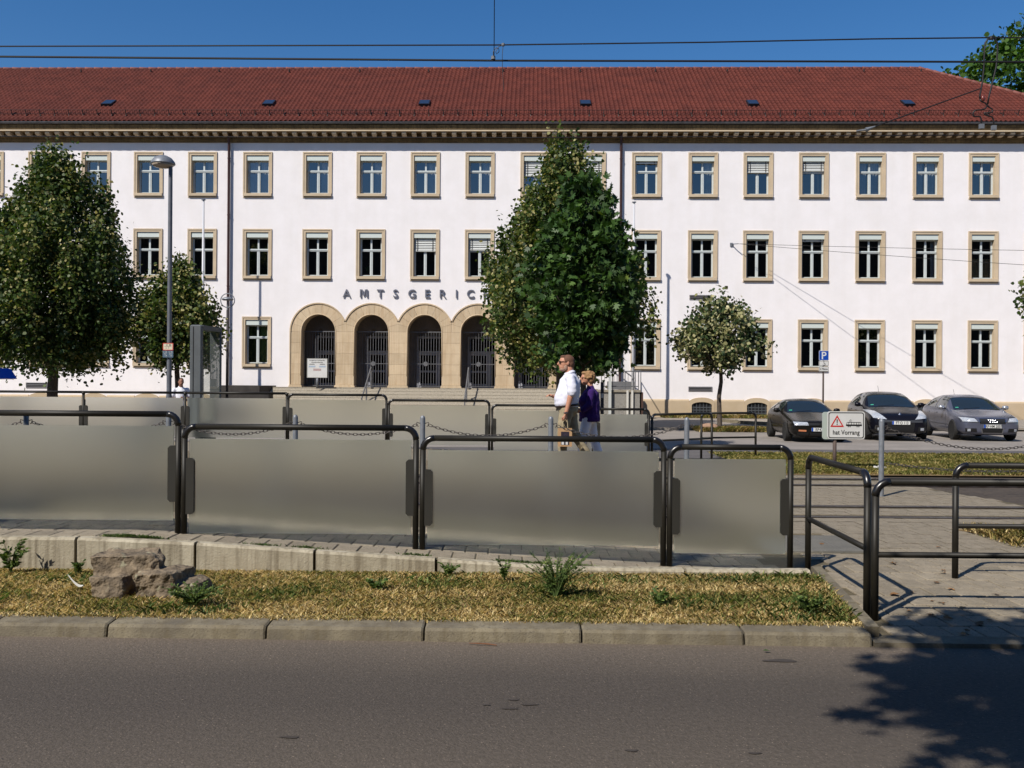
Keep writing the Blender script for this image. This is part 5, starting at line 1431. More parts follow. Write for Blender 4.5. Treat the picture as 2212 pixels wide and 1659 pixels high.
def bed(rg, n):
    x = rg.uniform(-7.2, 2.55, n); t = rg.uniform(0, 1, n); y = (5.90 - 0.02 * x + 0.20) * (1 - t) + 7.68 * t
    k = x < 2.30 + 0.29 * (y - 5.97) / 2.0
    z = 0.066 + 0.02 * np.sin(t * 3)
    return np.stack([x, y, z], 1)[k]
grass('bed_grass', 90000, bed, 0.032, 0.0042, 'short dry yellow-green grass in the bed behind the kerb', 2, 0.42)
def tuft(rg, n):
    c = np.array([(-3.4, 7.2), (-2.2, 6.35), (-1.6, 6.9), (0.3, 6.9), (1.3, 6.6), (2.1, 6.5), (2.2, 6.9), (2.1, 6.25), (0.9, 7.3), (-3.9, 6.6), (1.8, 7.4), (-0.6, 7.3), (2.35, 7.6)])
    i = rg.integers(0, len(c), n); p = c[i] + rg.normal(size=(n, 2)) * np.array([0.20, 0.12])
    k = (p[:, 1] < 7.64) & (p[:, 1] > 5.90 - 0.02 * p[:, 0] + 0.22) & (p[:, 0] < 2.3 + 0.29 * (p[:, 1] - 5.97) / 2.0)
    return np.stack([p[:, 0], p[:, 1], np.full(n, 0.08)], 1)[k]
grass('green_tufts', 2600, tuft, 0.05, 0.004, 'greener grass tufts scattered through the dry bed', 4, 0.5, M_weed)
def verge(rg, n):
    x = rg.uniform(4.7, 17, n); y = rg.uniform(16.95, 22.1, n); k = x < y * 0.62 + 1; return np.stack([x, y, np.full(n, 0.04)], 1)[k]
grass('verge_grass', 60000, verge, 0.055, 0.007, 'pale dry grass strip between the tracks and the far road', 6, 0.5, M_verge)
def verge2(rg, n):
    x = rg.uniform(5.1, 9, n); y = rg.uniform(9.35, 10.5, n); return np.stack([x, y, np.full(n, 0.034)], 1)
grass('near_verge_grass', 6000, verge2, 0.08, 0.005, 'dry grass patch beside the crossing at the right edge', 7, 0.45)
def verge3(rg, n):
    x = np.concatenate([rg.uniform(6.6, 9.2, n // 2), rg.uniform(7.0, 16, n // 2), ]); y = np.concatenate([rg.uniform(32.6, 34.0, n // 2), rg.uniform(42.6, 43.7, n // 2)])
    z = np.where(y > 40, 0.14, 0.02); return np.stack([x, y, z], 1)
grass('forecourt_grass', 7000, verge3, 0.16, 0.016, 'grass around the small tree and along the courthouse foot', 8, 0.6)

def moss(rg, n):
    c = rg.uniform(-5.5, 2.3, 26); x = c[rg.integers(0, 26, n)] + rg.normal(size=n) * 0.07
    return np.stack([x, 7.79 + rg.normal(size=n) * 0.012, np.clip(0.152 - 0.06 * x, 0.03, 0.345)], 1)
grass('joint_moss', 2600, moss, 0.022, 0.004, 'moss and tiny plants in the joint behind the low wall', 9, 0.9, M_weed)
def kerbgrit(rg, n):
    x = rg.uniform(-5, 2.3, n); return np.stack([x, 5.90 - 0.02 * x + 0.195 + rg.normal(size=n) * 0.02, np.full(n, 0.086)], 1)
grass('kerb_edge_grass', 5000, kerbgrit, 0.022, 0.004, 'dry grass straggling over the back edge of the kerb', 10, 0.1)
# single weeds
def weed(loc, label, h, n, w, seed, leaf=0.03, name='weed'):
    rg = np.random.default_rng(seed); root = empty(name, loc); tag(root, label, 'weed', 'weeds in the grass bed')
    q = MB(); pts, dr = [], []
    for k in range(n):
        a = rg.uniform(0, 2 * PI); l = rg.uniform(0.35, 1.0); hh = h * rg.uniform(0.5, 1.0)
        tip = Vector((math.cos(a) * w * l, math.sin(a) * w * l * 0.6, hh)); m = Vector((tip.x * .35, tip.y * .35, hh * .6))
        q.tube([(0, 0, -.01), m, tip], [0.004, 0.003, 0.0012], 4, False)
        for j in range(int(10 + 16 * hh / h)):
            t = rg.uniform(0.15, 1.0); p = Vector((0, 0, 0)).lerp(m, min(1, t * 2)) if t < .5 else m.lerp(tip, t * 2 - 1)
            pts.append(p); dr.append((math.cos(a + rg.normal()), math.sin(a + rg.normal()), rg.uniform(-.2, .7)))
    q.build('stems', mat('weed_stem', S(84, 104, 52), rough=0.8), root)['kind'] = 'stuff'
    V, F = leaf_mesh_arrays(np.array([tuple(p) for p in pts]), np.array(dr), leaf, [(0, 0, 0), (0.5, 0.2, .04), (1, 0, -.03), (0.5, -0.2, .04)], rg)
    soup('leaves', V, F, M_weed, rg.uniform(0, 0.9, len(pts)), root)
    return root
weed((0.33, 6.75, 0.10), 'tall bushy feathery green weed in the middle of the grass bed', 0.34, 56, 0.30, 1, 0.026)
weed((-2.2, 6.42, 0.10), 'low dense green weed at the right foot of the boulder', 0.15, 44, 0.24, 2, 0.028)
weed((-4.05, 7.5, 0.10), 'leafy weed against the pale wall at the left edge', 0.28, 10, 0.14, 3, 0.05)
weed((-3.5, 7.5, 0.10), 'small leafy weed against the wall left of the boulder', 0.10, 7, 0.07, 4, 0.035)
weed((-0.5, 7.55, 0.10), 'dark green weed at a joint of the low wall', 0.09, 14, 0.09, 5, 0.03)
weed((-1.0, 6.95, 0.10), 'broad leaved dark weed left of the middle of the bed', 0.08, 10, 0.09, 6, 0.04)
weed((-0.05, 7.3, 0.10), 'thin upright weed left of the bushy one', 0.18, 7, 0.06, 7, 0.035)
weed((2.05, 6.35, 0.10), 'bushy weed near the end of the grass bed', 0.13, 20, 0.16, 8, 0.03)
weed((1.05, 6.55, 0.10), 'upright broad leaved weed right of the bushy one', 0.12, 7, 0.06, 9, 0.04)

# boulder with a stepped right shoulder
def boulder():
    rg = random.Random(19); bm = bmesh.new()
    def chunk(x0, x1, y0, y1, z1, cut):
        vs = []
        for x in (x0, x1):
            for y in (y0, y1):
                for z in (-0.05, z1):
                    for q in range(2):
                        vs.append(bm.verts.new((x + (cut if x == x0 else -cut) * rg.random(), y + (cut if y == y0 else -cut) * rg.random(), z - (cut * 0.8 * rg.random() if z > 0 else 0))))
        r = bmesh.ops.convex_hull(bm, input=vs); bmesh.ops.delete(bm, geom=list({e for e in list(r['geom_interior']) + list(r['geom_unused']) if isinstance(e, bmesh.types.BMVert)}), context='VERTS')
    chunk(-0.43, 0.10, -0.16, 0.22, 0.345, 0.13); chunk(-0.40, -0.10, -0.27, 0.0, 0.19, 0.09); chunk(-0.10, 0.30, -0.22, 0.20, 0.235, 0.10); chunk(0.10, 0.45, -0.20, 0.16, 0.17, 0.10)
    me = bpy.data.meshes.new('boulder'); bm.to_mesh(me); bm.free()
    ob = bpy.data.objects.new('tmp', me); r = ob.modifiers.new('r', 'REMESH'); r.mode = 'VOXEL'; r.voxel_size = 0.008
    me = bake(ob); co = np.empty(len(me.vertices) * 3, dtype=np.float32); me.vertices.foreach_get('co', co); co = co.reshape(-1, 3); nn = [v.normal.copy() for v in me.vertices]
    for i, p in enumerate(co):
        v = Vector(p.tolist()); a = mnoise.fractal(v * 6, 0.9, 2.1, 5) * 0.026 - abs(mnoise.noise(v * 9)) * 0.02
        co[i] += np.array(nn[i]) * a
    me.vertices.foreach_set('co', co.ravel()); me.update(); me.materials.clear()
    me.materials.append(mat('boulder_stone', S(148, 131, 108), S(98, 87, 73), scale=9, rough=0.95, bump=0.9, bscale=60, contrast=(0.38, 0.62), spots=(S(160, 154, 128), 11, 0.62), k=0.8))
    o = inst('boulder', me, None, (-2.66, 6.86, 0.06)); tag(o, 'rough grey-brown boulder lying in the grass bed', 'boulder'); return o
boulder()
# a smaller block near the small tree
bm = bmesh.new(); bmesh.ops.create_icosphere(bm, subdivisions=3, radius=1.0)
for v in bm.verts:
    d = v.co.normalized(); m = max(abs(d.x), abs(d.y), abs(d.z)); k = 0.5 + 0.5 / m * 0.75; n_ = 1 + 0.12 * mnoise.noise(d * 2.5)
    v.co = Vector((d.x * k * 0.36 * n_, d.y * k * 0.2 * n_, max(-0.1, d.z * k * 0.2 * n_)))
me = bpy.data.meshes.new('stone_block'); bm.to_mesh(me); bm.free(); me.materials.append(mat('pink_stone', S(176, 142, 118), S(150, 120, 100), scale=6, rough=0.9))
tag(inst('stone_block', me, None, (7.05, 33.0, 0.12)), 'pinkish stone block lying left of the small tree trunk', 'boulder')

# feather, twig, fallen leaves
q = MB(); vs = []
for i in range(9):
    t = i / 8; x = 0.12 * t; z = 0.10 - 0.075 * math.sin(t * 2.2); w = 0.022 * math.sin(PI * (0.12 + 0.85 * t)) ; vs += [(x, -0.02 * t, z + w), (x + w * .4, -0.02 * t - .004, z - w * .2)]
q.add(vs, [(2 * i, 2 * i + 2, 2 * i + 3, 2 * i + 1) for i in range(8)])
tag(q.build('feather', mat('feather_white', S(226, 226, 222), rough=0.8, k=0.9), None, (-3.28, 6.85, 0.12), (0.2, 0.1, 0.1)), 'white curled feather in the grass left of the boulder', 'feather')
q = MB(); q.tube([(-0.09, 0.03, 0), (-0.03, 0.005, 0.006), (0.03, 0, 0.004), (0.085, -0.012, 0.0)], [0.002, 0.004, 0.0045, 0.003], 5)
tag(q.build('twig', mat('twig_brown', S(124, 84, 58), rough=0.9), None, (-0.17, 5.83, 0.008)), 'thin brown twig lying on the road at the kerb', 'twig')
M_dead = mat('dead_leaf', S(142, 104, 62), S(112, 80, 50), scale=30, rough=0.9, rnd=0.35)
def deadleaf(x, y, z, s, label):
    q = MB(); n = 9; vs = [(0, 0, 0.006)]
    for i in range(n):
        a = 2 * PI * i / n; r = s * (1.0 if i % 2 == 0 else 0.55) * rng.uniform(0.7, 1.2); vs.append((r * math.cos(a), r * math.sin(a), 0.004 + rng.uniform(0, 0.35) * s))
    q.add(vs, [(0, 1 + i, 1 + (i + 1) % n) for i in range(n)])
    o = q.build('fallen_leaf', M_dead, None, (x, y, z), (0, 0, rng.uniform(0, 6)), fix=False); tag(o, label, 'leaf', 'dead leaves on the crossing pavers')
for k in range(26):
    y = rng.uniform(5.95, 7.6) if k < 18 else rng.uniform(7.6, 9.6); x = rng.uniform(2.75, min(y * 0.55, 4.1) if k < 18 else y * 0.5)
    deadleaf(x, y, 0.032, rng.uniform(0.02, 0.045), 'curled brown dead leaf on the crossing pavers')
q = MB(); q.add([(0, 0, 0.01), (0.02, 0.012, 0.016), (0.05, 0.0, 0.01), (0.025, -0.014, 0.014)], [(0, 1, 2, 3)])
tag(q.build('green_leaf', M_weed, None, (1.56, 5.72, 0.004)), 'small green leaf on the road before the kerb joint', 'leaf')
q = MB(); q.box(-0.1, 0.1, -0.05, 0.05, 0, 0.03); q.box(0.02, 0.16, -0.02, 0.07, 0.02, 0.05)
tag(q.build('paper_scrap', M_signw, None, (7.15, 18.0, 0.06), (0.1, 0.15, 0.4)), 'white paper scrap on the dry verge beside the chain post', 'litter')
# row of houses behind the viewer (mirrored in the window panes)
b = MB(); b.box(-70, 70, -40, -26, -0.05, 20.0)
h_ = b.build('house_row', mat('house_grey', S(74, 70, 66), S(60, 56, 52), scale=0.3, rough=0.9)); tag(h_, 'row of grey town houses across the street behind the viewer', 'building')
b = MB(); b.prism([(-41, 20.0), (-25.5, 20.0), (-33, 23.5)], -70.5, 70.5, 'YZ'); b.build('roof', mat('slate_roof', S(52, 50, 50), rough=0.9), h_)
# ================================================================== cars
from mathutils.bvhtree import BVHTree
M_tyre = mat('tyre', (0.018, 0.017, 0.016), rough=0.85)
M_rim = mat('rim_alloy', S(176, 178, 182), rough=0.3, metal=0.8)
M_rimdark = mat('rim_dark', S(92, 84, 80), rough=0.5, metal=0.5)
M_trim = mat('black_trim', (0.012, 0.012, 0.013), rough=0.5)
M_carglass = mat('car_glass', (0.020, 0.028, 0.030), rough=0.03, spec=0.9, coat=0.4)
M_lens = mat('lamp_lens', S(206, 210, 216), S(150, 156, 166), scale=30, rough=0.12, spec=0.9, coat=0.5)
M_orange = mat('indicator', S(206, 130, 90), rough=0.3)
M_plate = mat('plate_white', S(226, 226, 222), rough=0.5)
M_chrome = mat('chrome', S(170, 172, 178), rough=0.2, metal=1.0)
M_green = mat('green_badge', S(70, 170, 140), rough=0.6)
def paint(name, c, metal=0.3, spec=0.4):
    return mat(name, c, rough=0.2, metal=metal, spec=spec, k=1.0)

def car_body(st, name):
    """loft; st = list of (x, zb, belt, w, roof or None, wt)"""
    rings = []
    for (x, zb, bl, w, rf, wt) in st:
        if rf is None:
            r = [(0, zb), (w * .78, zb), (w * .95, zb + .07), (w, zb + .35 * (bl - zb)), (w * .995, zb + .68 * (bl - zb)), (w * .955, bl - .055), (w * .86, bl - .018), (w * .62, bl - .004), (w * .3, bl + .004), (0, bl + .008)]
        else:
            r = [(0, zb), (w * .78, zb), (w * .95, zb + .07), (w, zb + .35 * (bl - zb)), (w * .995, bl - .13), (w * .965, bl), ((w * .965 + wt) / 2 + .02, (bl + rf) / 2), (wt, rf - .05), (wt * .6, rf - .006), (0, rf)]
        rings.append([(x, -y, z) for (y, z) in r[:0:-1]] + [(x, y, z) for (y, z) in r])
    n = len(rings[0]); vs = [p for r in rings for p in r]; fs = []
    for i in range(len(rings) - 1):
        for j in range(n - 1):
            fs.append((i * n + j, i * n + j + 1, (i + 1) * n + j + 1, (i + 1) * n + j))
        # seam at bottom and top
        fs.append((i * n + n - 1, i * n, (i + 1) * n, (i + 1) * n + n - 1))
    fs.append(tuple(range(n))); fs.append(tuple((len(rings) - 1) * n + j for j in reversed(range(n))))
    q = MB(); q.add(vs, fs); me = q.mesh(name)
    ob = bpy.data.objects.new('tmp', me)
    s = ob.modifiers.new('s', 'SUBSURF'); s.levels = 2; s.render_levels = 2
    m2 = bake(ob)
    m2.polygons.foreach_set('use_smooth', [True] * len(m2.polygons)); m2.name = name
    bvh = BVHTree.FromPolygons([v.co.copy() for v in m2.vertices], [tuple(p.vertices) for p in m2.polygons])
    return m2, bvh

def drape(bvh, corners, axis, off=0.006, n=8, bulge=0):
    """corners: 4 points in the plane seen along axis; cast onto the body; returns MB"""
    q = MB(); vs = []; D = Vector(axis)
    c = [Vector(p) for p in corners]
    for i in range(n + 1):
        for j in range(n + 1):
            u, v = i / n, j / n
            p = c[0].lerp(c[1], u).lerp(c[3].lerp(c[2], u), v)
            o = p - D * 4
            hit, nn, _, _ = bvh.ray_cast(o, D)
            if hit is None: hit = p; nn = -D
            if nn.dot(D) > 0: nn = -nn
            vs.append(hit + nn * off)
    q.add(vs, [(i * (n + 1) + j, (i + 1) * (n + 1) + j, (i + 1) * (n + 1) + j + 1, i * (n + 1) + j + 1) for i in range(n) for j in range(n)])
    return q

def wheel(parent, x, y, r, w, dark=False, spokes=5):
    s = -1 if y < 0 else 1
    q = MB(); q.lathe([(r * .62, -w / 2 + .01), (r * .94, -w / 2), (r, -w / 2 + .03), (r, w / 2 - .03), (r * .94, w / 2), (r * .62, w / 2 - .01)], (0, 0, 0), 28, 0, 'Y')
    t = auto_smooth(q.build('wheel', M_tyre, parent, (x, y, r)))
    m_ = M_rimdark if dark else M_rim
    q = MB(); yo = s * (w / 2 - .012)
    q.lathe([(r * .66, yo - s * .05), (r * .66, yo), (r * .60, yo), (r * .58, yo - s * .05)], (0, 0, 0), 28, 0, 'Y')
    for k in range(spokes):
        a = 2 * PI * k / spokes + 0.3
        q.obox((math.cos(a) * r * .33, yo - s * .012, math.sin(a) * r * .33), (r * .56, .018, r * .17), Matrix.Rotation(-a, 3, 'Y'))
    q.lathe([(0, yo), (r * .13, yo), (r * .15, yo - s * .03), (0, yo - s * .03)], (0, 0, 0), 12, 0, 'Y')
    q.build('rim', m_, t)
    q = MB(); q.lathe([(0, yo - s * .06), (r * .6, yo - s * .06), (r * .6, yo - s * .07), (0, yo - s * .07)], (0, 0, 0), 20, 0, 'Y'); q.build('brake_dark', M_trim, t)
    return t

def ring_em(q, c, r, t, axis='X', n=20):
    q.tube([(c[0], c[1] + r * math.cos(a), c[2] + r * math.sin(a)) for a in np.linspace(0, 2 * PI, n + 1)[:-1]], t, 5, False, 0, True)

def plate(root, bvh, x, y, z, body, tilt=0.0):
    hit, nn, _, _ = bvh.ray_cast(Vector((6, y, z)), Vector((-1, 0, 0)))
    xx = (hit.x if hit else x) + 0.02
    q = MB(); q.box(xx - .01, xx, y - .26, y + .26, z - .055, z + .055); p = q.build('number_plate', M_plate, root)
    q = MB(); q.box(xx, xx + .003, y - .255, y - .21, z - .05, z + .05); q.build('blue_strip', M_blue, p)
    me = text_mesh(body, 0.115, M_ink, bold=0.0015)
    inst('writing', me, p, (xx + .002, y + .025, z - .04), (rad(90), 0, rad(90)), (0.80, 1, 1))
    q = MB(); q.ring(-.26, .26, z - .057, z + .057, .007, 0, .004)
    q.v = [(xx - b_, y + a_, c_) for (a_, b_, c_) in q.v]; q.build('plate_rim', M_trim, p)
    return p

def make_car(name, label, loc, phi, st, col, spec):
    root = empty(name, loc, rad(-90 - phi)); tag(root, label, 'car', 'cars parked before the courthouse')
    me, bvh = car_body(st, 'body'); me.materials.append(col)
    body = inst('body', me, root)
    X = Vector((-1, 0, 0))
    def add(nm, corners, axis, m, parent=None, off=0.006, n=8):
        return drape(bvh, corners, axis, off, n).build(nm, m, parent or root, smooth=True)
    S_ = spec
    # windscreen (cast from the front and above)
    ax = Vector((-0.8, 0, -0.6)).normalized()
    w0, w1 = S_['ws']            # (x,halfw,z) bottom and top
    ws = add('windscreen', [(w0[0], -w0[1], w0[2]), (w0[0], w0[1], w0[2]), (w1[0], w1[1], w1[2]), (w1[0], -w1[1], w1[2])], ax, M_carglass, None, 0.007, 12)
    wiper = MB(); wiper.tube([(w0[0] + .02, -w0[1] * .6, w0[2] + .01), (w0[0] - .03, w0[1] * .1, w0[2] + .05)], .008, 5); wiper.build('wiper', M_trim, root)
    if S_.get('badge'):
        c = Vector(w0); b_ = (w0[0] - .12, -w0[1] * .80, w0[2] + .07)
        add('badge', [(b_[0], b_[1] - .045, b_[2] - .03), (b_[0], b_[1] + .045, b_[2] - .03), (b_[0], b_[1] + .045, b_[2] + .03), (b_[0], b_[1] - .045, b_[2] + .03)], ax, M_green, ws, 0.012, 2)
    for s in (-1, 1):
        A = (0, -s, 0)
        for k, poly in enumerate(S_['side']):
            g = add('side_window', [(x, s * 1.2, z) for x, z in poly], A, M_carglass, None, 0.006, 10)
        # door seams, handle
        for (xa, za), (xb, zb) in S_['seams']:
            d = drape(bvh, [(xa - .005, s * 1.2, za), (xa + .005, s * 1.2, za), (xb + .005, s * 1.2, zb), (xb - .005, s * 1.2, zb)] if abs(xa - xb) < .3 else [(xa, s * 1.2, za - .005), (xb, s * 1.2, zb - .005), (xb, s * 1.2, zb + .005), (xa, s * 1.2, za + .005)], A, 0.003, 6)
            d.build('door_seam', M_trim, root)
        for hx, hz in S_['handles']:
            d = drape(bvh, [(hx - .09, s * 1.2, hz - .015), (hx + .09, s * 1.2, hz - .015), (hx + .09, s * 1.2, hz + .015), (hx - .09, s * 1.2, hz + .015)], A, 0.02, 3); d.build('door_handle', col, root)
        # wheel arches
        for wx in S_['axles']:
            r = S_['wr']; q = MB(); vs = []; N = 20
            for i in range(N + 1):
                a = PI * (-0.12 + 1.24 * i / N)
                for rr in (r + .015, r + .075):
                    hit, nn, _, _ = bvh.ray_cast(Vector((wx + rr * math.cos(a), s * 2, max(.16, r + rr * math.sin(a)))), Vector((0, -s, 0)))
                    h = hit if hit else Vector((wx + rr * math.cos(a), s * S_['w'], max(.16, r + rr * math.sin(a))))
                    vs.append(h + Vector((0, s * .006, 0)))
            q.add(vs, [(2 * i, 2 * i + 2, 2 * i + 3, 2 * i + 1) for i in range(N)]); q.build('arch_trim', M_trim if S_.get('darkarch') else col, root, smooth=True)
            q = MB(); vs = []
            for i in range(N):
                a = 2 * PI * i / N; zz = r + (r + .03) * math.sin(a)
                hit, nn, _, _ = bvh.ray_cast(Vector((wx + (r + .03) * math.cos(a), s * 2, max(.17, zz))), Vector((0, -s, 0)))
                h = hit if hit else Vector((wx, s * S_['w'], zz)); vs.append(Vector((wx + (r + .03) * math.cos(a), h.y + s * .003, max(.15, zz))))
            q.add(vs, [tuple(range(N))]); q.build('wheel_well', M_trim, root)
            wheel(root, wx, s * (S_['w'] - .068), r, .19, S_.get('darkrim', False), S_.get('spokes', 5))
        # headlamps and fog lamps
        for nm, m_, poly, off in S_['front']:
            P = [(2.4, s * y, z) for y, z in poly]
            add(nm, P if s > 0 else [P[1], P[0], P[3], P[2]], X, m_, None, off, 8)
        # mirror
        mx, mz, my = S_['mirror']
        q = MB(); q.lathe([(0.0, -.09), (.055, -.08), (.075, 0.0), (.06, .08), (.0, .10)], (0, 0, 0), 10, 0, 'Y')
        mo = q.build('wing_mirror', S_.get('mirrormat', col), root, (mx, s * my, mz), smooth=True)
        q = MB(); q.tube([(0, 0, 0), (0.0, -s * .14, -.04)], .025, 6); q.build('mirror_arm', M_trim, mo)
    for nm, m_, poly, off in S_['centre']:
        add(nm, [(2.4, y, z) for y, z in poly], X, m_, None, off, 10)
    # rear lamp strips and shadow gap at sill
    plate(root, bvh, 2, S_['plate'][0], S_['plate'][1], S_['plate'][2])
    if S_.get('antenna'):
        ax_, az_ = S_['antenna']; q = MB(); q.tube([(ax_, 0, az_), (ax_ - .12, 0, az_ + .20)], .006, 5); q.build('aerial', M_trim, root)
    em = S_.get('emblem')
    if em:
        kind, z, y0 = em
        hit, _, _, _ = bvh.ray_cast(Vector((6, y0, z)), X); xx = hit.x + .012
        q = MB()
        if kind == 'rings':
            for k in range(4): ring_em(q, (xx, y0 + (k - 1.5) * .062, z), .042, .007)
        elif kind == 'diamond':
            q.add([(xx, y0 - .045, z), (xx, y0, z - .065), (xx, y0 + .045, z), (xx, y0, z + .065), (xx + .02, y0, z)], [(0, 1, 4), (1, 2, 4), (2, 3, 4), (3, 0, 4)])
        else:
            for dy in (-.03, .03): q.obox((xx, y0 + dy, z), (.008, .014, .07), Matrix.Rotation(rad(8 if dy > 0 else -8), 3, 'X'))
            q.box(xx - .004, xx + .004, y0 - .03, y0 + .03, z - .007, z + .007)
        q.build('emblem', M_chrome, root)
    return root, bvh

# grey-blue hatchback
st_a = [(2.10, .36, .62, .50, None, 0), (2.07, .24, .68, .70, None, 0), (1.96, .19, .73, .82, None, 0), (1.70, .18, .80, .875, None, 0), (1.25, .18, .87, .885, None, 0), (0.95, .18, .915, .885, None, 0), (0.80, .18, .93, .885, .955, .74),
        (0.42, .18, .945, .885, 1.17, .66), (0.05, .18, .95, .885, 1.345, .62), (-0.30, .18, .955, .885, 1.405, .61), (-0.8, .18, .96, .885, 1.41, .61), (-1.3, .18, .965, .88, 1.365, .60), (-1.7, .19, .97, .865, 1.24, .58), (-1.95, .22, .95, .83, 1.02, .62), (-2.08, .30, .86, .74, None, 0), (-2.11, .42, .76, .56, None, 0)]
SA = dict(w=.885, wr=.315, axles=(1.25, -1.32), ws=((.86, .70, .955), (.10, .555, 1.335)), badge=True,
          side=[[(.52, .975), (-.42, .985), (-.42, 1.35), (.02, 1.31)], [(-.50, .99), (-1.22, 1.01), (-1.18, 1.30), (-.50, 1.35)], [(-1.30, 1.02), (-1.60, 1.05), (-1.42, 1.22), (-1.26, 1.28)]],
          seams=[((.62, .30), (.62, .92)), ((-.46, .30), (-.46, .95)), ((-1.24, .45), (-1.24, .96)), ((1.6, .45), (-1.75, .50))], handles=[(-.30, .82), (-1.08, .83)],
          front=[('headlamp', M_lens, [(.42, .59), (.80, .60), (.83, .73), (.50, .70)], .006), ('lamp_rim', M_trim, [(.40, .57), (.83, .58), (.85, .745), (.48, .72)], .003),
                 ('fog_intake', M_trim, [(.44, .29), (.74, .29), (.76, .40), (.46, .40)], .006), ('fog_lamp', M_lens, [(.62, .31), (.70, .31), (.70, .385), (.62, .385)], .012)],
          centre=[('grille_rim', M_chrome, [(-.30, .25), (.30, .25), (.40, .70), (-.40, .70)], .003), ('grille', M_trim, [(-.27, .27), (.27, .27), (.37, .685), (-.37, .685)], .008), ('bumper_bar', None, [(-.36, .40), (.36, .40), (.36, .53), (-.36, .53)], .012)],
          mirror=(.50, 1.0, .97), plate=(0, .465, 'RP·HM 2007'), antenna=(-1.2, 1.37), emblem=('rings', .62, 0.0), spokes=7, mirrormat=None)
P_grey = paint('paint_grey_blue', S(94, 97, 112), 0.4)
SA['centre'][2] = ('bumper_bar', P_grey, SA['centre'][2][2], .011); SA['mirrormat'] = mat('mirror_silver', S(190, 192, 198), rough=0.25, metal=0.6)
make_car('parked_car', 'grey-blue metallic hatchback, rightmost of the parked cars', (14.55 + .26, 30.1, 0.004), 7, st_a, P_grey, SA)
# black hatchback
st_c = [(2.02, .38, .64, .50, None, 0), (1.98, .25, .72, .70, None, 0), (1.86, .20, .80, .80, None, 0), (1.60, .19, .88, .85, None, 0), (1.20, .19, .95, .86, None, 0), (0.98, .19, .99, .86, None, 0), (0.82, .19, 1.0, .86, 1.03, .72),
        (0.45, .19, 1.01, .86, 1.24, .66), (0.05, .19, 1.01, .86, 1.43, .62), (-0.35, .19, 1.02, .86, 1.485, .61), (-0.8, .19, 1.02, .86, 1.485, .61), (-1.3, .19, 1.03, .855, 1.44, .60), (-1.7, .20, 1.03, .84, 1.30, .57), (-1.92, .24, 1.0, .80, 1.06, .60), (-2.02, .32, .90, .70, None, 0), (-2.05, .45, .78, .5, None, 0)]
P_black = paint('paint_black', (0.006, 0.006, 0.010, 1), 0.0, 0.22)
SC = dict(w=.86, wr=.305, axles=(1.20, -1.35), ws=((.88, .69, 1.03), (.08, .555, 1.42)), badge=True,
          side=[[(.50, 1.05), (-.42, 1.06), (-.42, 1.43), (.02, 1.39)], [(-.50, 1.06), (-1.22, 1.10), (-1.20, 1.37), (-.50, 1.43)]],
          seams=[((.62, .32), (.62, .98)), ((-.46, .32), (-.46, 1.0)), ((-1.26, .5), (-1.26, 1.0))], handles=[(-.30, .88), (-1.08, .9)],
          front=[('headlamp', M_lens, [(.40, .66), (.76, .70), (.84, .93), (.64, .90)], .006), ('fog_lamp', M_lens, [(.56, .33), (.66, .33), (.66, .41), (.56, .41)], .008), ('side_intake', M_trim, [(.48, .28), (.74, .30), (.74, .44), (.50, .44)], .004)],
          centre=[('grille', M_trim, [(-.36, .27), (.36, .27), (.40, .56), (-.40, .56)], .004), ('bumper_bar', mat('dark_grey_bar', S(66, 68, 74), rough=0.4, coat=0.4), [(-.62, .57), (.62, .57), (.62, .64), (-.62, .64)], .006), ('chrome_lip', M_chrome, [(-.42, .235), (.42, .235), (.42, .265), (-.42, .265)], .010)],
          mirror=(.52, 1.08, .95), plate=(0, .56, 'FT·O 113'), antenna=(-.9, 1.47), emblem=('diamond', .80, 0.0), spokes=8, darkarch=True)
make_car('parked_car', 'black compact hatchback parked between the other two cars, behind the tram sign', (11.68 + .33, 29.8, 0.004), 9, st_c, P_black, SC)
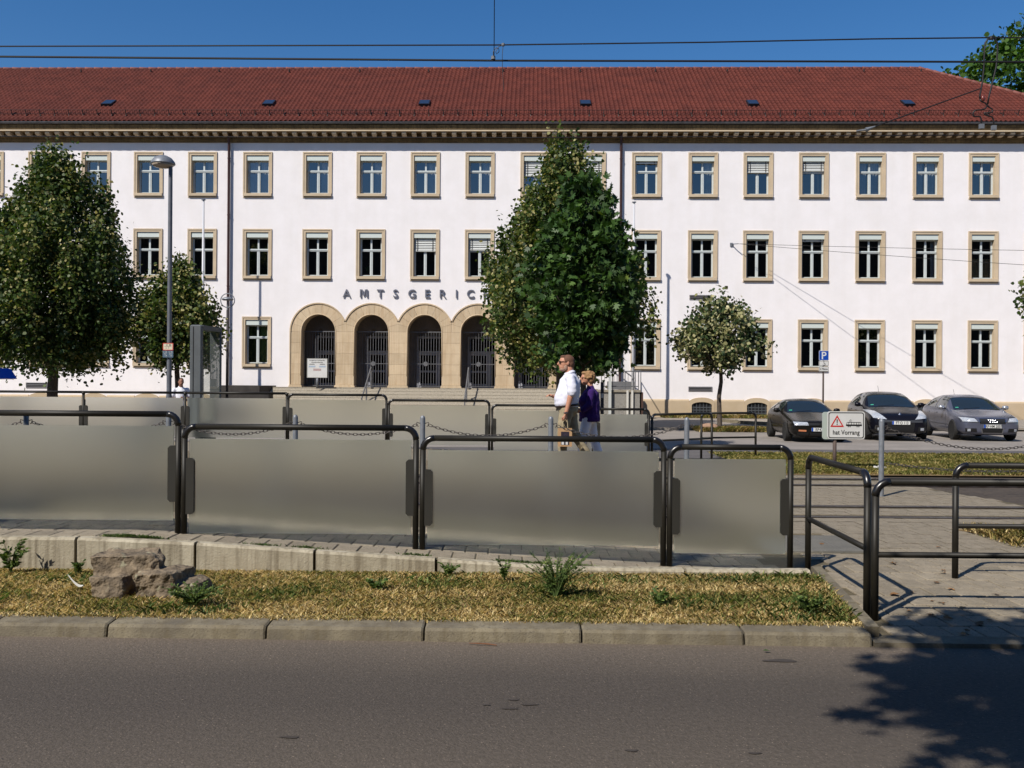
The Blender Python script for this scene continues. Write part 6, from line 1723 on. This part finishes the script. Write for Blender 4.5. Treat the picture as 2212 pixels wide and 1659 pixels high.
# low black coupe
st_h = [(1.90, .32, .52, .55, None, 0), (1.87, .20, .58, .74, None, 0), (1.76, .16, .63, .81, None, 0), (1.45, .15, .69, .835, None, 0), (1.05, .15, .76, .84, None, 0), (0.72, .15, .82, .84, None, 0), (0.58, .15, .83, .84, .86, .70),
        (0.22, .15, .84, .84, 1.04, .62), (-0.10, .15, .84, .84, 1.20, .57), (-0.42, .15, .85, .84, 1.255, .56), (-0.8, .15, .85, .84, 1.25, .56), (-1.25, .16, .86, .835, 1.14, .56), (-1.6, .17, .86, .82, .99, .58), (-1.8, .22, .83, .78, None, 0), (-1.88, .32, .76, .68, None, 0), (-1.90, .42, .68, .55, None, 0)]
P_black2 = paint('paint_old_black', (0.009, 0.008, 0.007, 1), 0.0, 0.2)
SH = dict(w=.84, wr=.285, axles=(1.12, -1.18), ws=((.62, .66, .86), (-.06, .50, 1.19)), badge=True,
          side=[[(.30, .87), (-.70, .88), (-.66, 1.20), (-.08, 1.17)], [(-.80, .90), (-1.45, .93), (-1.25, 1.07), (-.76, 1.18)]],
          seams=[((.45, .25), (.45, .82)), ((-.75, .25), (-.75, .84)), ((1.6, .42), (-1.7, .45)), ((1.5, .24), (-1.6, .24))], handles=[(-.60, .72)],
          front=[('headlamp', M_lens, [(.33, .50), (.72, .50), (.74, .60), (.36, .59)], .007), ('indicator', M_orange, [(.40, .32), (.62, .33), (.62, .375), (.40, .37)], .006), ('lower_intake', M_trim, [(.34, .20), (.66, .20), (.66, .29), (.34, .30)], .005)],
          centre=[('grille', M_trim, [(-.33, .50), (.33, .50), (.33, .56), (-.33, .56)], .004), ('lower_grille', M_trim, [(-.30, .19), (.30, .19), (.30, .30), (-.30, .30)], .005)],
          mirror=(.24, .90, .91), plate=(0, .385, 'RP·K 418'), emblem=('h', .545, 0.0), darkrim=True, spokes=6)
make_car('parked_car', 'low old black coupe, leftmost of the three parked cars beside the small tree', (8.95 + .14, 28.75, 0.004), 4, st_h, P_black2, SH)

# blue estate car with raised tailgate at the left edge (rear toward +X)
P_blue = paint('paint_blue', S(20, 74, 190), 0.2)
root = empty('parked_car', (-18.3, 28.4, 0.004), rad(180)); tag(root, 'bright blue car with its tailgate raised at the left picture edge', 'car', 'cars parked before the courthouse')
st_b = [(x, zb, bl, w, rf, wt) for (x, zb, bl, w, rf, wt) in st_c]
me, bvh = car_body(st_b, 'body'); me.materials.append(P_blue); inst('body', me, root)
for s in (-1, 1):
    drape(bvh, [(.50, s * 1.2, 1.05), (-.42, s * 1.2, 1.06), (-.42, s * 1.2, 1.43), (.02, s * 1.2, 1.39)], (0, -s, 0)).build('side_window', M_carglass, root, smooth=True)
    drape(bvh, [(-.50, s * 1.2, 1.06), (-1.22, s * 1.2, 1.10), (-1.20, s * 1.2, 1.37), (-.50, s * 1.2, 1.43)], (0, -s, 0)).build('side_window', M_carglass, root, smooth=True)
    for wx in (1.20, -1.35): wheel(root, wx, s * .78, .305, .19)
q = MB(); q.add([(-1.28, -.56, 1.46), (-1.28, .56, 1.46), (-2.05, .62, 1.95), (-2.05, -.62, 1.95), (-2.56, -.68, 2.02), (-2.56, .68, 2.02), (-2.80, -.62, 1.70), (-2.80, .62, 1.70),
                 (-1.30, -.56, 1.42), (-1.30, .56, 1.42), (-2.07, .58, 1.78), (-2.07, -.58, 1.78), (-2.66, -.60, 1.68), (-2.66, .60, 1.68)],
                [(0, 1, 2, 3), (3, 2, 5, 4), (4, 5, 7, 6), (8, 11, 10, 9), (11, 12, 13, 10), (12, 6, 7, 13), (0, 3, 11, 8), (3, 4, 12, 11), (4, 6, 12), (1, 9, 10, 2), (2, 10, 13, 5), (5, 13, 7)])
tg = q.build('tailgate', P_blue, root, fix=False); bevel(tg, .02, 2)
q = MB(); q.add([(-1.38, -.48, 1.425), (-1.38, .48, 1.425), (-2.02, .50, 1.735), (-2.02, -.50, 1.735)], [(3, 2, 1, 0)]); q.build('rear_window', mat('rear_glass_pale', S(170, 176, 176), rough=0.1), tg)
for s in (-1, 1):
    q = MB(); q.tube([(-1.72, s * .60, 1.02), (-2.25, s * .58, 1.76)], .012, 6); q.build('gas_strut', M_trim, root)
q = MB(); q.box(-2.12, -1.60, -.62, .62, .78, 1.06); q.build('boot_opening', M_trim, root)
# ================================================================== people
M_skin = mat('skin', S(206, 150, 122), S(196, 138, 110), scale=20, rough=0.6)
def blob(parts, voxel, name, m, parent=None, loc=(0, 0, 0), rz=0.0, smooth_it=4):
    """parts: list of ('t', pts, radii) or ('e', centre, (rx,ry,rz)[, rotz]) merged into one continuous skin"""
    q = MB()
    for p in parts:
        if p[0] == 't':
            q.tube(p[1], p[2], 14)
            for c, r in ((p[1][0], p[2][0]), (p[1][-1], p[2][-1])):
                q.lathe([(0.0, -r), (r * .5, -r * .87), (r * .87, -r * .5), (r, 0), (r * .87, r * .5), (r * .5, r * .87), (0.0, r)], c, 10)
        else:
            c, (rx, ry, rz_) = p[1], p[2]
            b0 = len(q.v); q.lathe([(math.sin(a), -math.cos(a)) for a in np.linspace(0.02, PI - 0.02, 14)], (0, 0, 0), 20)
            rot = Matrix.Rotation(p[3], 3, p[4] if len(p) > 4 else 'Z') if len(p) > 3 else Matrix.Identity(3)
            for i in range(b0, len(q.v)):
                v = rot @ Vector((q.v[i][0] * rx, q.v[i][1] * ry, q.v[i][2] * rz_)); q.v[i] = (v.x + c[0], v.y + c[1], v.z + c[2])
    me = q.mesh(name)
    ob = bpy.data.objects.new('tmp', me)
    r = ob.modifiers.new('r', 'REMESH'); r.mode = 'VOXEL'; r.voxel_size = voxel; r.use_smooth_shade = True
    s = ob.modifiers.new('s', 'SMOOTH'); s.iterations = smooth_it; s.factor = 0.5
    m2 = bake(ob)
    m2.materials.clear(); m2.materials.append(m); m2.name = name
    m2.polygons.foreach_set('use_smooth', [True] * len(m2.polygons))
    o = inst(name, m2, parent, loc, (0, 0, rz)); return o

def wrinkle(o, amp=0.006, sc=9.0, zs=2.5):
    cs = [v.co.copy() for v in o.data.vertices]; ns = [v.normal.copy() for v in o.data.vertices]; out = []
    for c, nn in zip(cs, ns):
        n = mnoise.noise(Vector((c.x * sc, c.y * sc, c.z * sc * zs))) + 0.5 * mnoise.noise(Vector((c.x * sc * 2, c.y * sc * 2, c.z * sc * 2)))
        out.extend(c + nn * n * amp)
    o.data.vertices.foreach_set('co', out); o.data.update()
    return o

def clampz(o, z):
    a = np.empty(len(o.data.vertices) * 3, dtype=np.float32); o.data.vertices.foreach_get('co', a); a[2::3] = np.maximum(a[2::3], z); o.data.vertices.foreach_set('co', a); o.data.update()

def hand(wrist, d, pal, curl, side=1, L=0.19):
    """palm + five fingers as tubes; d direction of the fingers, pal the palm normal"""
    d, pal = Vector(d).normalized(), Vector(pal).normalized(); s = d.cross(pal).normalized() * side; w = Vector(wrist); out = []
    k0 = w + d * L * .45
    for i, (off, ln) in enumerate(((-.033, .36), (-.011, .42), (.011, .39), (.031, .31))):
        b = k0 + s * off; out.append(('t', [w + d * .02 + s * off * .5, b], [.017, .0135]))
        p1 = b + (d * math.cos(curl) + pal * math.sin(curl)) * L * ln * .45
        p2 = p1 + (d * math.cos(curl * 2.1) + pal * math.sin(curl * 2.1)) * L * ln * .33
        p3 = p2 + (d * math.cos(curl * 2.9) + pal * math.sin(curl * 2.9)) * L * ln * .22
        out.append(('t', [b, p1, p2, p3], [.0115, .0105, .0095, .008]))
    t0 = w + d * .035 - s * .022; t1 = t0 - s * .03 + d * .035 + pal * .015; t2 = t1 + d * .032 + pal * .018 - s * .004
    out.append(('t', [w + d * .01, t0, t1, t2], [.018, .015, .0125, .009]))
    return out

# ---- man walking to the left (local: facing -X, up Z; feet at z=0); height 1.80
PM = (1.06, 17.1, 0.34 + 0.0)
PM = (1.02, 17.1, fz(1.0) + 0.18)
PM = (1.02, 17.12, fz(1.0))
HM = 2.19 - PM[2]                      # head top above ground
k = HM / 1.80
def V3(x, y, z): return (x * k, y * k, z * k)
skin_parts = [
    ('e', V3(-.035, 0, 1.675), (.098 * k, .077 * k, .122 * k)), ('e', V3(-.065, 0, 1.615), (.066 * k, .062 * k, .075 * k)),
    ('e', V3(-.005, 0, 1.70), (.100 * k, .080 * k, .098 * k)), ('t', [V3(-.128, 0, 1.695), V3(-.150, 0, 1.655), V3(-.140, 0, 1.640)], [.013 * k, .020 * k, .014 * k]),
    ('e', V3(-.112, 0, 1.610), (.022 * k, .026 * k, .012 * k)), ('e', V3(-.108, 0, 1.592), (.024 * k, .026 * k, .011 * k)), ('e', V3(-.098, 0, 1.565), (.030 * k, .032 * k, .026 * k)),
    ('e', V3(.008, -.081 * 1, 1.668), (.022 * k, .012 * k, .034 * k)), ('e', V3(.008, .081, 1.668), (.022 * k, .012 * k, .034 * k)),
    ('t', [V3(.03, 0, 1.60), V3(.045, 0, 1.45)], [.066 * k, .075 * k]),
    # near arm (his left... nearest the viewer): hangs back, holding the bag
    ('t', [V3(.03, -.20, 1.42), V3(.055, -.235, 1.18), V3(.035, -.25, 1.12), V3(-.02, -.26, .90), V3(-.035, -.26, .86)], [.058 * k, .052 * k, .047 * k, .034 * k, .029 * k]),
    # far arm: bent, hand before the belly
    ('t', [V3(.03, .20, 1.42), V3(.02, .24, 1.15), V3(-.10, .22, 1.10), V3(-.22, .12, 1.13)], [.058 * k, .050 * k, .042 * k, .030 * k]),
    ('e', V3(.03, 0, 1.2), (.10 * k, .15 * k, .25 * k)),
    ('t', [V3(-.03, -.09, .95), V3(-.05, -.09, .5), V3(-.04, -.09, .12)], [.06 * k, .05 * k, .04 * k]), ('t', [V3(.06, .09, .95), V3(.14, .09, .55), V3(.34, .09, .22)], [.06 * k, .05 * k, .04 * k])]
skin_parts += hand(V3(-.035, -.26, .86), (-.08, 0, -1), (-.6, .75, 0), 0.75, 1, .185 * k)
skin_parts += hand(V3(-.22, .12, 1.13), (-.75, -.55, .25), (-.2, -.5, -.8), 0.45, -1, .185 * k)
man = blob(skin_parts, 0.0075, 'person', M_skin, None, PM, 0.0, 3)
tag(man, 'man in white short-sleeved shirt and khaki trousers walking with a paper bag', 'person')
shirt = blob([('t', [V3(.05, 0, 1.50), V3(.05, 0, 1.40), V3(.03, 0, 1.25), V3(.0, 0, 1.12), V3(-.01, 0, 1.03), V3(.015, 0, .965)], [.085 * k, .165 * k, .185 * k, .20 * k, .20 * k, .175 * k]),
              ('e', V3(-.06, 0, 1.09), (.150 * k, .165 * k, .16 * k)), ('e', V3(.04, 0, 1.42), (.115 * k, .225 * k, .085 * k)), ('e', V3(.10, 0, 1.30), (.10 * k, .18 * k, .16 * k)),
              ('t', [V3(.04, -.18, 1.43), V3(.06, -.235, 1.30), V3(.065, -.245, 1.20)], [.075 * k, .082 * k, .084 * k]), ('t', [V3(.04, .18, 1.43), V3(.04, .235, 1.30), V3(.03, .245, 1.20)], [.075 * k, .082 * k, .084 * k])],
             0.012, 'shirt', mat('shirt_white', S(226, 226, 236), S(214, 214, 228), scale=6, rough=0.85, k=0.92), man, smooth_it=5); wrinkle(shirt, .007, 8, 2.0)
clampz(shirt, .965 * k)
col_ = MB(); col_.tube([V3(.05 + .075 * math.cos(a) - .01, .072 * math.sin(a), 1.515 + .02 * math.cos(a)) for a in np.linspace(0, 2 * PI, 19)[:-1]], .018 * k, 6, False, 0, True); col_.build('collar', MATS['shirt_white'], man, smooth=True)
trs = blob([('e', V3(.02, 0, .93), (.165 * k, .175 * k, .13 * k)), ('t', [V3(-.0, -.085, .93), V3(-.05, -.095, .72), V3(-.085, -.095, .50), V3(-.075, -.095, .28), V3(-.07, -.095, .09)], [.115 * k, .105 * k, .085 * k, .078 * k, .075 * k]),
            ('t', [V3(.05, .085, .93), V3(.08, .095, .72), V3(.13, .095, .52), V3(.26, .095, .32), V3(.36, .095, .17)], [.115 * k, .105 * k, .085 * k, .075 * k, .070 * k])],
           0.011, 'trousers', mat('trousers_khaki', S(170, 155, 126), S(150, 137, 110), scale=8, rough=0.9), man, smooth_it=4); wrinkle(trs, .007, 9, 1.6)
q = MB(); q.tube([V3(.015 + .183 * math.cos(a) - .01, .184 * math.sin(a), .985 + .02 * math.cos(a)) for a in np.linspace(0, 2 * PI, 29)[:-1]], .019 * k, 6, False, 0, True); q.build('belt', mat('belt_brown', S(52, 36, 32), rough=0.5), man, smooth=True)
for nm, y, pts, rs in (('shoe', -.095, [V3(-.02, 0, .055), V3(-.12, 0, .05), V3(-.20, 0, .04)], [.055, .05, .042]), ('shoe', .095, [V3(.40, 0, .13), V3(.34, 0, .07), V3(.30, 0, .035)], [.052, .05, .04])):
    blob([('t', [(p[0], y * k, p[2]) for p in pts], [r * k for r in rs])], 0.012, nm, mat('shoe_brown', S(66, 50, 44), rough=0.6), man)
hair = blob([('e', V3(.012, 0, 1.712), (.108 * k, .088 * k, .098 * k)), ('e', V3(.052, 0, 1.665), (.068 * k, .080 * k, .085 * k)), ('e', V3(-.06, 0, 1.775), (.055 * k, .06 * k, .026 * k))], 0.009, 'hair', mat('hair_brown', S(122, 84, 62), S(92, 64, 50), scale=40, rough=0.8, stretch=(1, 1, 4)), man, smooth_it=2)
bd = blob([('e', V3(-.075, 0, 1.572), (.052 * k, .058 * k, .038 * k)), ('e', V3(-.03, -.066, 1.600), (.03 * k, .016 * k, .045 * k))], 0.008, 'beard', mat('beard_grey', S(172, 140, 120), rough=0.9), man)
q = MB()
for s in (-1, 1):
    q.obox(V3(-.128, s * .038, 1.690), (.012, .058 * k, .036 * k), rad(-s * 14)); q.tube([V3(-.122, s * .068, 1.697), V3(.005, s * .086, 1.688)], .006, 5)
q.tube([V3(-.132, -.02, 1.697), V3(-.132, .02, 1.697)], .005, 5); q.build('sunglasses', mat('sunglass_dark', (0.02, 0.012, 0.012), rough=0.15), man)
q = MB(); q.tube([V3(-.030 + .036 * math.cos(a), -.26 + .036 * math.sin(a), .875) for a in np.linspace(0, 2 * PI, 15)[:-1]], .010, 5, False, 0, True); q.lathe([(0, -.006), (.02, -.006), (.02, .006), (0, .006)], V3(-.03, -.302, .875), 10, 0, 'Y'); q.build('wristwatch', mat('watch_steel', S(120, 116, 120), rough=0.3, metal=0.7), man)
# paper bag held in the near hand: a thing of its own
bx, by, bz = PM[0] - .045 * k, PM[1] - .262 * k, PM[2] + .34 * k
bag = empty('paper_bag', (bx, by, bz)); tag(bag, 'brown paper bag with dark printed window hanging from the man\'s hand', 'bag')
M_kraft = mat('kraft_paper', S(196, 158, 116), S(184, 146, 106), scale=12, rough=0.85)
q = MB(); w_, d_, h_ = .125, .06, .33
vs = [(-w_, -d_, 0), (w_, -d_, 0), (w_, d_, 0), (-w_, d_, 0), (-w_, -d_ * .8, h_), (w_, -d_ * .8, h_), (w_, d_ * .8, h_), (-w_, d_ * .8, h_), (-w_ * .97, 0, h_ * .5), (w_ * .97, 0, h_ * .5)]
q.add(vs, [(0, 3, 2, 1), (0, 1, 5, 4), (2, 3, 7, 6), (1, 2, 9), (2, 6, 9), (6, 5, 9), (5, 1, 9), (3, 0, 8), (0, 4, 8), (4, 7, 8), (7, 3, 8)]); q.build('bag_body', M_kraft, bag, fix=False)
yb = lambda z: -d_ * (1 - .2 * z / h_) - .002
q = MB(); q.add([(-.075, yb(.03), .03), (.075, yb(.03), .03), (.075, yb(.27), .27), (-.075, yb(.27), .27)], [(0, 1, 2, 3)])
for (a, b_, c_, e_) in (((-.065), -.02, .035, .10), ((.01), .05, .035, .12)): q.add([(a, yb(c_) - .002, c_), (b_, yb(c_) - .002, c_), (b_, yb(e_) - .002, e_), (a, yb(e_) - .002, e_)], [(0, 1, 2, 3)], 1)
q.build('printed_panel', [mat('print_dark', S(58, 46, 60), S(30, 26, 36), scale=25, rough=0.6), M_signw], bag)
for s in (-1, 1):
    q = MB(); q.tube([(-.05, s * d_ * .8, h_ - .02), (-.045, s * .03, h_ + .10), (0.0, s * .012, h_ + .145 * k), (.045, s * .03, h_ + .10), (.05, s * d_ * .8, h_ - .02)], .004, 5); q.build('bag_handle', mat('cord_pale', S(206, 188, 150), rough=0.8), bag)

# ---- woman in purple walking to the left, half behind the man
PW_ = (1.44, 17.58, fz(1.4)); HW = 1.895 - PW_[2]; k = HW / 1.66
wsk = [('e', V3(-.03, 0, 1.545), (.090 * k, .072 * k, .112 * k)), ('e', V3(-.055, 0, 1.485), (.058 * k, .056 * k, .065 * k)), ('t', [V3(-.115, 0, 1.56), V3(-.132, 0, 1.525), V3(-.122, 0, 1.512)], [.011 * k, .016 * k, .012 * k]),
       ('e', V3(-.098, 0, 1.482), (.02 * k, .022 * k, .010 * k)), ('e', V3(-.094, 0, 1.466), (.02 * k, .022 * k, .009 * k)), ('e', V3(.01, -.074, 1.535), (.02 * k, .012 * k, .030 * k)),
       ('t', [V3(.03, 0, 1.47), V3(.05, 0, 1.33)], [.052 * k, .062 * k]), ('e', V3(.04, 0, 1.1), (.09 * k, .13 * k, .22 * k)),
       ('t', [V3(.04, -.16, 1.28), V3(-.0, -.20, 1.06), V3(-.12, -.2, .98), V3(-.22, -.15, 1.0)], [.046 * k, .042 * k, .036 * k, .026 * k]), ('t', [V3(.04, .16, 1.28), V3(.02, .20, 1.04), V3(-.08, .2, .94), V3(-.18, .15, .95)], [.046 * k, .042 * k, .036 * k, .026 * k]),
       ('t', [V3(0, -.08, .9), V3(-.05, -.085, .5), V3(-.10, -.085, .1)], [.06 * k, .05 * k, .04 * k]), ('t', [V3(.05, .08, .9), V3(.11, .085, .5), V3(.22, .085, .15)], [.06 * k, .05 * k, .04 * k])]
wsk += hand(V3(-.22, -.15, 1.0), (-.8, .5, -.1), (0, .3, -.9), 0.6, 1, .165 * k) + hand(V3(-.18, .15, .95), (-.8, -.5, -.1), (0, -.3, -.9), 0.6, -1, .165 * k)
wom = blob(wsk, 0.0075, 'person', M_skin, None, PW_, 0.0, 3)
tag(wom, 'woman in dark purple cardigan and white trousers walking behind the man', 'person')
card = blob([('t', [V3(.045, 0, 1.36), V3(.05, 0, 1.28), V3(.045, 0, 1.1), V3(.035, 0, .95), V3(.035, 0, .80)], [.075 * k, .15 * k, .175 * k, .182 * k, .19 * k]), ('e', V3(-.02, 0, 1.14), (.15 * k, .16 * k, .13 * k)), ('e', V3(.045, 0, 1.29), (.10 * k, .19 * k, .07 * k)),
             ('t', [V3(.045, -.15, 1.29), V3(.01, -.205, 1.07), V3(-.10, -.205, .985)], [.066 * k, .066 * k, .052 * k]), ('t', [V3(.045, .15, 1.29), V3(.03, .205, 1.05), V3(-.06, .205, .95)], [.066 * k, .066 * k, .052 * k])],
            0.011, 'cardigan', mat('knit_purple', S(62, 26, 108), S(50, 20, 92), scale=30, rough=0.95, k=0.75), wom); wrinkle(card, .006, 8, 1.6)
clampz(card, .775 * k)
wt_ = blob([('e', V3(.03, 0, .86), (.15 * k, .165 * k, .12 * k)), ('t', [V3(.0, -.075, .86), V3(-.06, -.085, .62), V3(-.10, -.085, .42), V3(-.10, -.085, .22), V3(-.10, -.085, .06)], [.105 * k, .09 * k, .078 * k, .078 * k, .08 * k]),
            ('t', [V3(.05, .075, .86), V3(.09, .085, .62), V3(.13, .085, .42), V3(.20, .085, .24), V3(.25, .085, .08)], [.105 * k, .09 * k, .078 * k, .078 * k, .08 * k])], 0.011, 'trousers', mat('linen_white', S(230, 228, 234), rough=0.9, k=0.9), wom); wrinkle(wt_, .006, 9, 1.5)
for y, x in ((-.085, -.12), (.085, .25)):
    blob([('t', [V3(x + .03, y, .04), V3(x - .08, y, .035), V3(x - .14, y, .03)], [.042 * k, .04 * k, .032 * k])], 0.012, 'shoe', mat('shoe_pale', S(190, 184, 178), rough=0.6), wom)
hb = [('e', V3(.015, 0, 1.585), (.108 * k, .095 * k, .095 * k)), ('e', V3(.055, 0, 1.52), (.075 * k, .088 * k, .09 * k)), ('e', V3(-.06, 0, 1.635), (.055 * k, .07 * k, .035 * k))]
rr_ = random.Random(5)
for i in range(34):
    a, c_ = rr_.uniform(0, 2 * PI), rr_.uniform(-.4, 1.0); s_ = math.sqrt(max(0, 1 - c_ * c_)); x_ = .02 + .10 * s_ * math.cos(a)
    if x_ < -.055 and c_ < .5: continue
    hb.append(('e', V3(x_, .09 * s_ * math.sin(a), 1.575 + .088 * c_), (.026 * k, .026 * k, .024 * k)))
blob(hb, 0.008, 'hair', mat('hair_auburn', S(172, 134, 92), S(132, 96, 62), scale=45, rough=0.85), wom, smooth_it=1)
q = MB()
for s in (-1, 1): q.obox(V3(-.112, s * .034, 1.550), (.006, .046 * k, .03 * k), 0.0); q.tube([V3(-.11, s * .06, 1.557), V3(.005, s * .078, 1.55)], .004, 5)
q.build('glasses', mat('glasses_frame', S(96, 62, 48), rough=0.3), wom)
q = MB(); q.tube([V3(.012, -.085, 1.50), V3(.012, -.087, 1.478)], .006, 5); q.build('earring', M_chrome, wom)

# ---- man in white T-shirt standing in the shade of the small linden, looking down at his hands
PS = (-10.28, 28.75, 0.004); k = 1.78 / 1.80
ssk = [('e', V3(-.0, -.045, 1.655), (.076 * k, .096 * k, .118 * k)), ('e', V3(0, -.085, 1.60), (.058 * k, .06 * k, .062 * k)), ('e', V3(0, -.150, 1.615), (.014 * k, .02 * k, .02 * k)), ('e', V3(.078, -.02, 1.65), (.012 * k, .02 * k, .032 * k)), ('e', V3(-.078, -.02, 1.65), (.012 * k, .02 * k, .032 * k)),
       ('t', [V3(0, .0, 1.58), V3(0, .04, 1.45)], [.062 * k, .07 * k]), ('e', V3(0, .03, 1.2), (.15 * k, .10 * k, .25 * k)),
       ('t', [V3(-.2, .03, 1.40), V3(-.25, .03, 1.14), V3(-.20, -.12, 1.08), V3(-.08, -.24, 1.12)], [.056 * k, .05 * k, .042 * k, .03 * k]), ('t', [V3(.2, .03, 1.40), V3(.25, .03, 1.14), V3(.20, -.12, 1.08), V3(.08, -.24, 1.12)], [.056 * k, .05 * k, .042 * k, .03 * k]),
       ('t', [V3(-.09, .02, .95), V3(-.1, .0, .5), V3(-.1, .02, .08)], [.06 * k, .05 * k, .04 * k]), ('t', [V3(.09, .02, .95), V3(.1, .0, .5), V3(.1, .02, .08)], [.06 * k, .05 * k, .04 * k])]
ssk += hand(V3(-.08, -.24, 1.12), (.6, -.6, .2), (.3, .2, .8), .7, 1, .18) + hand(V3(.08, -.24, 1.12), (-.6, -.6, .2), (-.3, .2, .8), .7, -1, .18)
sm = blob(ssk, 0.01, 'person', mat('skin_tan', S(150, 104, 82), rough=0.6), None, PS, rad(25), 3)
tag(sm, 'dark-haired man in white T-shirt looking down behind the street lamp', 'person')
ts = blob([('t', [V3(0, .04, 1.47), V3(0, .04, 1.38), V3(0, .03, 1.2), V3(0, .02, .98), V3(0, .02, .88)], [.09 * k, .16 * k, .165 * k, .165 * k, .17 * k]), ('e', V3(0, .035, 1.40), (.225 * k, .11 * k, .085 * k)), ('t', [V3(-.19, .03, 1.41), V3(-.245, .03, 1.22)], [.075 * k, .075 * k]), ('t', [V3(.19, .03, 1.41), V3(.245, .03, 1.22)], [.075 * k, .075 * k])],
          0.013, 'shirt', mat('tshirt_white', S(226, 226, 232), rough=0.9, k=0.9), sm); wrinkle(ts, .006, 8, 1.5)
blob([('e', V3(0, .02, .9), (.17 * k, .125 * k, .12 * k)), ('t', [V3(-.09, .02, .88), V3(-.1, .0, .5), V3(-.1, .02, .07)], [.10 * k, .085 * k, .07 * k]), ('t', [V3(.09, .02, .88), V3(.1, .0, .5), V3(.1, .02, .07)], [.10 * k, .085 * k, .07 * k])], 0.013, 'trousers', mat('denim_dark', S(52, 58, 78), rough=0.9), sm)
blob([('e', V3(0, -.005, 1.70), (.086 * k, .106 * k, .088 * k)), ('e', V3(0, .035, 1.65), (.08 * k, .07 * k, .08 * k))], 0.01, 'hair', mat('hair_black', S(28, 22, 22), rough=0.7), sm)
for s in (-1, 1): blob([('t', [V3(s * .1, .04, .05), V3(s * .1, -.08, .045), V3(s * .1, -.15, .035)], [.05, .048, .04])], 0.013, 'shoe', mat('shoe_dark', S(40, 36, 36), rough=0.6), sm)
bpy.data.scenes.remove(_TMP)
